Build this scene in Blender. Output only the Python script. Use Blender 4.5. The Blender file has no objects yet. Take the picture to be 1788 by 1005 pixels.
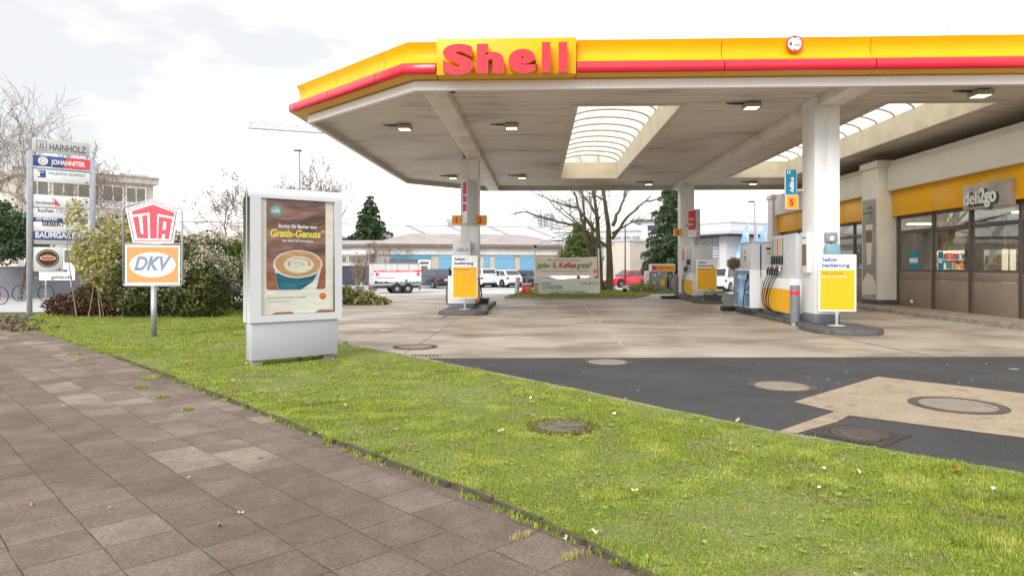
import bpy, bmesh, math, random
import numpy as np
from mathutils import Vector, Matrix

R = math.radians
random.seed(7)
rng = np.random.default_rng(11)
scene = bpy.context.scene
COL = scene.collection

# ------------------------------------------------------------------ camera
EYE = 1.5
F = 1192.0                     # focal length in pixels of the 1788 px wide photograph
YAW = math.atan(48.0 / F)      # the station's long axis is world +Y
cd = bpy.data.cameras.new('camera')
cam = bpy.data.objects.new('camera', cd)
COL.objects.link(cam)
cam.location = (0, 0, EYE)
cam.rotation_euler = (R(90), 0, YAW)
cd.sensor_width = 36.0
cd.lens = 24.0
cd.shift_y = -38.5 / 1788.0
cd.clip_start = 0.05
cd.clip_end = 3000
scene.camera = cam

# ------------------------------------------------------------------ light
SUN_EL, SUN_AZ = 34.0, 205.0   # azimuth clockwise from +Y; behind the camera, a little left
w = bpy.data.worlds.new('World')
scene.world = w
w.use_nodes = True
nt = w.node_tree
nt.nodes.clear()
out = nt.nodes.new('ShaderNodeOutputWorld')
sky = nt.nodes.new('ShaderNodeTexSky')
sky.sky_type = 'NISHITA'
sky.sun_disc = False
sky.sun_elevation = R(SUN_EL)
sky.sun_rotation = R(SUN_AZ)
bg1 = nt.nodes.new('ShaderNodeBackground')
bg1.inputs['Strength'].default_value = 0.12
nt.links.new(sky.outputs[0], bg1.inputs['Color'])
tc = nt.nodes.new('ShaderNodeTexCoord')
mp = nt.nodes.new('ShaderNodeMapping')
mp.inputs['Scale'].default_value = (-1.0, 1.0, 2.6)
mp.inputs['Location'].default_value = (0.35, 0.2, 0.1)
nz = nt.nodes.new('ShaderNodeTexNoise')
nz.inputs['Scale'].default_value = 1.5
nz.inputs['Detail'].default_value = 5
nz.inputs['Roughness'].default_value = 0.55
rp = nt.nodes.new('ShaderNodeValToRGB')
rp.color_ramp.elements[0].position = 0.40
rp.color_ramp.elements[0].color = (0.41, 0.413, 0.42, 1)
rp.color_ramp.elements[1].position = 0.64
rp.color_ramp.elements[1].color = (1.0, 1.0, 1.0, 1)
bg2 = nt.nodes.new('ShaderNodeBackground')
bg2.inputs['Strength'].default_value = 1.45
mxw = nt.nodes.new('ShaderNodeMixShader')
mxw.inputs[0].default_value = 0.93        # cloud cover
nt.links.new(tc.outputs['Generated'], mp.inputs[0])
nt.links.new(mp.outputs[0], nz.inputs[0])
nt.links.new(nz.outputs[0], rp.inputs[0])
nt.links.new(rp.outputs[0], bg2.inputs['Color'])
nt.links.new(bg1.outputs[0], mxw.inputs[1])
nt.links.new(bg2.outputs[0], mxw.inputs[2])
nt.links.new(mxw.outputs[0], out.inputs[0])

sd = bpy.data.lights.new('sun', 'SUN')
sd.energy = 2.0
sd.angle = R(30)
sd.color = (1.0, 0.96, 0.9)
sun = bpy.data.objects.new('sun', sd)
COL.objects.link(sun)
sun.rotation_euler = (R(90 - SUN_EL), 0, R(180 - SUN_AZ))

scene.view_settings.view_transform = 'Standard'
scene.view_settings.look = 'None'
scene.view_settings.exposure = 0.65
scene.view_settings.gamma = 1.0
scene.view_settings.use_curve_mapping = False

# ------------------------------------------------------------------ coordinates
CY, SY = math.cos(YAW), math.sin(YAW)
def L(lat, d, z=0.0):
    """camera frame (metres to the right, metres ahead) -> world"""
    return Vector((-SY * d + CY * lat, CY * d + SY * lat, z))
def W(px, py, d):
    """photograph pixel at a known distance -> world"""
    return L((px - 894) / F * d, d, EYE - (py - 464) / F * d)
def G(px, py, z=0.0):
    """photograph pixel on the level z -> world"""
    return W(px, py, F * (EYE - z) / (py - 464))
def zg(y):
    """terrain height: the car park behind the station lies a little lower"""
    t = min(1, max(0, (y - 35.0) / 10.0))
    return -0.30 * t * t * (3 - 2 * t)

# ------------------------------------------------------------------ materials
MATS = {}
def M(name, col, rough=0.5, var=0.12, scale=4.0, bump=0.0, bscale=40.0, metal=0.0, dirt=None, dscale=2.0, damt=0.3,
      stretch=(1, 1, 1), spec=0.5, coat=0.0, detail=6):
    """principled material whose colour is broken up by noise; dirt = second colour laid over in blotches"""
    if name in MATS:
        return MATS[name]
    m = bpy.data.materials.new(name)
    m.use_nodes = True
    n = m.node_tree.nodes
    l = m.node_tree.links
    p = n['Principled BSDF']
    p.inputs['Roughness'].default_value = rough
    p.inputs['Metallic'].default_value = metal
    p.inputs['Specular IOR Level'].default_value = spec
    p.inputs['Coat Weight'].default_value = coat
    tc = n.new('ShaderNodeTexCoord')
    mp = n.new('ShaderNodeMapping')
    mp.inputs['Scale'].default_value = stretch
    l.new(tc.outputs['Object'], mp.inputs[0])
    no = n.new('ShaderNodeTexNoise')
    no.inputs['Scale'].default_value = scale
    no.inputs['Detail'].default_value = detail
    l.new(mp.outputs[0], no.inputs[0])
    cr = n.new('ShaderNodeValToRGB')
    cr.color_ramp.elements[0].position = 0.3
    cr.color_ramp.elements[1].position = 0.7
    cr.color_ramp.elements[0].color = tuple(max(0, c * (1 - var)) for c in col) + (1,)
    cr.color_ramp.elements[1].color = tuple(min(1, c * (1 + var)) for c in col) + (1,)
    l.new(no.outputs[0], cr.inputs[0])
    last = cr.outputs[0]
    if dirt:
        n2 = n.new('ShaderNodeTexNoise')
        n2.inputs['Scale'].default_value = dscale
        n2.inputs['Detail'].default_value = 8
        n2.inputs['Roughness'].default_value = 0.65
        l.new(mp.outputs[0], n2.inputs[0])
        c2 = n.new('ShaderNodeValToRGB')
        c2.color_ramp.elements[0].position = 0.48
        c2.color_ramp.elements[0].color = (0, 0, 0, 1)
        c2.color_ramp.elements[1].position = 0.72
        c2.color_ramp.elements[1].color = (damt, damt, damt, 1)
        l.new(n2.outputs[0], c2.inputs[0])
        mx = n.new('ShaderNodeMix')
        mx.data_type = 'RGBA'
        l.new(c2.outputs[0], mx.inputs['Factor'])
        l.new(last, mx.inputs['A'])
        mx.inputs['B'].default_value = tuple(dirt) + (1,)
        last = mx.outputs['Result']
    l.new(last, p.inputs['Base Color'])
    if bump:
        n3 = n.new('ShaderNodeTexNoise')
        n3.inputs['Scale'].default_value = bscale
        n3.inputs['Detail'].default_value = 5
        l.new(mp.outputs[0], n3.inputs[0])
        b = n.new('ShaderNodeBump')
        b.inputs['Strength'].default_value = bump
        b.inputs['Distance'].default_value = 0.01
        l.new(n3.outputs[0], b.inputs['Height'])
        l.new(b.outputs[0], p.inputs['Normal'])
    MATS[name] = m
    return m

def island_mat(name, cols, rough=0.6, trans=0.0, spec=0.3, pos=None, nscale=1.4, drift=(-0.1, 0.4)):
    """foliage: each leaf or blade takes its own colour from a ramp"""
    m = bpy.data.materials.new(name)
    m.use_nodes = True
    n = m.node_tree.nodes
    l = m.node_tree.links
    p = n['Principled BSDF']
    p.inputs['Roughness'].default_value = rough
    p.inputs['Specular IOR Level'].default_value = spec
    g = n.new('ShaderNodeNewGeometry')
    cr = n.new('ShaderNodeValToRGB')
    e = cr.color_ramp.elements
    while len(e) < len(cols):
        e.new(0.5)
    for i, c in enumerate(cols):
        e[i].position = pos[i] if pos else i / (len(cols) - 1)
        e[i].color = tuple(c) + (1,)
    # clumps share a tendency, single leaves scatter around it
    tc = n.new('ShaderNodeTexCoord')
    no = n.new('ShaderNodeTexNoise')
    no.inputs['Scale'].default_value = nscale
    no.inputs['Detail'].default_value = 5
    l.new(tc.outputs['Object'], no.inputs[0])
    mm = n.new('ShaderNodeMath')
    mm.operation = 'MULTIPLY_ADD'
    l.new(g.outputs['Random Per Island'], mm.inputs[0])
    mm.inputs[1].default_value = 0.7
    mr = n.new('ShaderNodeMapRange')
    mr.inputs[1].default_value = 0.3
    mr.inputs[2].default_value = 0.7
    mr.inputs[3].default_value = drift[0]
    mr.inputs[4].default_value = drift[1]
    l.new(no.outputs[0], mr.inputs[0])
    l.new(mr.outputs[0], mm.inputs[2])
    l.new(mm.outputs[0], cr.inputs[0])
    l.new(cr.outputs[0], p.inputs['Base Color'])
    if trans:
        o = n['Material Output']
        tr = n.new('ShaderNodeBsdfTranslucent')
        l.new(cr.outputs[0], tr.inputs[0])
        ms = n.new('ShaderNodeMixShader')
        ms.inputs[0].default_value = trans
        l.new(p.outputs[0], ms.inputs[1])
        l.new(tr.outputs[0], ms.inputs[2])
        l.new(ms.outputs[0], o.inputs[0])
    MATS[name] = m
    return m

def emit_mat(name, col, strength):
    m = bpy.data.materials.new(name)
    m.use_nodes = True
    p = m.node_tree.nodes['Principled BSDF']
    p.inputs['Base Color'].default_value = tuple(col) + (1,)
    p.inputs['Emission Color'].default_value = tuple(col) + (1,)
    p.inputs['Emission Strength'].default_value = strength
    MATS[name] = m
    return m

def glass_mat(name, tint=(0.9, 0.93, 0.92), base=0.06, ior=1.5, rough=0.0):
    """window pane: clear, with fresnel reflection"""
    m = bpy.data.materials.new(name)
    m.use_nodes = True
    n = m.node_tree.nodes
    l = m.node_tree.links
    n.remove(n['Principled BSDF'])
    t = n.new('ShaderNodeBsdfTransparent')
    t.inputs[0].default_value = tuple(tint) + (1,)
    g = n.new('ShaderNodeBsdfGlossy')
    g.inputs['Roughness'].default_value = rough
    fr = n.new('ShaderNodeLayerWeight')
    fr.inputs['Blend'].default_value = 0.5
    pw = n.new('ShaderNodeMath')
    pw.operation = 'POWER'
    pw.inputs[1].default_value = 4.0
    l.new(fr.outputs['Facing'], pw.inputs[0])
    ad = n.new('ShaderNodeMath')
    ad.operation = 'MULTIPLY_ADD'
    ad.use_clamp = True
    ad.inputs[1].default_value = 0.9
    ad.inputs[2].default_value = base
    l.new(pw.outputs[0], ad.inputs[0])
    ms = n.new('ShaderNodeMixShader')
    l.new(ad.outputs[0], ms.inputs[0])
    l.new(t.outputs[0], ms.inputs[1])
    l.new(g.outputs[0], ms.inputs[2])
    l.new(ms.outputs[0], n['Material Output'].inputs[0])
    MATS[name] = m
    return m

# ------------------------------------------------------------------ mesh builder
class MB:
    def __init__(s):
        s.bm = bmesh.new()
    def face(s, pts):
        vs = [s.bm.verts.new(p) for p in pts]
        return s.bm.faces.new(vs)
    def box(s, x0, x1, y0, y1, z0, z1, bev=0.0, seg=2):
        t = bmesh.new()
        bmesh.ops.create_cube(t, size=1)
        for v in t.verts:
            v.co = Vector(((x0 + x1) / 2 + v.co.x * (x1 - x0), (y0 + y1) / 2 + v.co.y * (y1 - y0), (z0 + z1) / 2 + v.co.z * (z1 - z0)))
        if bev:
            bmesh.ops.bevel(t, geom=t.edges[:], offset=bev, segments=seg, affect='EDGES', profile=0.5)
        s.join(t)
        return s
    def join(s, t, mat=None):
        if mat is not None:
            bmesh.ops.transform(t, matrix=mat, verts=t.verts[:])
        me = bpy.data.meshes.new('tmp')
        t.to_mesh(me)
        t.free()
        s.bm.from_mesh(me)
        bpy.data.meshes.remove(me)
    def prism(s, pts, z0, z1, axis='z', bev=0.0, seg=2):
        """polygon extruded along an axis; pts are (a, b): x,y for z; x,z for y; y,z for x"""
        t = bmesh.new()
        def P(a, b, h):
            return {'z': (a, b, h), 'y': (a, h, b), 'x': (h, a, b)}[axis]
        a = [t.verts.new(P(p[0], p[1], z0)) for p in pts]
        b = [t.verts.new(P(p[0], p[1], z1)) for p in pts]
        n = len(pts)
        t.faces.new(a)
        t.faces.new(b[::-1])
        for i in range(n):
            t.faces.new((a[i], b[i], b[(i + 1) % n], a[(i + 1) % n]))
        bmesh.ops.recalc_face_normals(t, faces=t.faces[:])
        if bev:
            bmesh.ops.bevel(t, geom=t.edges[:], offset=bev, segments=seg, affect='EDGES', profile=0.5)
        s.join(t)
        return s
    def cyl(s, c, r, h, axis='z', seg=20, r2=None, bev=0.0):
        t = bmesh.new()
        bmesh.ops.create_cone(t, cap_ends=True, segments=seg, radius1=r, radius2=r if r2 is None else r2, depth=h)
        if bev:
            es = [e for e in t.edges if abs(e.verts[0].co.z - e.verts[1].co.z) < 1e-6]
            bmesh.ops.bevel(t, geom=es, offset=bev, segments=2, affect='EDGES', profile=0.5)
        m = Matrix.Identity(4)
        if axis == 'x':
            m = Matrix.Rotation(R(90), 4, 'Y')
        if axis == 'y':
            m = Matrix.Rotation(R(90), 4, 'X')
        s.join(t, Matrix.Translation(Vector(c)) @ m)
        return s
    def tube(s, pts, rad, seg=8, cap=True):
        """tube along points; rad a number or one per point"""
        pts = [Vector(p) for p in pts]
        n = len(pts)
        rs = rad if isinstance(rad, (list, tuple)) else [rad] * n
        bm = s.bm
        rings = []
        prev = None
        for i, p in enumerate(pts):
            t = (pts[min(i + 1, n - 1)] - pts[max(i - 1, 0)])
            if t.length < 1e-9:
                t = Vector((0, 0, 1))
            t.normalize()
            if prev is None:
                u = t.orthogonal().normalized()
            else:
                u = prev - t * prev.dot(t)
                u = u.normalized() if u.length > 1e-6 else t.orthogonal().normalized()
            prev = u
            v = t.cross(u)
            rings.append([bm.verts.new(p + (u * math.cos(2 * math.pi * k / seg) + v * math.sin(2 * math.pi * k / seg)) * rs[i]) for k in range(seg)])
        for i in range(n - 1):
            a, b = rings[i], rings[i + 1]
            for k in range(seg):
                bm.faces.new((a[k], a[(k + 1) % seg], b[(k + 1) % seg], b[k]))
        if cap and seg > 2:
            bm.faces.new(rings[0][::-1])
            bm.faces.new(rings[-1])
        return s
    def lathe(s, prof, seg=24, c=(0, 0, 0), axis='z'):
        t = bmesh.new()
        rings = []
        for r, z in prof:
            if r < 1e-6:
                rings.append([t.verts.new((0, 0, z))])
            else:
                rings.append([t.verts.new((r * math.cos(2 * math.pi * k / seg), r * math.sin(2 * math.pi * k / seg), z)) for k in range(seg)])
        for a, b in zip(rings, rings[1:]):
            for k in range(seg):
                k2 = (k + 1) % seg
                if len(a) == 1 and len(b) == 1:
                    continue
                if len(a) == 1:
                    t.faces.new((a[0], b[k], b[k2]))
                elif len(b) == 1:
                    t.faces.new((a[k], b[0], a[k2]))
                else:
                    t.faces.new((a[k], b[k], b[k2], a[k2]))
        bmesh.ops.recalc_face_normals(t, faces=t.faces[:])
        m = Matrix.Identity(4)
        if axis == 'y':
            m = Matrix.Rotation(R(90), 4, 'X')
        if axis == 'x':
            m = Matrix.Rotation(R(90), 4, 'Y')
        s.join(t, Matrix.Translation(Vector(c)) @ m)
        return s
    def rot(s, ang, axis='Z', c=(0, 0, 0)):
        bmesh.ops.rotate(s.bm, cent=Vector(c), matrix=Matrix.Rotation(ang, 3, axis), verts=s.bm.verts[:])
        return s
    def mesh(s, name, smooth=False, ang=35):
        me = bpy.data.meshes.new(name)
        if smooth:
            for f in s.bm.faces:
                f.smooth = True
            lim = R(ang)
            for e in s.bm.edges:
                if len(e.link_faces) == 2 and e.calc_face_angle(0) > lim:
                    e.smooth = False
        s.bm.to_mesh(me)
        s.bm.free()
        return me

def tagit(o, label=None, cat=None, group=None, kind=None):
    if label: o['label'] = label
    if cat: o['category'] = cat
    if group: o['group'] = group
    if kind: o['kind'] = kind
    return o
def obj(name, mb, mat, parent=None, smooth=True, ang=35, loc=None, rotz=0.0, label=None):
    me = mb.mesh(name, smooth, ang) if isinstance(mb, MB) else mb
    o = bpy.data.objects.new(name, me)
    if mat is not None:
        if not me.materials:
            me.materials.append(MATS[mat] if isinstance(mat, str) else mat)
    COL.objects.link(o)
    if parent is not None:
        o.parent = parent
    if loc is not None:
        o.location = loc
    if rotz:
        o.rotation_euler = (0, 0, rotz)
    if label:
        o['label'] = label
    return o
def thing(name, label, cat, loc=(0, 0, 0), rotz=0.0, group=None):
    o = bpy.data.objects.new(name, None)
    o.empty_display_size = 0.2
    COL.objects.link(o)
    o.location = loc
    o.rotation_euler = (0, 0, rotz)
    return tagit(o, label, cat, group)
def one(name, mb, mat, label, cat, loc=None, rotz=0.0, group=None, smooth=True):
    o = obj(name, mb, mat, None, smooth=smooth, loc=loc, rotz=rotz)
    return tagit(o, label, cat, group)
def dup(root, loc, rotz=0.0, label=None, group=None, scale=None):
    r = root.copy()
    COL.objects.link(r)
    r.location = loc
    r.rotation_euler = (0, 0, rotz)
    if scale: r.scale = (scale,) * 3
    if label: r['label'] = label
    if group: r['group'] = group
    def rec(a, b):
        for ch in list(a.children):
            c = ch.copy()
            COL.objects.link(c)
            c.parent = b
            rec(ch, c)
    rec(root, r)
    return r
def sheet(name, pts, z, mat, kind='structure', thick=0.0, sub=0):
    mb = MB()
    if thick:
        mb.prism([(p[0], p[1]) for p in pts], z - thick, z)
    else:
        mb.face([(p[0], p[1], z) for p in pts])
    if mb.bm.faces[:]:
        bmesh.ops.triangulate(mb.bm, faces=[f for f in mb.bm.faces if len(f.verts) > 4])
    o = obj(name, mb, mat, None, smooth=False)
    o['kind'] = kind
    bm = bmesh.new(); bm.from_mesh(o.data)
    for f in bm.faces:
        if not thick and f.normal.z < 0: f.normal_flip()
    bm.to_mesh(o.data); bm.free()
    return o

def text_bm(s, size, x, z, y, extrude=0.0, bold=0.0, align='LEFT', shear=0.0, sx=1.0, spacing=1.0, width=None):
    """lettering in the local x-z plane facing -y, as a bmesh; x,z of the baseline start, y of its back"""
    cu = bpy.data.curves.new('txt', 'FONT')
    cu.body = s
    cu.size = size
    cu.extrude = extrude
    cu.offset = bold
    cu.align_x = align
    cu.shear = shear
    cu.space_character = spacing
    cu.resolution_u = 4
    o = bpy.data.objects.new('txt', cu)
    COL.objects.link(o)
    bpy.context.view_layer.update()
    dg = bpy.context.evaluated_depsgraph_get()
    me = bpy.data.meshes.new_from_object(o.evaluated_get(dg))
    t = bmesh.new()
    t.from_mesh(me)
    bpy.data.meshes.remove(me)
    bpy.data.objects.remove(o)
    bpy.data.curves.remove(cu)
    if width and t.verts:
        xs = [v.co.x for v in t.verts]
        sx = width / max(1e-6, max(xs) - min(xs))
        if align == 'LEFT':
            bmesh.ops.translate(t, vec=(-min(xs), 0, 0), verts=t.verts[:])
    m = Matrix.Translation((x, y - extrude, z)) @ Matrix.Rotation(R(90), 4, 'X') @ Matrix.Diagonal((sx, 1, 1, 1))
    bmesh.ops.transform(t, matrix=m, verts=t.verts[:])
    return t
def letters(name, parent, mat, items, label=None):
    """one mesh of lettering; items are keyword dicts for text_bm"""
    mb = MB()
    for it in items:
        mb.join(text_bm(**it))
    return obj(name, mb, mat, parent, smooth=False, label=label)
def ell(cx, cz, rx, rz, n=40, a0=0, a1=360):
    return [(cx + rx * math.cos(R(a0 + (a1 - a0) * k / n)), cz + rz * math.sin(R(a0 + (a1 - a0) * k / n))) for k in range(n if a1 - a0 == 360 else n + 1)]
def rrect(x0, x1, z0, z1, r, n=6):
    pts = []
    for cx, cz, a in ((x1 - r, z1 - r, 0), (x0 + r, z1 - r, 90), (x0 + r, z0 + r, 180), (x1 - r, z0 + r, 270)):
        for k in range(n + 1):
            pts.append((cx + r * math.cos(R(a + 90 * k / n)), cz + r * math.sin(R(a + 90 * k / n))))
    return pts
def plate(mb, pts, y, t=0.003):
    """thin flat shape facing -y whose front lies at y"""
    mb.prism(pts, y, y + t, axis='y')
    return mb
# ------------------------------------------------------------------ palette
M('white_paint', (0.78, 0.78, 0.79), 0.35, 0.04, 2, dirt=(0.5, 0.47, 0.42), dscale=1.5, damt=0.25)
M('trim_white', (0.90, 0.88, 0.91), 0.4, 0.02, 1.2, dirt=(0.62, 0.52, 0.52), dscale=2.5, damt=0.2, stretch=(3, 3, 0.4))
M('soffit_frame', (0.64, 0.58, 0.52), 0.5, 0.08, 2, dirt=(0.25, 0.21, 0.17), dscale=1.5, damt=0.3)
M('yellow_plastic', (0.86, 0.43, 0.001), 0.38, 0.05, 1.1, spec=0.25, dirt=(0.55, 0.28, 0.02), dscale=1.6, damt=0.22)
M('yellow_panel', (0.82, 0.37, 0.004), 0.45, 0.04, 2)
M('sign_yellow', (0.84, 0.44, 0.001), 0.6, 0.02, 2)
M('sign_amber', (0.88, 0.38, 0.003), 0.45, 0.03, 2)
M('red_plastic', (0.72, 0.02, 0.045), 0.25, 0.06, 1.5, coat=0.3)
M('shell_red', (0.62, 0.014, 0.034), 0.55, 0.03, 2)
M('dark_seam', (0.03, 0.025, 0.02), 0.8)
M('well_cream', (0.76, 0.70, 0.57), 0.6, 0.07, 2.2, dirt=(0.32, 0.25, 0.13), dscale=1.3, damt=0.28)
M('column_white', (0.84, 0.84, 0.85), 0.4, 0.03, 1.5, dirt=(0.55, 0.50, 0.45), dscale=2.0, damt=0.22, stretch=(2, 2, 0.5))
M('beam_paint', (0.80, 0.745, 0.665), 0.5, 0.07, 1.5, dirt=(0.26, 0.22, 0.18), dscale=1.4, damt=0.35)
M('plinth_grey', (0.16, 0.17, 0.19), 0.6, 0.12, 6)
M('dark_grey', (0.07, 0.075, 0.085), 0.5, 0.15, 6)
M('mid_grey', (0.25, 0.26, 0.28), 0.5, 0.08, 5)
M('light_grey', (0.52, 0.53, 0.55), 0.4, 0.05, 5)
M('black_rubber', (0.012, 0.012, 0.013), 0.45, 0.2, 10)
M('galvanised', (0.42, 0.44, 0.48), 0.38, 0.1, 9, metal=0.5)
M('concrete_kerb', (0.30, 0.27, 0.24), 0.9, 0.2, 8, bump=0.5, dirt=(0.10, 0.09, 0.07), dscale=3, damt=0.6)
M('island_kerb', (0.115, 0.11, 0.108), 0.85, 0.25, 5, bump=0.4, dirt=(0.035, 0.033, 0.03), dscale=3, damt=0.7)
M('shop_cream', (0.72, 0.69, 0.62), 0.7, 0.03, 2, dirt=(0.5, 0.45, 0.38), dscale=1.2, damt=0.2)
M('shop_fascia', (0.78, 0.76, 0.70), 0.6, 0.03, 2, dirt=(0.6, 0.55, 0.47), dscale=0.9, damt=0.2)
M('shop_brown', (0.25, 0.20, 0.155), 0.45, 0.08, 2, dirt=(0.12, 0.09, 0.07), dscale=2, damt=0.3)
M('frame_brown', (0.085, 0.065, 0.055), 0.4, 0.1, 5)
M('text_blue', (0.03, 0.06, 0.25), 0.5)
M('text_white', (0.85, 0.85, 0.85), 0.5)
M('text_red', (0.6, 0.02, 0.03), 0.5)
M('text_orange', (0.85, 0.22, 0.01), 0.5)
M('text_dark', (0.05, 0.05, 0.06), 0.5)
M('text_green', (0.03, 0.28, 0.12), 0.5)
M('text_grey', (0.3, 0.3, 0.3), 0.5)
M('lamp_body', (0.42, 0.38, 0.30), 0.5)
emit_mat('lamp_glow', (1.0, 0.9, 0.6), 2.2)
M('adblue', (0.0, 0.22, 0.38), 0.4)
glass_mat('shop_glass', (0.86, 0.89, 0.87), 0.10)
glass_mat('far_glass', (0.55, 0.6, 0.62), 0.25)
glass_mat('poster_glass', (0.97, 0.98, 0.98), 0.015, 1.35, 0.03)

def ceiling_material():
    m = bpy.data.materials.new('soffit_boards')
    m.use_nodes = True
    n = m.node_tree.nodes; l = m.node_tree.links
    p = n['Principled BSDF']
    p.inputs['Roughness'].default_value = 0.5
    tc = n.new('ShaderNodeTexCoord')
    sx = n.new('ShaderNodeSeparateXYZ')
    l.new(tc.outputs['Object'], sx.inputs[0])
    def math_(op, a, b=None, clamp=False):
        q = n.new('ShaderNodeMath'); q.operation = op; q.use_clamp = clamp
        if isinstance(a, (int, float)): q.inputs[0].default_value = a
        else: l.new(a, q.inputs[0])
        if b is not None:
            if isinstance(b, (int, float)): q.inputs[1].default_value = b
            else: l.new(b, q.inputs[1])
        return q.outputs[0]
    fr = math_('FRACT', math_('DIVIDE', sx.outputs['Y'], 0.145))
    groove = math_('LESS_THAN', fr, 0.16)
    board = math_('FLOOR', math_('DIVIDE', sx.outputs['Y'], 0.145))
    wn = n.new('ShaderNodeTexWhiteNoise'); wn.noise_dimensions = '1D'
    l.new(board, wn.inputs['W'])
    # streaks of dirt along the boards
    mp = n.new('ShaderNodeMapping'); mp.inputs['Scale'].default_value = (0.35, 3.5, 1)
    l.new(tc.outputs['Object'], mp.inputs[0])
    no = n.new('ShaderNodeTexNoise'); no.inputs['Scale'].default_value = 1.6; no.inputs['Detail'].default_value = 8; no.inputs['Roughness'].default_value = 0.7
    l.new(mp.outputs[0], no.inputs[0])
    n2 = n.new('ShaderNodeTexNoise'); n2.inputs['Scale'].default_value = 0.35; n2.inputs['Detail'].default_value = 4
    l.new(tc.outputs['Object'], n2.inputs[0])
    v = math_('ADD', math_('MULTIPLY', no.outputs[0], 0.9), math_('MULTIPLY', wn.outputs[0], 0.12))
    v = math_('ADD', v, math_('MULTIPLY', math_('SUBTRACT', n2.outputs[0], 0.5), 0.8))
    cr = n.new('ShaderNodeValToRGB')
    e = cr.color_ramp.elements
    e[0].position = 0.30; e[0].color = (0.84, 0.78, 0.69, 1)
    e[1].position = 0.76; e[1].color = (0.30, 0.255, 0.215, 1)
    mid = e.new(0.52); mid.color = (0.74, 0.675, 0.59, 1)
    l.new(v, cr.inputs[0])
    mx = n.new('ShaderNodeMix'); mx.data_type = 'RGBA'
    l.new(math_('MULTIPLY', groove, 0.8), mx.inputs['Factor'])
    l.new(cr.outputs[0], mx.inputs['A'])
    mx.inputs['B'].default_value = (0.10, 0.085, 0.07, 1)
    l.new(mx.outputs['Result'], p.inputs['Base Color'])
    b = n.new('ShaderNodeBump'); b.inputs['Distance'].default_value = 0.02; b.inputs['Strength'].default_value = 0.7
    l.new(math_('SUBTRACT', 1.0, groove), b.inputs['Height'])
    l.new(b.outputs[0], p.inputs['Normal'])
    MATS['soffit_boards'] = m
ceiling_material()

def ground_mat(name, c_lo, c_hi, c_spot, rough=0.85, big=0.25, fine=60, spot=0.6, wet=0.0, stretch=(1, 1, 1), speck=0.25, bump=0.3, spotpos=(0.52, 0.7), crack=0.0):
    m = bpy.data.materials.new(name)
    m.use_nodes = True
    n = m.node_tree.nodes; l = m.node_tree.links
    p = n['Principled BSDF']
    tc = n.new('ShaderNodeTexCoord')
    mp = n.new('ShaderNodeMapping'); mp.inputs['Scale'].default_value = stretch
    l.new(tc.outputs['Object'], mp.inputs[0])
    a = n.new('ShaderNodeTexNoise'); a.inputs['Scale'].default_value = big; a.inputs['Detail'].default_value = 9; a.inputs['Roughness'].default_value = 0.6
    l.new(mp.outputs[0], a.inputs[0])
    c = n.new('ShaderNodeValToRGB'); c.color_ramp.elements[0].position = 0.32; c.color_ramp.elements[1].position = 0.68
    c.color_ramp.elements[0].color = tuple(c_lo) + (1,); c.color_ramp.elements[1].color = tuple(c_hi) + (1,)
    l.new(a.outputs[0], c.inputs[0])
    s = n.new('ShaderNodeTexNoise'); s.inputs['Scale'].default_value = spot; s.inputs['Detail'].default_value = 10; s.inputs['Roughness'].default_value = 0.62
    l.new(mp.outputs[0], s.inputs[0])
    sr = n.new('ShaderNodeValToRGB'); sr.color_ramp.elements[0].position = spotpos[0]; sr.color_ramp.elements[1].position = spotpos[1]
    l.new(s.outputs[0], sr.inputs[0])
    mx = n.new('ShaderNodeMix'); mx.data_type = 'RGBA'
    l.new(sr.outputs[0], mx.inputs['Factor']); l.new(c.outputs[0], mx.inputs['A']); mx.inputs['B'].default_value = tuple(c_spot) + (1,)
    f = n.new('ShaderNodeTexNoise'); f.inputs['Scale'].default_value = fine; f.inputs['Detail'].default_value = 4; f.inputs['Roughness'].default_value = 0.8
    l.new(tc.outputs['Object'], f.inputs[0])
    fr = n.new('ShaderNodeMapRange'); fr.inputs[1].default_value = 0.3; fr.inputs[2].default_value = 0.7; fr.inputs[3].default_value = 1 - speck; fr.inputs[4].default_value = 1 + speck
    l.new(f.outputs[0], fr.inputs[0])
    mu = n.new('ShaderNodeVectorMath'); mu.operation = 'SCALE'
    l.new(mx.outputs['Result'], mu.inputs[0]); l.new(fr.outputs[0], mu.inputs['Scale'])
    l.new(mu.outputs[0], p.inputs['Base Color'])
    rr = n.new('ShaderNodeMapRange'); rr.inputs[1].default_value = 0.35; rr.inputs[2].default_value = 0.65; rr.inputs[3].default_value = rough; rr.inputs[4].default_value = rough - wet
    l.new(a.outputs[0], rr.inputs[0]); l.new(rr.outputs[0], p.inputs['Roughness'])
    b = n.new('ShaderNodeBump'); b.inputs['Strength'].default_value = bump; b.inputs['Distance'].default_value = 0.004
    l.new(f.outputs[0], b.inputs['Height']); l.new(b.outputs[0], p.inputs['Normal'])
    MATS[name] = m
    return m
ground_mat('earth', (0.05, 0.07, 0.02), (0.12, 0.15, 0.05), (0.13, 0.10, 0.06))
ground_mat('forecourt_concrete', (0.33, 0.27, 0.21), (0.47, 0.405, 0.335), (0.21, 0.16, 0.12), rough=0.62, wet=0.22, big=0.42, spot=0.55, stretch=(0.8, 1.15, 1), speck=0.12, spotpos=(0.45, 0.63))
ground_mat('old_concrete', (0.28, 0.215, 0.15), (0.38, 0.30, 0.21), (0.17, 0.125, 0.08), big=2, spot=4, fine=45, speck=0.35)
ground_mat('asphalt', (0.034, 0.033, 0.034), (0.050, 0.049, 0.050), (0.075, 0.073, 0.073), rough=0.92, wet=0.12, big=0.6, spot=0.9, fine=70, speck=0.75, bump=1.0, spotpos=(0.6, 0.75))
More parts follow.
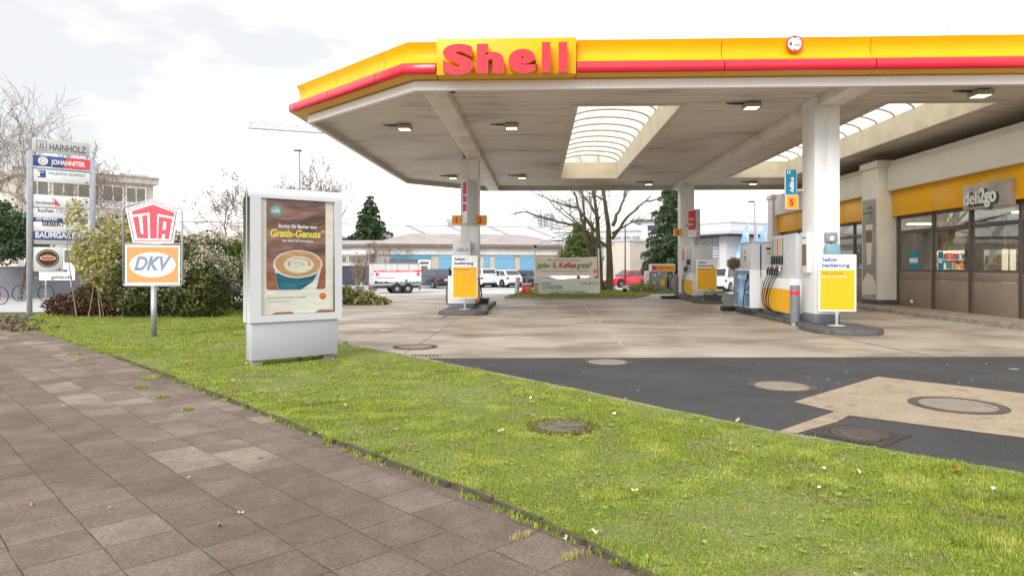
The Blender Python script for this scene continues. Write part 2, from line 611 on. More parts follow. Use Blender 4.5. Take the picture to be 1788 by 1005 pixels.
ground_mat('pale_road', (0.42, 0.41, 0.41), (0.55, 0.54, 0.54), (0.35, 0.34, 0.33), rough=0.75, wet=0.2, big=0.15, speck=0.15)
ground_mat('lawn_soil', (0.12, 0.15, 0.03), (0.17, 0.20, 0.045), (0.19, 0.15, 0.07), big=1.2, spot=2.2, fine=30, speck=0.5, bump=1.0, spotpos=(0.5, 0.75))
ground_mat('cover_iron', (0.055, 0.043, 0.036), (0.10, 0.078, 0.065), (0.035, 0.028, 0.022), big=3, spot=6, fine=80)
ground_mat('cover_broken', (0.15, 0.115, 0.09), (0.22, 0.175, 0.14), (0.075, 0.07, 0.04), big=6, spot=7, fine=60, speck=0.4, spotpos=(0.42, 0.56))
ground_mat('cover_concrete', (0.21, 0.175, 0.135), (0.28, 0.235, 0.185), (0.15, 0.12, 0.09), big=3, spot=5, fine=80, speck=0.2)

def slab_material():
    m = bpy.data.materials.new('paving_slabs')
    m.use_nodes = True
    n = m.node_tree.nodes; l = m.node_tree.links
    p = n['Principled BSDF']; p.inputs['Roughness'].default_value = 0.85
    tc = n.new('ShaderNodeTexCoord')
    # slightly wobbling joints
    wv = n.new('ShaderNodeTexNoise'); wv.inputs['Scale'].default_value = 2.0
    l.new(tc.outputs['Object'], wv.inputs[0])
    ws = n.new('ShaderNodeVectorMath'); ws.operation = 'MULTIPLY_ADD'; ws.inputs[1].default_value = (0.022, 0.022, 0)
    l.new(wv.outputs['Color'], ws.inputs[0]); l.new(tc.outputs['Object'], ws.inputs[2])
    off = n.new('ShaderNodeVectorMath'); off.operation = 'SUBTRACT'; off.inputs[1].default_value = (0.011, 0.011, 0)
    l.new(ws.outputs[0], off.inputs[0])
    def brick(ms, sm):
        b = n.new('ShaderNodeTexBrick')
        b.offset = 0.0; b.squash = 1.0
        b.inputs['Scale'].default_value = 1.0
        b.inputs['Brick Width'].default_value = 0.366
        b.inputs['Row Height'].default_value = 0.366
        b.inputs['Mortar Size'].default_value = ms
        b.inputs['Mortar Smooth'].default_value = sm
        b.inputs['Color1'].default_value = (0, 0, 0, 1); b.inputs['Color2'].default_value = (1, 1, 1, 1)
        b.inputs['Mortar'].default_value = (0.5, 0.5, 0.5, 1)
        l.new(off.outputs[0], b.inputs[0])
        return b
    br = brick(0.0035, 0.3)
    rgb = n.new('ShaderNodeValToRGB')
    e = rgb.color_ramp.elements
    e[0].position = 0.0; e[0].color = (0.130, 0.096, 0.073, 1)
    e[1].position = 1.0; e[1].color = (0.255, 0.205, 0.162, 1)
    q = e.new(0.55); q.color = (0.162, 0.120, 0.091, 1)
    q = e.new(0.82); q.color = (0.195, 0.152, 0.121, 1)
    bn = n.new('ShaderNodeTexNoise'); bn.inputs['Scale'].default_value = 0.55; bn.inputs['Detail'].default_value = 3
    l.new(tc.outputs['Object'], bn.inputs[0])
    ma = n.new('ShaderNodeMapRange'); ma.inputs[1].default_value = 0.35; ma.inputs[2].default_value = 0.65; ma.inputs[3].default_value = -0.30; ma.inputs[4].default_value = 0.35
    l.new(bn.outputs[0], ma.inputs[0])
    # a strip of younger, lighter slabs runs beside the long joint
    sep = n.new('ShaderNodeSeparateXYZ'); l.new(tc.outputs['Object'], sep.inputs[0])
    st = n.new('ShaderNodeMapRange'); st.interpolation_type = 'SMOOTHSTEP'
    st.inputs[1].default_value = -0.01; st.inputs[2].default_value = 0.01; st.inputs[3].default_value = 0.0; st.inputs[4].default_value = 0.30
    l.new(sep.outputs['Y'], st.inputs[0])
    s2 = n.new('ShaderNodeMapRange'); s2.interpolation_type = 'SMOOTHSTEP'
    s2.inputs[1].default_value = 0.95; s2.inputs[2].default_value = 1.3; s2.inputs[3].default_value = 1.0; s2.inputs[4].default_value = 0.25
    l.new(sep.outputs['Y'], s2.inputs[0])
    sm = n.new('ShaderNodeMath'); sm.operation = 'MULTIPLY'; l.new(st.outputs[0], sm.inputs[0]); l.new(s2.outputs[0], sm.inputs[1])
    sepc = n.new('ShaderNodeSeparateColor'); l.new(br.outputs['Color'], sepc.inputs[0])
    s1 = n.new('ShaderNodeMath'); s1.operation = 'MULTIPLY'; s1.inputs[1].default_value = 0.62; l.new(sepc.outputs[0], s1.inputs[0])
    s3 = n.new('ShaderNodeMath'); s3.operation = 'ADD'; l.new(s1.outputs[0], s3.inputs[0]); l.new(ma.outputs[0], s3.inputs[1])
    s4 = n.new('ShaderNodeMath'); s4.operation = 'ADD'; s4.use_clamp = True; l.new(s3.outputs[0], s4.inputs[0]); l.new(sm.outputs[0], s4.inputs[1])
    l.new(s4.outputs[0], rgb.inputs[0])
    # washed aggregate
    v = n.new('ShaderNodeTexVoronoi'); v.inputs['Scale'].default_value = 140
    l.new(tc.outputs['Object'], v.inputs[0])
    f = n.new('ShaderNodeTexNoise'); f.inputs['Scale'].default_value = 42; f.inputs['Detail'].default_value = 6; f.inputs['Roughness'].default_value = 0.95
    l.new(tc.outputs['Object'], f.inputs[0])
    fr = n.new('ShaderNodeMapRange'); fr.inputs[1].default_value = 0.32; fr.inputs[2].default_value = 0.68; fr.inputs[3].default_value = 0.35; fr.inputs[4].default_value = 1.75
    l.new(f.outputs[0], fr.inputs[0])
    mu = n.new('ShaderNodeVectorMath'); mu.operation = 'SCALE'
    l.new(rgb.outputs[0], mu.inputs[0]); l.new(fr.outputs[0], mu.inputs['Scale'])
    # worn blotches and a little algae
    k = n.new('ShaderNodeTexNoise'); k.inputs['Scale'].default_value = 3.2; k.inputs['Detail'].default_value = 8; k.inputs['Roughness'].default_value = 0.65
    l.new(tc.outputs['Object'], k.inputs[0])
    kr = n.new('ShaderNodeValToRGB'); kr.color_ramp.elements[0].position = 0.40; kr.color_ramp.elements[0].color = (0.78, 0.78, 0.78, 1); kr.color_ramp.elements[1].position = 0.64; kr.color_ramp.elements[1].color = (1.12, 1.12, 1.10, 1)
    l.new(k.outputs[0], kr.inputs[0])
    m2 = n.new('ShaderNodeVectorMath'); m2.operation = 'MULTIPLY'; l.new(mu.outputs[0], m2.inputs[0]); l.new(kr.outputs[0], m2.inputs[1])
    g = n.new('ShaderNodeTexNoise'); g.inputs['Scale'].default_value = 1.1; g.inputs['Detail'].default_value = 6
    mpg = n.new('ShaderNodeMapping'); mpg.inputs['Location'].default_value = (5, 3, 1); l.new(tc.outputs['Object'], mpg.inputs[0]); l.new(mpg.outputs[0], g.inputs[0])
    gr = n.new('ShaderNodeValToRGB'); gr.color_ramp.elements[0].position = 0.50; gr.color_ramp.elements[0].color = (0, 0, 0, 1); gr.color_ramp.elements[1].position = 0.70; gr.color_ramp.elements[1].color = (1, 1, 1, 1)
    l.new(g.outputs[0], gr.inputs[0])
    # near the grass edge only
    ed = n.new('ShaderNodeMapRange'); ed.inputs[1].default_value = 1.2; ed.inputs[2].default_value = 2.0; ed.inputs[3].default_value = 0.0; ed.inputs[4].default_value = 0.45
    l.new(sep.outputs['Y'], ed.inputs[0])
    gm = n.new('ShaderNodeMath'); gm.operation = 'MULTIPLY'; l.new(gr.outputs[0], gm.inputs[0]); l.new(ed.outputs[0], gm.inputs[1])
    mg = n.new('ShaderNodeMix'); mg.data_type = 'RGBA'; l.new(gm.outputs[0], mg.inputs['Factor']); l.new(m2.outputs[0], mg.inputs['A']); mg.inputs['B'].default_value = (0.11, 0.12, 0.03, 1)
    # joints: dark, mossy in places
    mo = n.new('ShaderNodeMix'); mo.data_type = 'RGBA'; l.new(gr.outputs[0], mo.inputs['Factor']); mo.inputs['A'].default_value = (0.035, 0.028, 0.02, 1); mo.inputs['B'].default_value = (0.10, 0.11, 0.02, 1)
    jn = n.new('ShaderNodeTexNoise'); jn.inputs['Scale'].default_value = 6; l.new(tc.outputs['Object'], jn.inputs[0])
    jr = n.new('ShaderNodeMapRange'); jr.inputs[1].default_value = 0.35; jr.inputs[2].default_value = 0.6; jr.inputs[3].default_value = 0.05; jr.inputs[4].default_value = 0.95; l.new(jn.outputs[0], jr.inputs[0])
    jm = n.new('ShaderNodeMath'); jm.operation = 'MULTIPLY'; l.new(br.outputs['Fac'], jm.inputs[0]); l.new(jr.outputs[0], jm.inputs[1])
    mj = n.new('ShaderNodeMix'); mj.data_type = 'RGBA'; l.new(jm.outputs[0], mj.inputs['Factor']); l.new(mg.outputs['Result'], mj.inputs['A']); l.new(mo.outputs['Result'], mj.inputs['B'])
    l.new(mj.outputs['Result'], p.inputs['Base Color'])
    b1 = n.new('ShaderNodeBump'); b1.inputs['Strength'].default_value = 1.0; b1.inputs['Distance'].default_value = 0.006
    l.new(f.outputs[0], b1.inputs['Height'])
    b2 = n.new('ShaderNodeBump'); b2.invert = True; b2.inputs['Strength'].default_value = 0.8; b2.inputs['Distance'].default_value = 0.008
    bb = brick(0.008, 1.0)
    l.new(bb.outputs['Fac'], b2.inputs['Height']); l.new(b1.outputs[0], b2.inputs['Normal']); l.new(b2.outputs[0], p.inputs['Normal'])
    MATS['paving_slabs'] = m
slab_material()

# ------------------------------------------------------------------ ground
def ramp_sheet(name, x0, x1, y0, y1, dz, mat, step=2.0):
    mb = MB()
    n = max(2, int((y1 - y0) / step))
    vs = []
    for i in range(n + 1):
        y = y0 + (y1 - y0) * i / n
        vs.append((mb.bm.verts.new((x0, y, zg(y) + dz)), mb.bm.verts.new((x1, y, zg(y) + dz))))
    for a, b in zip(vs, vs[1:]):
        mb.bm.faces.new((a[0], a[1], b[1], b[0]))
    o = obj(name, mb, mat, None, smooth=True)
    o['kind'] = 'structure'
    return o
mb = MB()
ys = [-1500, -60, 0, 30] + [35 + i for i in range(11)] + [60, 120, 300, 2000]
prev = None
for y in ys:
    r = (mb.bm.verts.new((-1500, y, zg(y) - 0.012)), mb.bm.verts.new((1500, y, zg(y) - 0.012)))
    if prev: mb.bm.faces.new((prev[0], prev[1], r[1], r[0]))
    prev = r
g = obj('ground', mb, 'earth'); g['kind'] = 'structure'

PAV_O = L(-1.907, 4.41)
UV_ANG = math.atan2(-0.26, 0.253) + YAW
cu_, su_ = math.cos(UV_ANG), math.sin(UV_ANG)
def P2(u, v, z=0.0):            # pavement frame: u along the kerb towards the camera, v towards the lawn
    return Vector((PAV_O.x + u * cu_ - v * su_, PAV_O.y + u * su_ + v * cu_, z))
def toP(p):
    dx, dy = p[0] - PAV_O.x, p[1] - PAV_O.y
    return (dx * cu_ + dy * su_, -dx * su_ + dy * cu_)
VE_OLD = sum(toP(L(a, b))[1] for a, b in ((-5.98, 10.6), (-1.41, 5.65), (0.157, 3.97), (0.55, 3.35))) / 4
_ve = [(-30, 1.47), (-14.9, 1.448), (-7.3, 1.404), (-5.1, 1.355), (-2.1, 1.269), (-0.54, 1.221), (0.11, 1.20), (0.88, 1.192), (1.75, 1.165), (2.14, 1.112), (2.48, 1.04), (3.5, 0.94), (14, 0.9)]
_kv = [(-30, 5.1), (-7.26, 5.08), (-5.13, 5.02), (-3.84, 4.89), (-2.42, 4.75), (-0.74, 4.575), (0.49, 4.40), (1.74, 4.29), (2.68, 4.31), (3.54, 4.34), (14, 4.3)]
def lerp_t(tab, u):
    for (a, b), (c, d) in zip(tab, tab[1:]):
        if u <= c: return b + (d - b) * (u - a) / (c - a)
    return tab[-1][1]
def ve(u): return lerp_t(_ve, u)
def kv(u): return lerp_t(_kv, u)
mb = MB()
mb.face([(-30, -9, 0.0), (14, -9, 0.0), (14, 1.5, 0.0), (-30, 1.5, 0.0)])
pv = obj('pavement', mb, 'paving_slabs', None, smooth=False, loc=tuple(PAV_O), rotz=UV_ANG)
pv['kind'] = 'structure'
# street beyond the pavement
KV_OLD = sum(toP(L(a, b))[1] for a, b in ((-3.34, 13.1), (-0.19, 9.46), (3.68, 4.91))) / 3
ku = lambda a, b: toP(L(a, b))[0]

fc = [L(-1.35, 11.08), L(20, 11.5), L(34, 11.9), Vector((34, 35, 0)), Vector((-7.9, 35, 0)), L(-7.5, 28), L(-6.3, 16.2), P2(-7.0, 5.0), P2(-3.9, 4.7)]
sheet('forecourt', fc, 0.004, 'forecourt_concrete')
dk = P2(14, 4.2)
sheet('driveway', [L(-1.35, 11.08), P2(-3.9, 4.2), dk, Vector((36, dk.y, 0)), L(34, 11.9), L(20, 11.5)], 0.0035, 'asphalt')
sheet('concrete_patch', [G(1386, 702), G(1532, 658), G(1674, 674), G(1800, 689), L(9, 6.6), L(5.9, 5.5), G(1788, 765), G(1620, 744), G(1483, 726), G(1457, 719)], 0.008, 'old_concrete')
sheet('gutter_stones', [G(1355, 755), G(1457, 719.5), G(1482, 726), G(1462, 737), G(1392, 757)], 0.008, 'old_concrete')
# lawn: between the two kerb lines, widening to the planting bed
uA = ku(-5.7, 15.6)
uv_b = [14, 3.54, 2.68, 1.74, 0.49, -0.74, -2.42, -3.84, -5.13, -7.0]
uv_a = [-17.2, -14.9, -7.3, -5.1, -2.1, -0.54, 0.11, 0.88, 1.75, 2.14, 2.48, 3.5, 14]
lawn = [P2(u, kv(u)) for u in uv_b] + [L(-6.3, 16.2), L(-7.5, 28), L(-13, 29.5), L(-15.2, 22.5)] + [P2(u, ve(u) + 0.05) for u in uv_a]
sheet('lawn', lawn, 0.012, 'lawn_soil')
# car park behind, and the side street at the far left
ramp_sheet('parking_lot', -7.9, 40, 35.0, 62, 0.004, 'pale_road', 1)
ramp_sheet('access_road', -40, -7.9, 29.6, 62, 0.005, 'pale_road', 1)
sheet('side_street', [L(-15.3, 22.0), L(-13.4, 29.0), Vector((-14.5, 29.6, 0)), Vector((-40, 29.6, 0)), L(-60, 27), L(-60, 21.6)], 0.006, 'pale_road')
# kerbs
def kerb_line(name, pts, wd, h, seg, mat, jit=0.006, bev=0.012, gap=0.008, z0=-0.03):
    mb = MB()
    for a, b in zip(pts, pts[1:]):
        a, b = Vector((a[0], a[1], 0)), Vector((b[0], b[1], 0))
        d = b - a
        n = max(1, round(d.length / seg))
        ang = math.atan2(d.y, d.x)
        for i in range(n):
            l_ = d.length / n
            t = bmesh.new()
            bmesh.ops.create_cube(t, size=1)
            hh = h + random.uniform(-jit, jit)
            for v in t.verts:
                v.co = Vector(((v.co.x) * (l_ - gap), v.co.y * wd, z0 + (v.co.z + 0.5) * (hh - z0)))
            bmesh.ops.bevel(t, geom=t.edges[:], offset=bev, segments=2, affect='EDGES')
            c = a + d * ((i + 0.5) / n)
            mb.join(t, Matrix.Translation((c.x + random.uniform(-jit, jit), c.y + random.uniform(-jit, jit), 0)) @ Matrix.Rotation(ang + random.uniform(-jit, jit), 4, 'Z'))
    o = obj(name, mb, mat)
    o['kind'] = 'structure'
    return o
M('mossy_stone', (0.075, 0.058, 0.04), 0.95, 0.35, 9, bump=1.0, dirt=(0.09, 0.10, 0.02), dscale=4, damt=0.8)
kerb_line('kerb', [P2(u, ve(u) + 0.035) for u in [-8.2] + uv_a[2:]], 0.055, 0.030, 0.5, 'mossy_stone', 0.008, 0.014)
kerb_line('kerb', [P2(u, kv(u) - 0.02) for u in uv_b[::-1]], 0.06, 0.016, 1.0, 'concrete_kerb', 0.003, 0.006)
kerb_line('kerb', [P2(-7.0, 5.07), L(-6.3, 16.2), L(-7.5, 28), L(-13, 29.5)], 0.12, 0.07, 1.0, 'concrete_kerb')
kerb_line('kerb', [Vector((11.15, 36, 0)), Vector((11.1, 25, 0)), Vector((11.2, 19, 0)), Vector((11.4, 10, 0))], 0.14, 0.13, 1.0, 'concrete_kerb', 0.004)
sheet('path', [(11.2, 10, 0), (12.62, 10, 0), (12.62, 36.2, 0), (11.16, 36.2, 0)], 0.12, 'old_concrete', thick=0.12)

# joints and worn strips in the forecourt concrete
M('joint_filler', (0.50, 0.46, 0.40), 0.8, 0.2, 4, dirt=(0.2, 0.16, 0.12), dscale=3, damt=0.8)
M('soft_joint', (0.13, 0.10, 0.075), 0.9, 0.3, 6)
def strip(name, pts, wd, z, mat):
    mb = MB()
    for a, b in zip(pts, pts[1:]):
        a = Vector(a); b = Vector(b)
        s = (b - a).to_2d().orthogonal().normalized() * wd / 2
        s = Vector((s.x, s.y, 0))
        f = mb.face([(a + s).to_2d().to_3d() + Vector((0, 0, z)), (a - s).to_2d().to_3d() + Vector((0, 0, z)), (b - s).to_2d().to_3d() + Vector((0, 0, z)), (b + s).to_2d().to_3d() + Vector((0, 0, z))])
        f.normal_update()
        if f.normal.z < 0: f.normal_flip()
    o = obj(name, mb, mat, smooth=False); o['kind'] = 'structure'
    return o
strip('expansion_joint', [G(1013, 526), G(1088, 604)], 0.045, 0.0085, 'joint_filler')
strip('expansion_joint', [G(1195, 535), G(1258, 560)], 0.05, 0.0085, 'joint_filler')
strip('expansion_joint', [G(772, 555), G(789, 548)], 0.03, 0.0085, 'dark_seam')
strip('expansion_joint', [G(1115, 558), G(1262, 558.5)], 0.03, 0.0085, 'joint_filler')
strip('expansion_joint', [G(1477, 592), G(1625, 622)], 0.022, 0.0085, 'dark_seam')
strip('expansion_joint', [Vector((-2.3, 11.4, 0)), Vector((-2.3, 20.2, 0))], 0.012, 0.0082, 'soft_joint')
strip('expansion_joint', [Vector((5.2, 20.4, 0)), Vector((-6.9, 20.2, 0))], 0.012, 0.0080, 'soft_joint')
strip('expansion_joint', [Vector((9.6, 12.2, 0)), Vector((9.3, 34, 0))], 0.014, 0.0083, 'soft_joint')
strip('expansion_joint', [G(655, 602), G(728, 606), G(795, 607)], 0.012, 0.0085, 'dark_seam')
# whitewashed patches on the concrete
M('chalk_patch', (0.66, 0.64, 0.61), 0.8, 0.1, 6)
def splat(px, py, rx, ry, seed):
    rr = random.Random(seed)
    c = G(px, py)
    n = 18
    ph = [rr.uniform(0, 6.28) for _ in range(3)]
    return [(c.x + rx * math.cos(a) * (1 + 0.25 * math.sin(2 * a + ph[0]) + 0.18 * math.sin(5 * a + ph[1])), c.y + ry * math.sin(a) * (1 + 0.25 * math.sin(3 * a + ph[2]) + 0.15 * math.sin(7 * a + ph[1])), 0) for a in [2 * math.pi * i / n for i in range(n)]]
mb = MB()
rr = random.Random(4)
spots = [(700, 546, 1.1, 0.22), (672, 549, 0.6, 0.2), (610, 557, 0.45, 0.2), (735, 538, 0.5, 0.2), (719, 564, 0.22, 0.10), (875, 553, .16, .08), (918, 544, .35, .2), (1125, 542, 0.5, 0.2), (1140, 548, 0.7, 0.14), (1240, 557, 0.5, 0.10), (1128, 570, 0.12, .06), (924, 560, 0.10, 0.06), (1770, 645, 0.07, 0.03), (726, 553, .18, .12), (650, 537, .3, .1)]
for i in range(16):
    spots.append((rr.uniform(895, 975), rr.uniform(536, 549), rr.uniform(0.06, 0.2), rr.uniform(0.04, 0.14)))
for i in range(14):
    spots.append((rr.uniform(600, 780), rr.uniform(534, 580), rr.uniform(0.05, 0.16), rr.uniform(0.03, 0.1)))
for i in range(22):
    spots.append((rr.uniform(900, 1760), rr.uniform(632, 690), rr.uniform(0.008, 0.02), rr.uniform(0.005, 0.015)))
for i, (a, b, c, d) in enumerate(spots):
    mb.face([(p[0], p[1], 0.0095 + 0.0002 * i) for p in splat(a, b, c, d, i)])
for f in mb.bm.faces:
    f.normal_update()
    if f.normal.z < 0: f.normal_flip()
o = obj('chalk_marks', mb, 'chalk_patch', smooth=False); o['kind'] = 'structure'

# ------------------------------------------------------------------ manhole covers
def manhole(px, py, wpx, z, label, fill='cover_concrete', rim='cover_iron', square=False, rr_=None):
    c = G(px, py, z)
    r = rr_ or wpx / 2 / F * (F * (EYE - z) / (py - 464))
    t = thing('manhole_cover', label, 'manhole cover', (c.x, c.y, z), 0)
    mb = MB()
    mb.lathe([(r, 0), (r, 0.007), (r * 0.93, 0.007), (r * 0.92, 0.0035), (r * 0.89, 0.0035), (r * 0.88, 0.006), (r * 0.80, 0.006), (r * 0.79, 0.0)], 48)
    obj('rim', mb, rim, t)
    mb = MB()
    mb.lathe([(r * 0.785, 0.0), (r * 0.78, 0.0068), (0, 0.0072)], 48)
    for s in (-1, 1):
        mb.cyl((s * r * 0.62, 0.03, 0.0075), 0.03, 0.004, seg=14)
    obj('lid', mb, fill, t)
    return t
manhole(725, 605, 77, 0.0085, 'round manhole cover in the pale concrete beside the slotted gutter grate')
manhole(1061, 632, 87, 0.004, 'pale round manhole cover in the asphalt nearest the concrete edge')
manhole(1365, 674, 116, 0.004, 'pale round manhole cover in the open asphalt left of the concrete patch')
manhole(1672, 707, 152, 0.0085, 'large round manhole cover with dark ring inside the concrete patch')
t = manhole(982, 744, 112, 0.02, 'broken mossy manhole cover sunk in the grass', fill='cover_broken', rim='mossy_stone')
# square iron cover
cs = [G(1395, 757), G(1470, 739), G(1600, 762), G(1545, 781)]
ctr = sum(cs, Vector()) / 4
ang = math.atan2((cs[2] - cs[1]).y, (cs[2] - cs[1]).x)
sd_ = 0.62
t = thing('manhole_cover', 'square ribbed iron manhole cover at the edge of the grass', 'manhole cover', (ctr.x, ctr.y, 0.004), ang)
mb = MB()
k = 17
for i in range(k):
    x = -sd_ / 2 + sd_ * (i + 0.5) / k
    hw = 0
    if abs(x) < 0.25: hw = math.sqrt(0.25 ** 2 - x * x)
    for a, b in ((-sd_ / 2, -hw), (hw, sd_ / 2)) if hw else ((-sd_ / 2, sd_ / 2),):
        if b - a > 0.02:
            mb.box(x - 0.009, x + 0.009, a, b, 0, 0.014)
obj('grate', mb, 'cover_iron', t)
mb = MB()
mb.lathe([(0.235, 0), (0.235, 0.014), (0.215, 0.014), (0.21, 0.008), (0.17, 0.008), (0.165, 0.013), (0, 0.013)], 40)
for i in range(14):
    a = 2 * math.pi * i / 14
    mb.box(0.176, 0.206, -0.012, 0.012, 0.008, 0.014) if False else mb.cyl((0.19 * math.cos(a), 0.19 * math.sin(a), 0.011), 0.013, 0.007, seg=6)
obj('lid', mb, 'cover_iron', t)
mb = MB(); mb.box(-sd_ / 2 - 0.01, sd_ / 2 + 0.01, -sd_ / 2 - 0.01, sd_ / 2 + 0.01, -0.003, 0.003)
obj('frame', mb, 'dark_seam', t)
# slotted gutter grate
c = G(741, 621.5)
t = thing('gutter_grate', 'slotted drain grate where grass, concrete and asphalt meet', 'grate', (c.x, c.y, 0.004), R(2))
mb = MB(); mb.box(-0.27, 0.27, -0.15, 0.15, 0, 0.004); obj('frame', mb, 'dark_seam', t)
mb = MB()
for i in range(9):
    x = -0.25 + i * 0.0625
    mb.box(x - 0.014, x + 0.014, -0.14, 0.14, 0.004, 0.010)
mb.box(-0.27, 0.27, 0.14, 0.155, 0, 0.011); mb.box(-0.27, 0.27, -0.155, -0.14, 0, 0.011)
obj('bar', mb, 'old_concrete', t)

# ------------------------------------------------------------------ canopy
ZB, ZC, ZT = 5.36, 5.58, 6.33
YF, YR = 14.95, 35.2
XR = 27.0
PA, PB, PC_, PD = (-2.75, YF), (-6.25, 18.25), (-6.25, 31.8), (-2.9, YR)
SK = [(0.98, 3.60), (8.75, 11.42)]
SKY0, SKY1 = 17.5, 31.9
canopy = thing('station_canopy', 'white canopy with yellow and red edge over the pumps', 'canopy', (0, YF, 0))
def cobj(name, mb, mat, parent=None, **k):
    """build in world coordinates, store relative to the parent's origin"""
    parent = parent or canopy
    o_ = parent
    off = Vector((0, 0, 0))
    while o_ is not None:
        off += Vector(o_.location)
        o_ = o_.parent
    if isinstance(mb, MB):
        bmesh.ops.translate(mb.bm, vec=-off, verts=mb.bm.verts[:])
    return obj(name, mb, mat, parent, **k)
mb = MB()
E = 0.05
def rectprism(x0, x1, y0, y1):
    mb.prism([(x0, y0), (x1, y0), (x1, y1), (x0, y1)], ZC, 6.25)
yi0, yi1 = YF + E, YR - E
mb.prism([(PA[0], yi0), (SK[0][0], yi0), (SK[0][0], yi1), (PD[0], yi1), (PC_[0] + E, PC_[1]), (PB[0] + E, PB[1])], ZC, 6.25)
rectprism(SK[0][0], SK[0][1], yi0, SKY0); rectprism(SK[0][0], SK[0][1], SKY1, yi1)
rectprism(SK[0][1], SK[1][0], yi0, yi1)
rectprism(SK[1][0], SK[1][1], yi0, SKY0); rectprism(SK[1][0], SK[1][1], SKY1, yi1)
rectprism(SK[1][1], XR, yi0, yi1)
cobj('roof', mb, 'soffit_boards', smooth=False)
PATH = [(XR, YF), PA, PB, PC_, PD, (XR, YR)]
def path_norms(path):
    ns = []
    for i in range(len(path)):
        def nrm(a, b):
            d = Vector((b[0] - a[0], b[1] - a[1])).normalized()
            return Vector((-d.y, d.x))
        if i == 0: n = nrm(path[0], path[1])
        elif i == len(path) - 1: n = nrm(path[-2], path[-1])
        else:
            n1, n2 = nrm(path[i - 1], path[i]), nrm(path[i], path[i + 1])
            n = (n1 + n2).normalized()
            n = n / n.dot(n1)
        ns.append(n)
    return ns
PN = path_norms(PATH)
SL = [0.0]
for a, b in zip(PATH, PATH[1:]): SL.append(SL[-1] + math.dist(a, b))
def path_at(s):
    for i in range(len(PATH) - 1):
        if s <= SL[i + 1] + 1e-9:
            t = (s - SL[i]) / (SL[i + 1] - SL[i])
            p = Vector(PATH[i]).lerp(Vector(PATH[i + 1]), t)
            d = (Vector(PATH[i + 1]) - Vector(PATH[i])).normalized()
            return p, Vector((-d.y, d.x))
def sweep(mb, s0, s1, prof):
    st = [path_at(s0)] + [(Vector(PATH[i]), PN[i]) for i in range(len(PATH)) if s0 + 1e-6 < SL[i] < s1 - 1e-6] + [path_at(s1)]
    if s1 >= SL[-1] - 1e-6: st[-1] = (Vector(PATH[-1]), PN[-1])
    rings = []
    for p, n in st:
        rings.append([mb.bm.verts.new((p.x + n.x * o, p.y + n.y * o, z)) for o, z in prof])
    k = len(prof)
    for a, b in zip(rings, rings[1:]):
        for i in range(k):
            mb.bm.faces.new((a[i], a[(i + 1) % k], b[(i + 1) % k], b[i]))
    mb.bm.faces.new(rings[0][::-1]); mb.bm.faces.new(rings[-1])
    bmesh.ops.recalc_face_normals(mb.bm, faces=mb.bm.faces[:])
mb = MB(); sweep(mb, 0, SL[-1], [(0.02, ZB), (0.02, ZB + 0.205), (-0.03, ZB + 0.205), (-0.03, ZB + 0.02), (-0.10, ZB)])
cobj('edge_trim', mb, 'trim_white', smooth=False)
mb = MB(); sweep(mb, 0, SL[-1], [(-0.0305, ZB + 0.022), (-0.0305, 6.28), (-0.0495, 6.28), (-0.0495, ZB + 0.022)])
cobj('edge_beam', mb, 'soffit_frame', smooth=False)
xs = lambda x: XR - x
ab = lambda t: SL[1] + (SL[2] - SL[1]) * t
seams = [0] + [xs(v) for v in (23.0, 19.85, 16.7, 13.45, 10.26, 7.0, 3.88, 0.785, -2.21)] + [ab(0.18), ab(0.62), ab(0.97)]
s_ = ab(0.97)
while s_ + 3.6 < SL[-1]:
    s_ += 3.12
    seams.append(s_)
seams.append(SL[-1])
UP = [(0.0, 5.60), (0.05, 5.575), (0.33, 5.582), (0.375, 5.60), (0.375, 5.84), (0.34, 5.862), (0.27, 5.92), (0.215, 5.99), (0.20, 6.09), (0.225, 6.21), (0.285, 6.33), (0.25, 6.335), (0.0, 6.30)]
RED = [(0.37, 5.598), (0.435, 5.606), (0.468, 5.64), (0.470, 5.79), (0.44, 5.832), (0.37, 5.845)]
g_ = 0.008
for i, (a, b) in enumerate(zip(seams, seams[1:])):
    if abs(a - xs(0.785)) < 1e-6:
        continue
    mb = MB(); sweep(mb, a + g_, b - g_, UP)
    cobj('fascia_panel', mb, 'yellow_plastic', ang=50)
    mb = MB(); sweep(mb, a + g_ + 0.004, b - g_ - 0.004, RED)
    cobj('red_stripe', mb, 'red_plastic', ang=60)
mb = MB(); sweep(mb, 0.01, SL[-1] - 0.01, [(0.0, 5.61), (0.17, 5.62), (0.17, 6.26), (0.0, 6.26)])
cobj('fascia_backing', mb, 'dark_seam', smooth=False)
# flat sign panel with the raised letters
mb = MB(); mb.box(-2.21 + g_, 0.785 - g_, YF - 0.43, YF - 0.0, 5.572, 6.345, 0.012)
panel = cobj('sign_panel', mb, 'yellow_plastic')
def raised(ch, x0, x1, z0, z1, bold=0.055):
    t = text_bm(ch, 1.0, 0, 0, 0, extrude=0.12, bold=bold)
    lo = Vector((min(v.co.x for v in t.verts), 0, min(v.co.z for v in t.verts)))
    hi = Vector((max(v.co.x for v in t.verts), 0, max(v.co.z for v in t.verts)))
    ymax = max(v.co.y for v in t.verts)
    for v in t.verts:
        v.co.x = x0 + (v.co.x - lo.x) / (hi.x - lo.x) * (x1 - x0)
        v.co.z = z0 + (v.co.z - lo.z) / (hi.z - lo.z) * (z1 - z0)
        v.co.y = YF - 0.43 - (ymax - v.co.y)
    return t
dS = YF - 0.5
def pxX(px): return (px - 894) / F * dS - SY * dS
zpx = lambda py: EYE + (464 - py) / F * 14.5
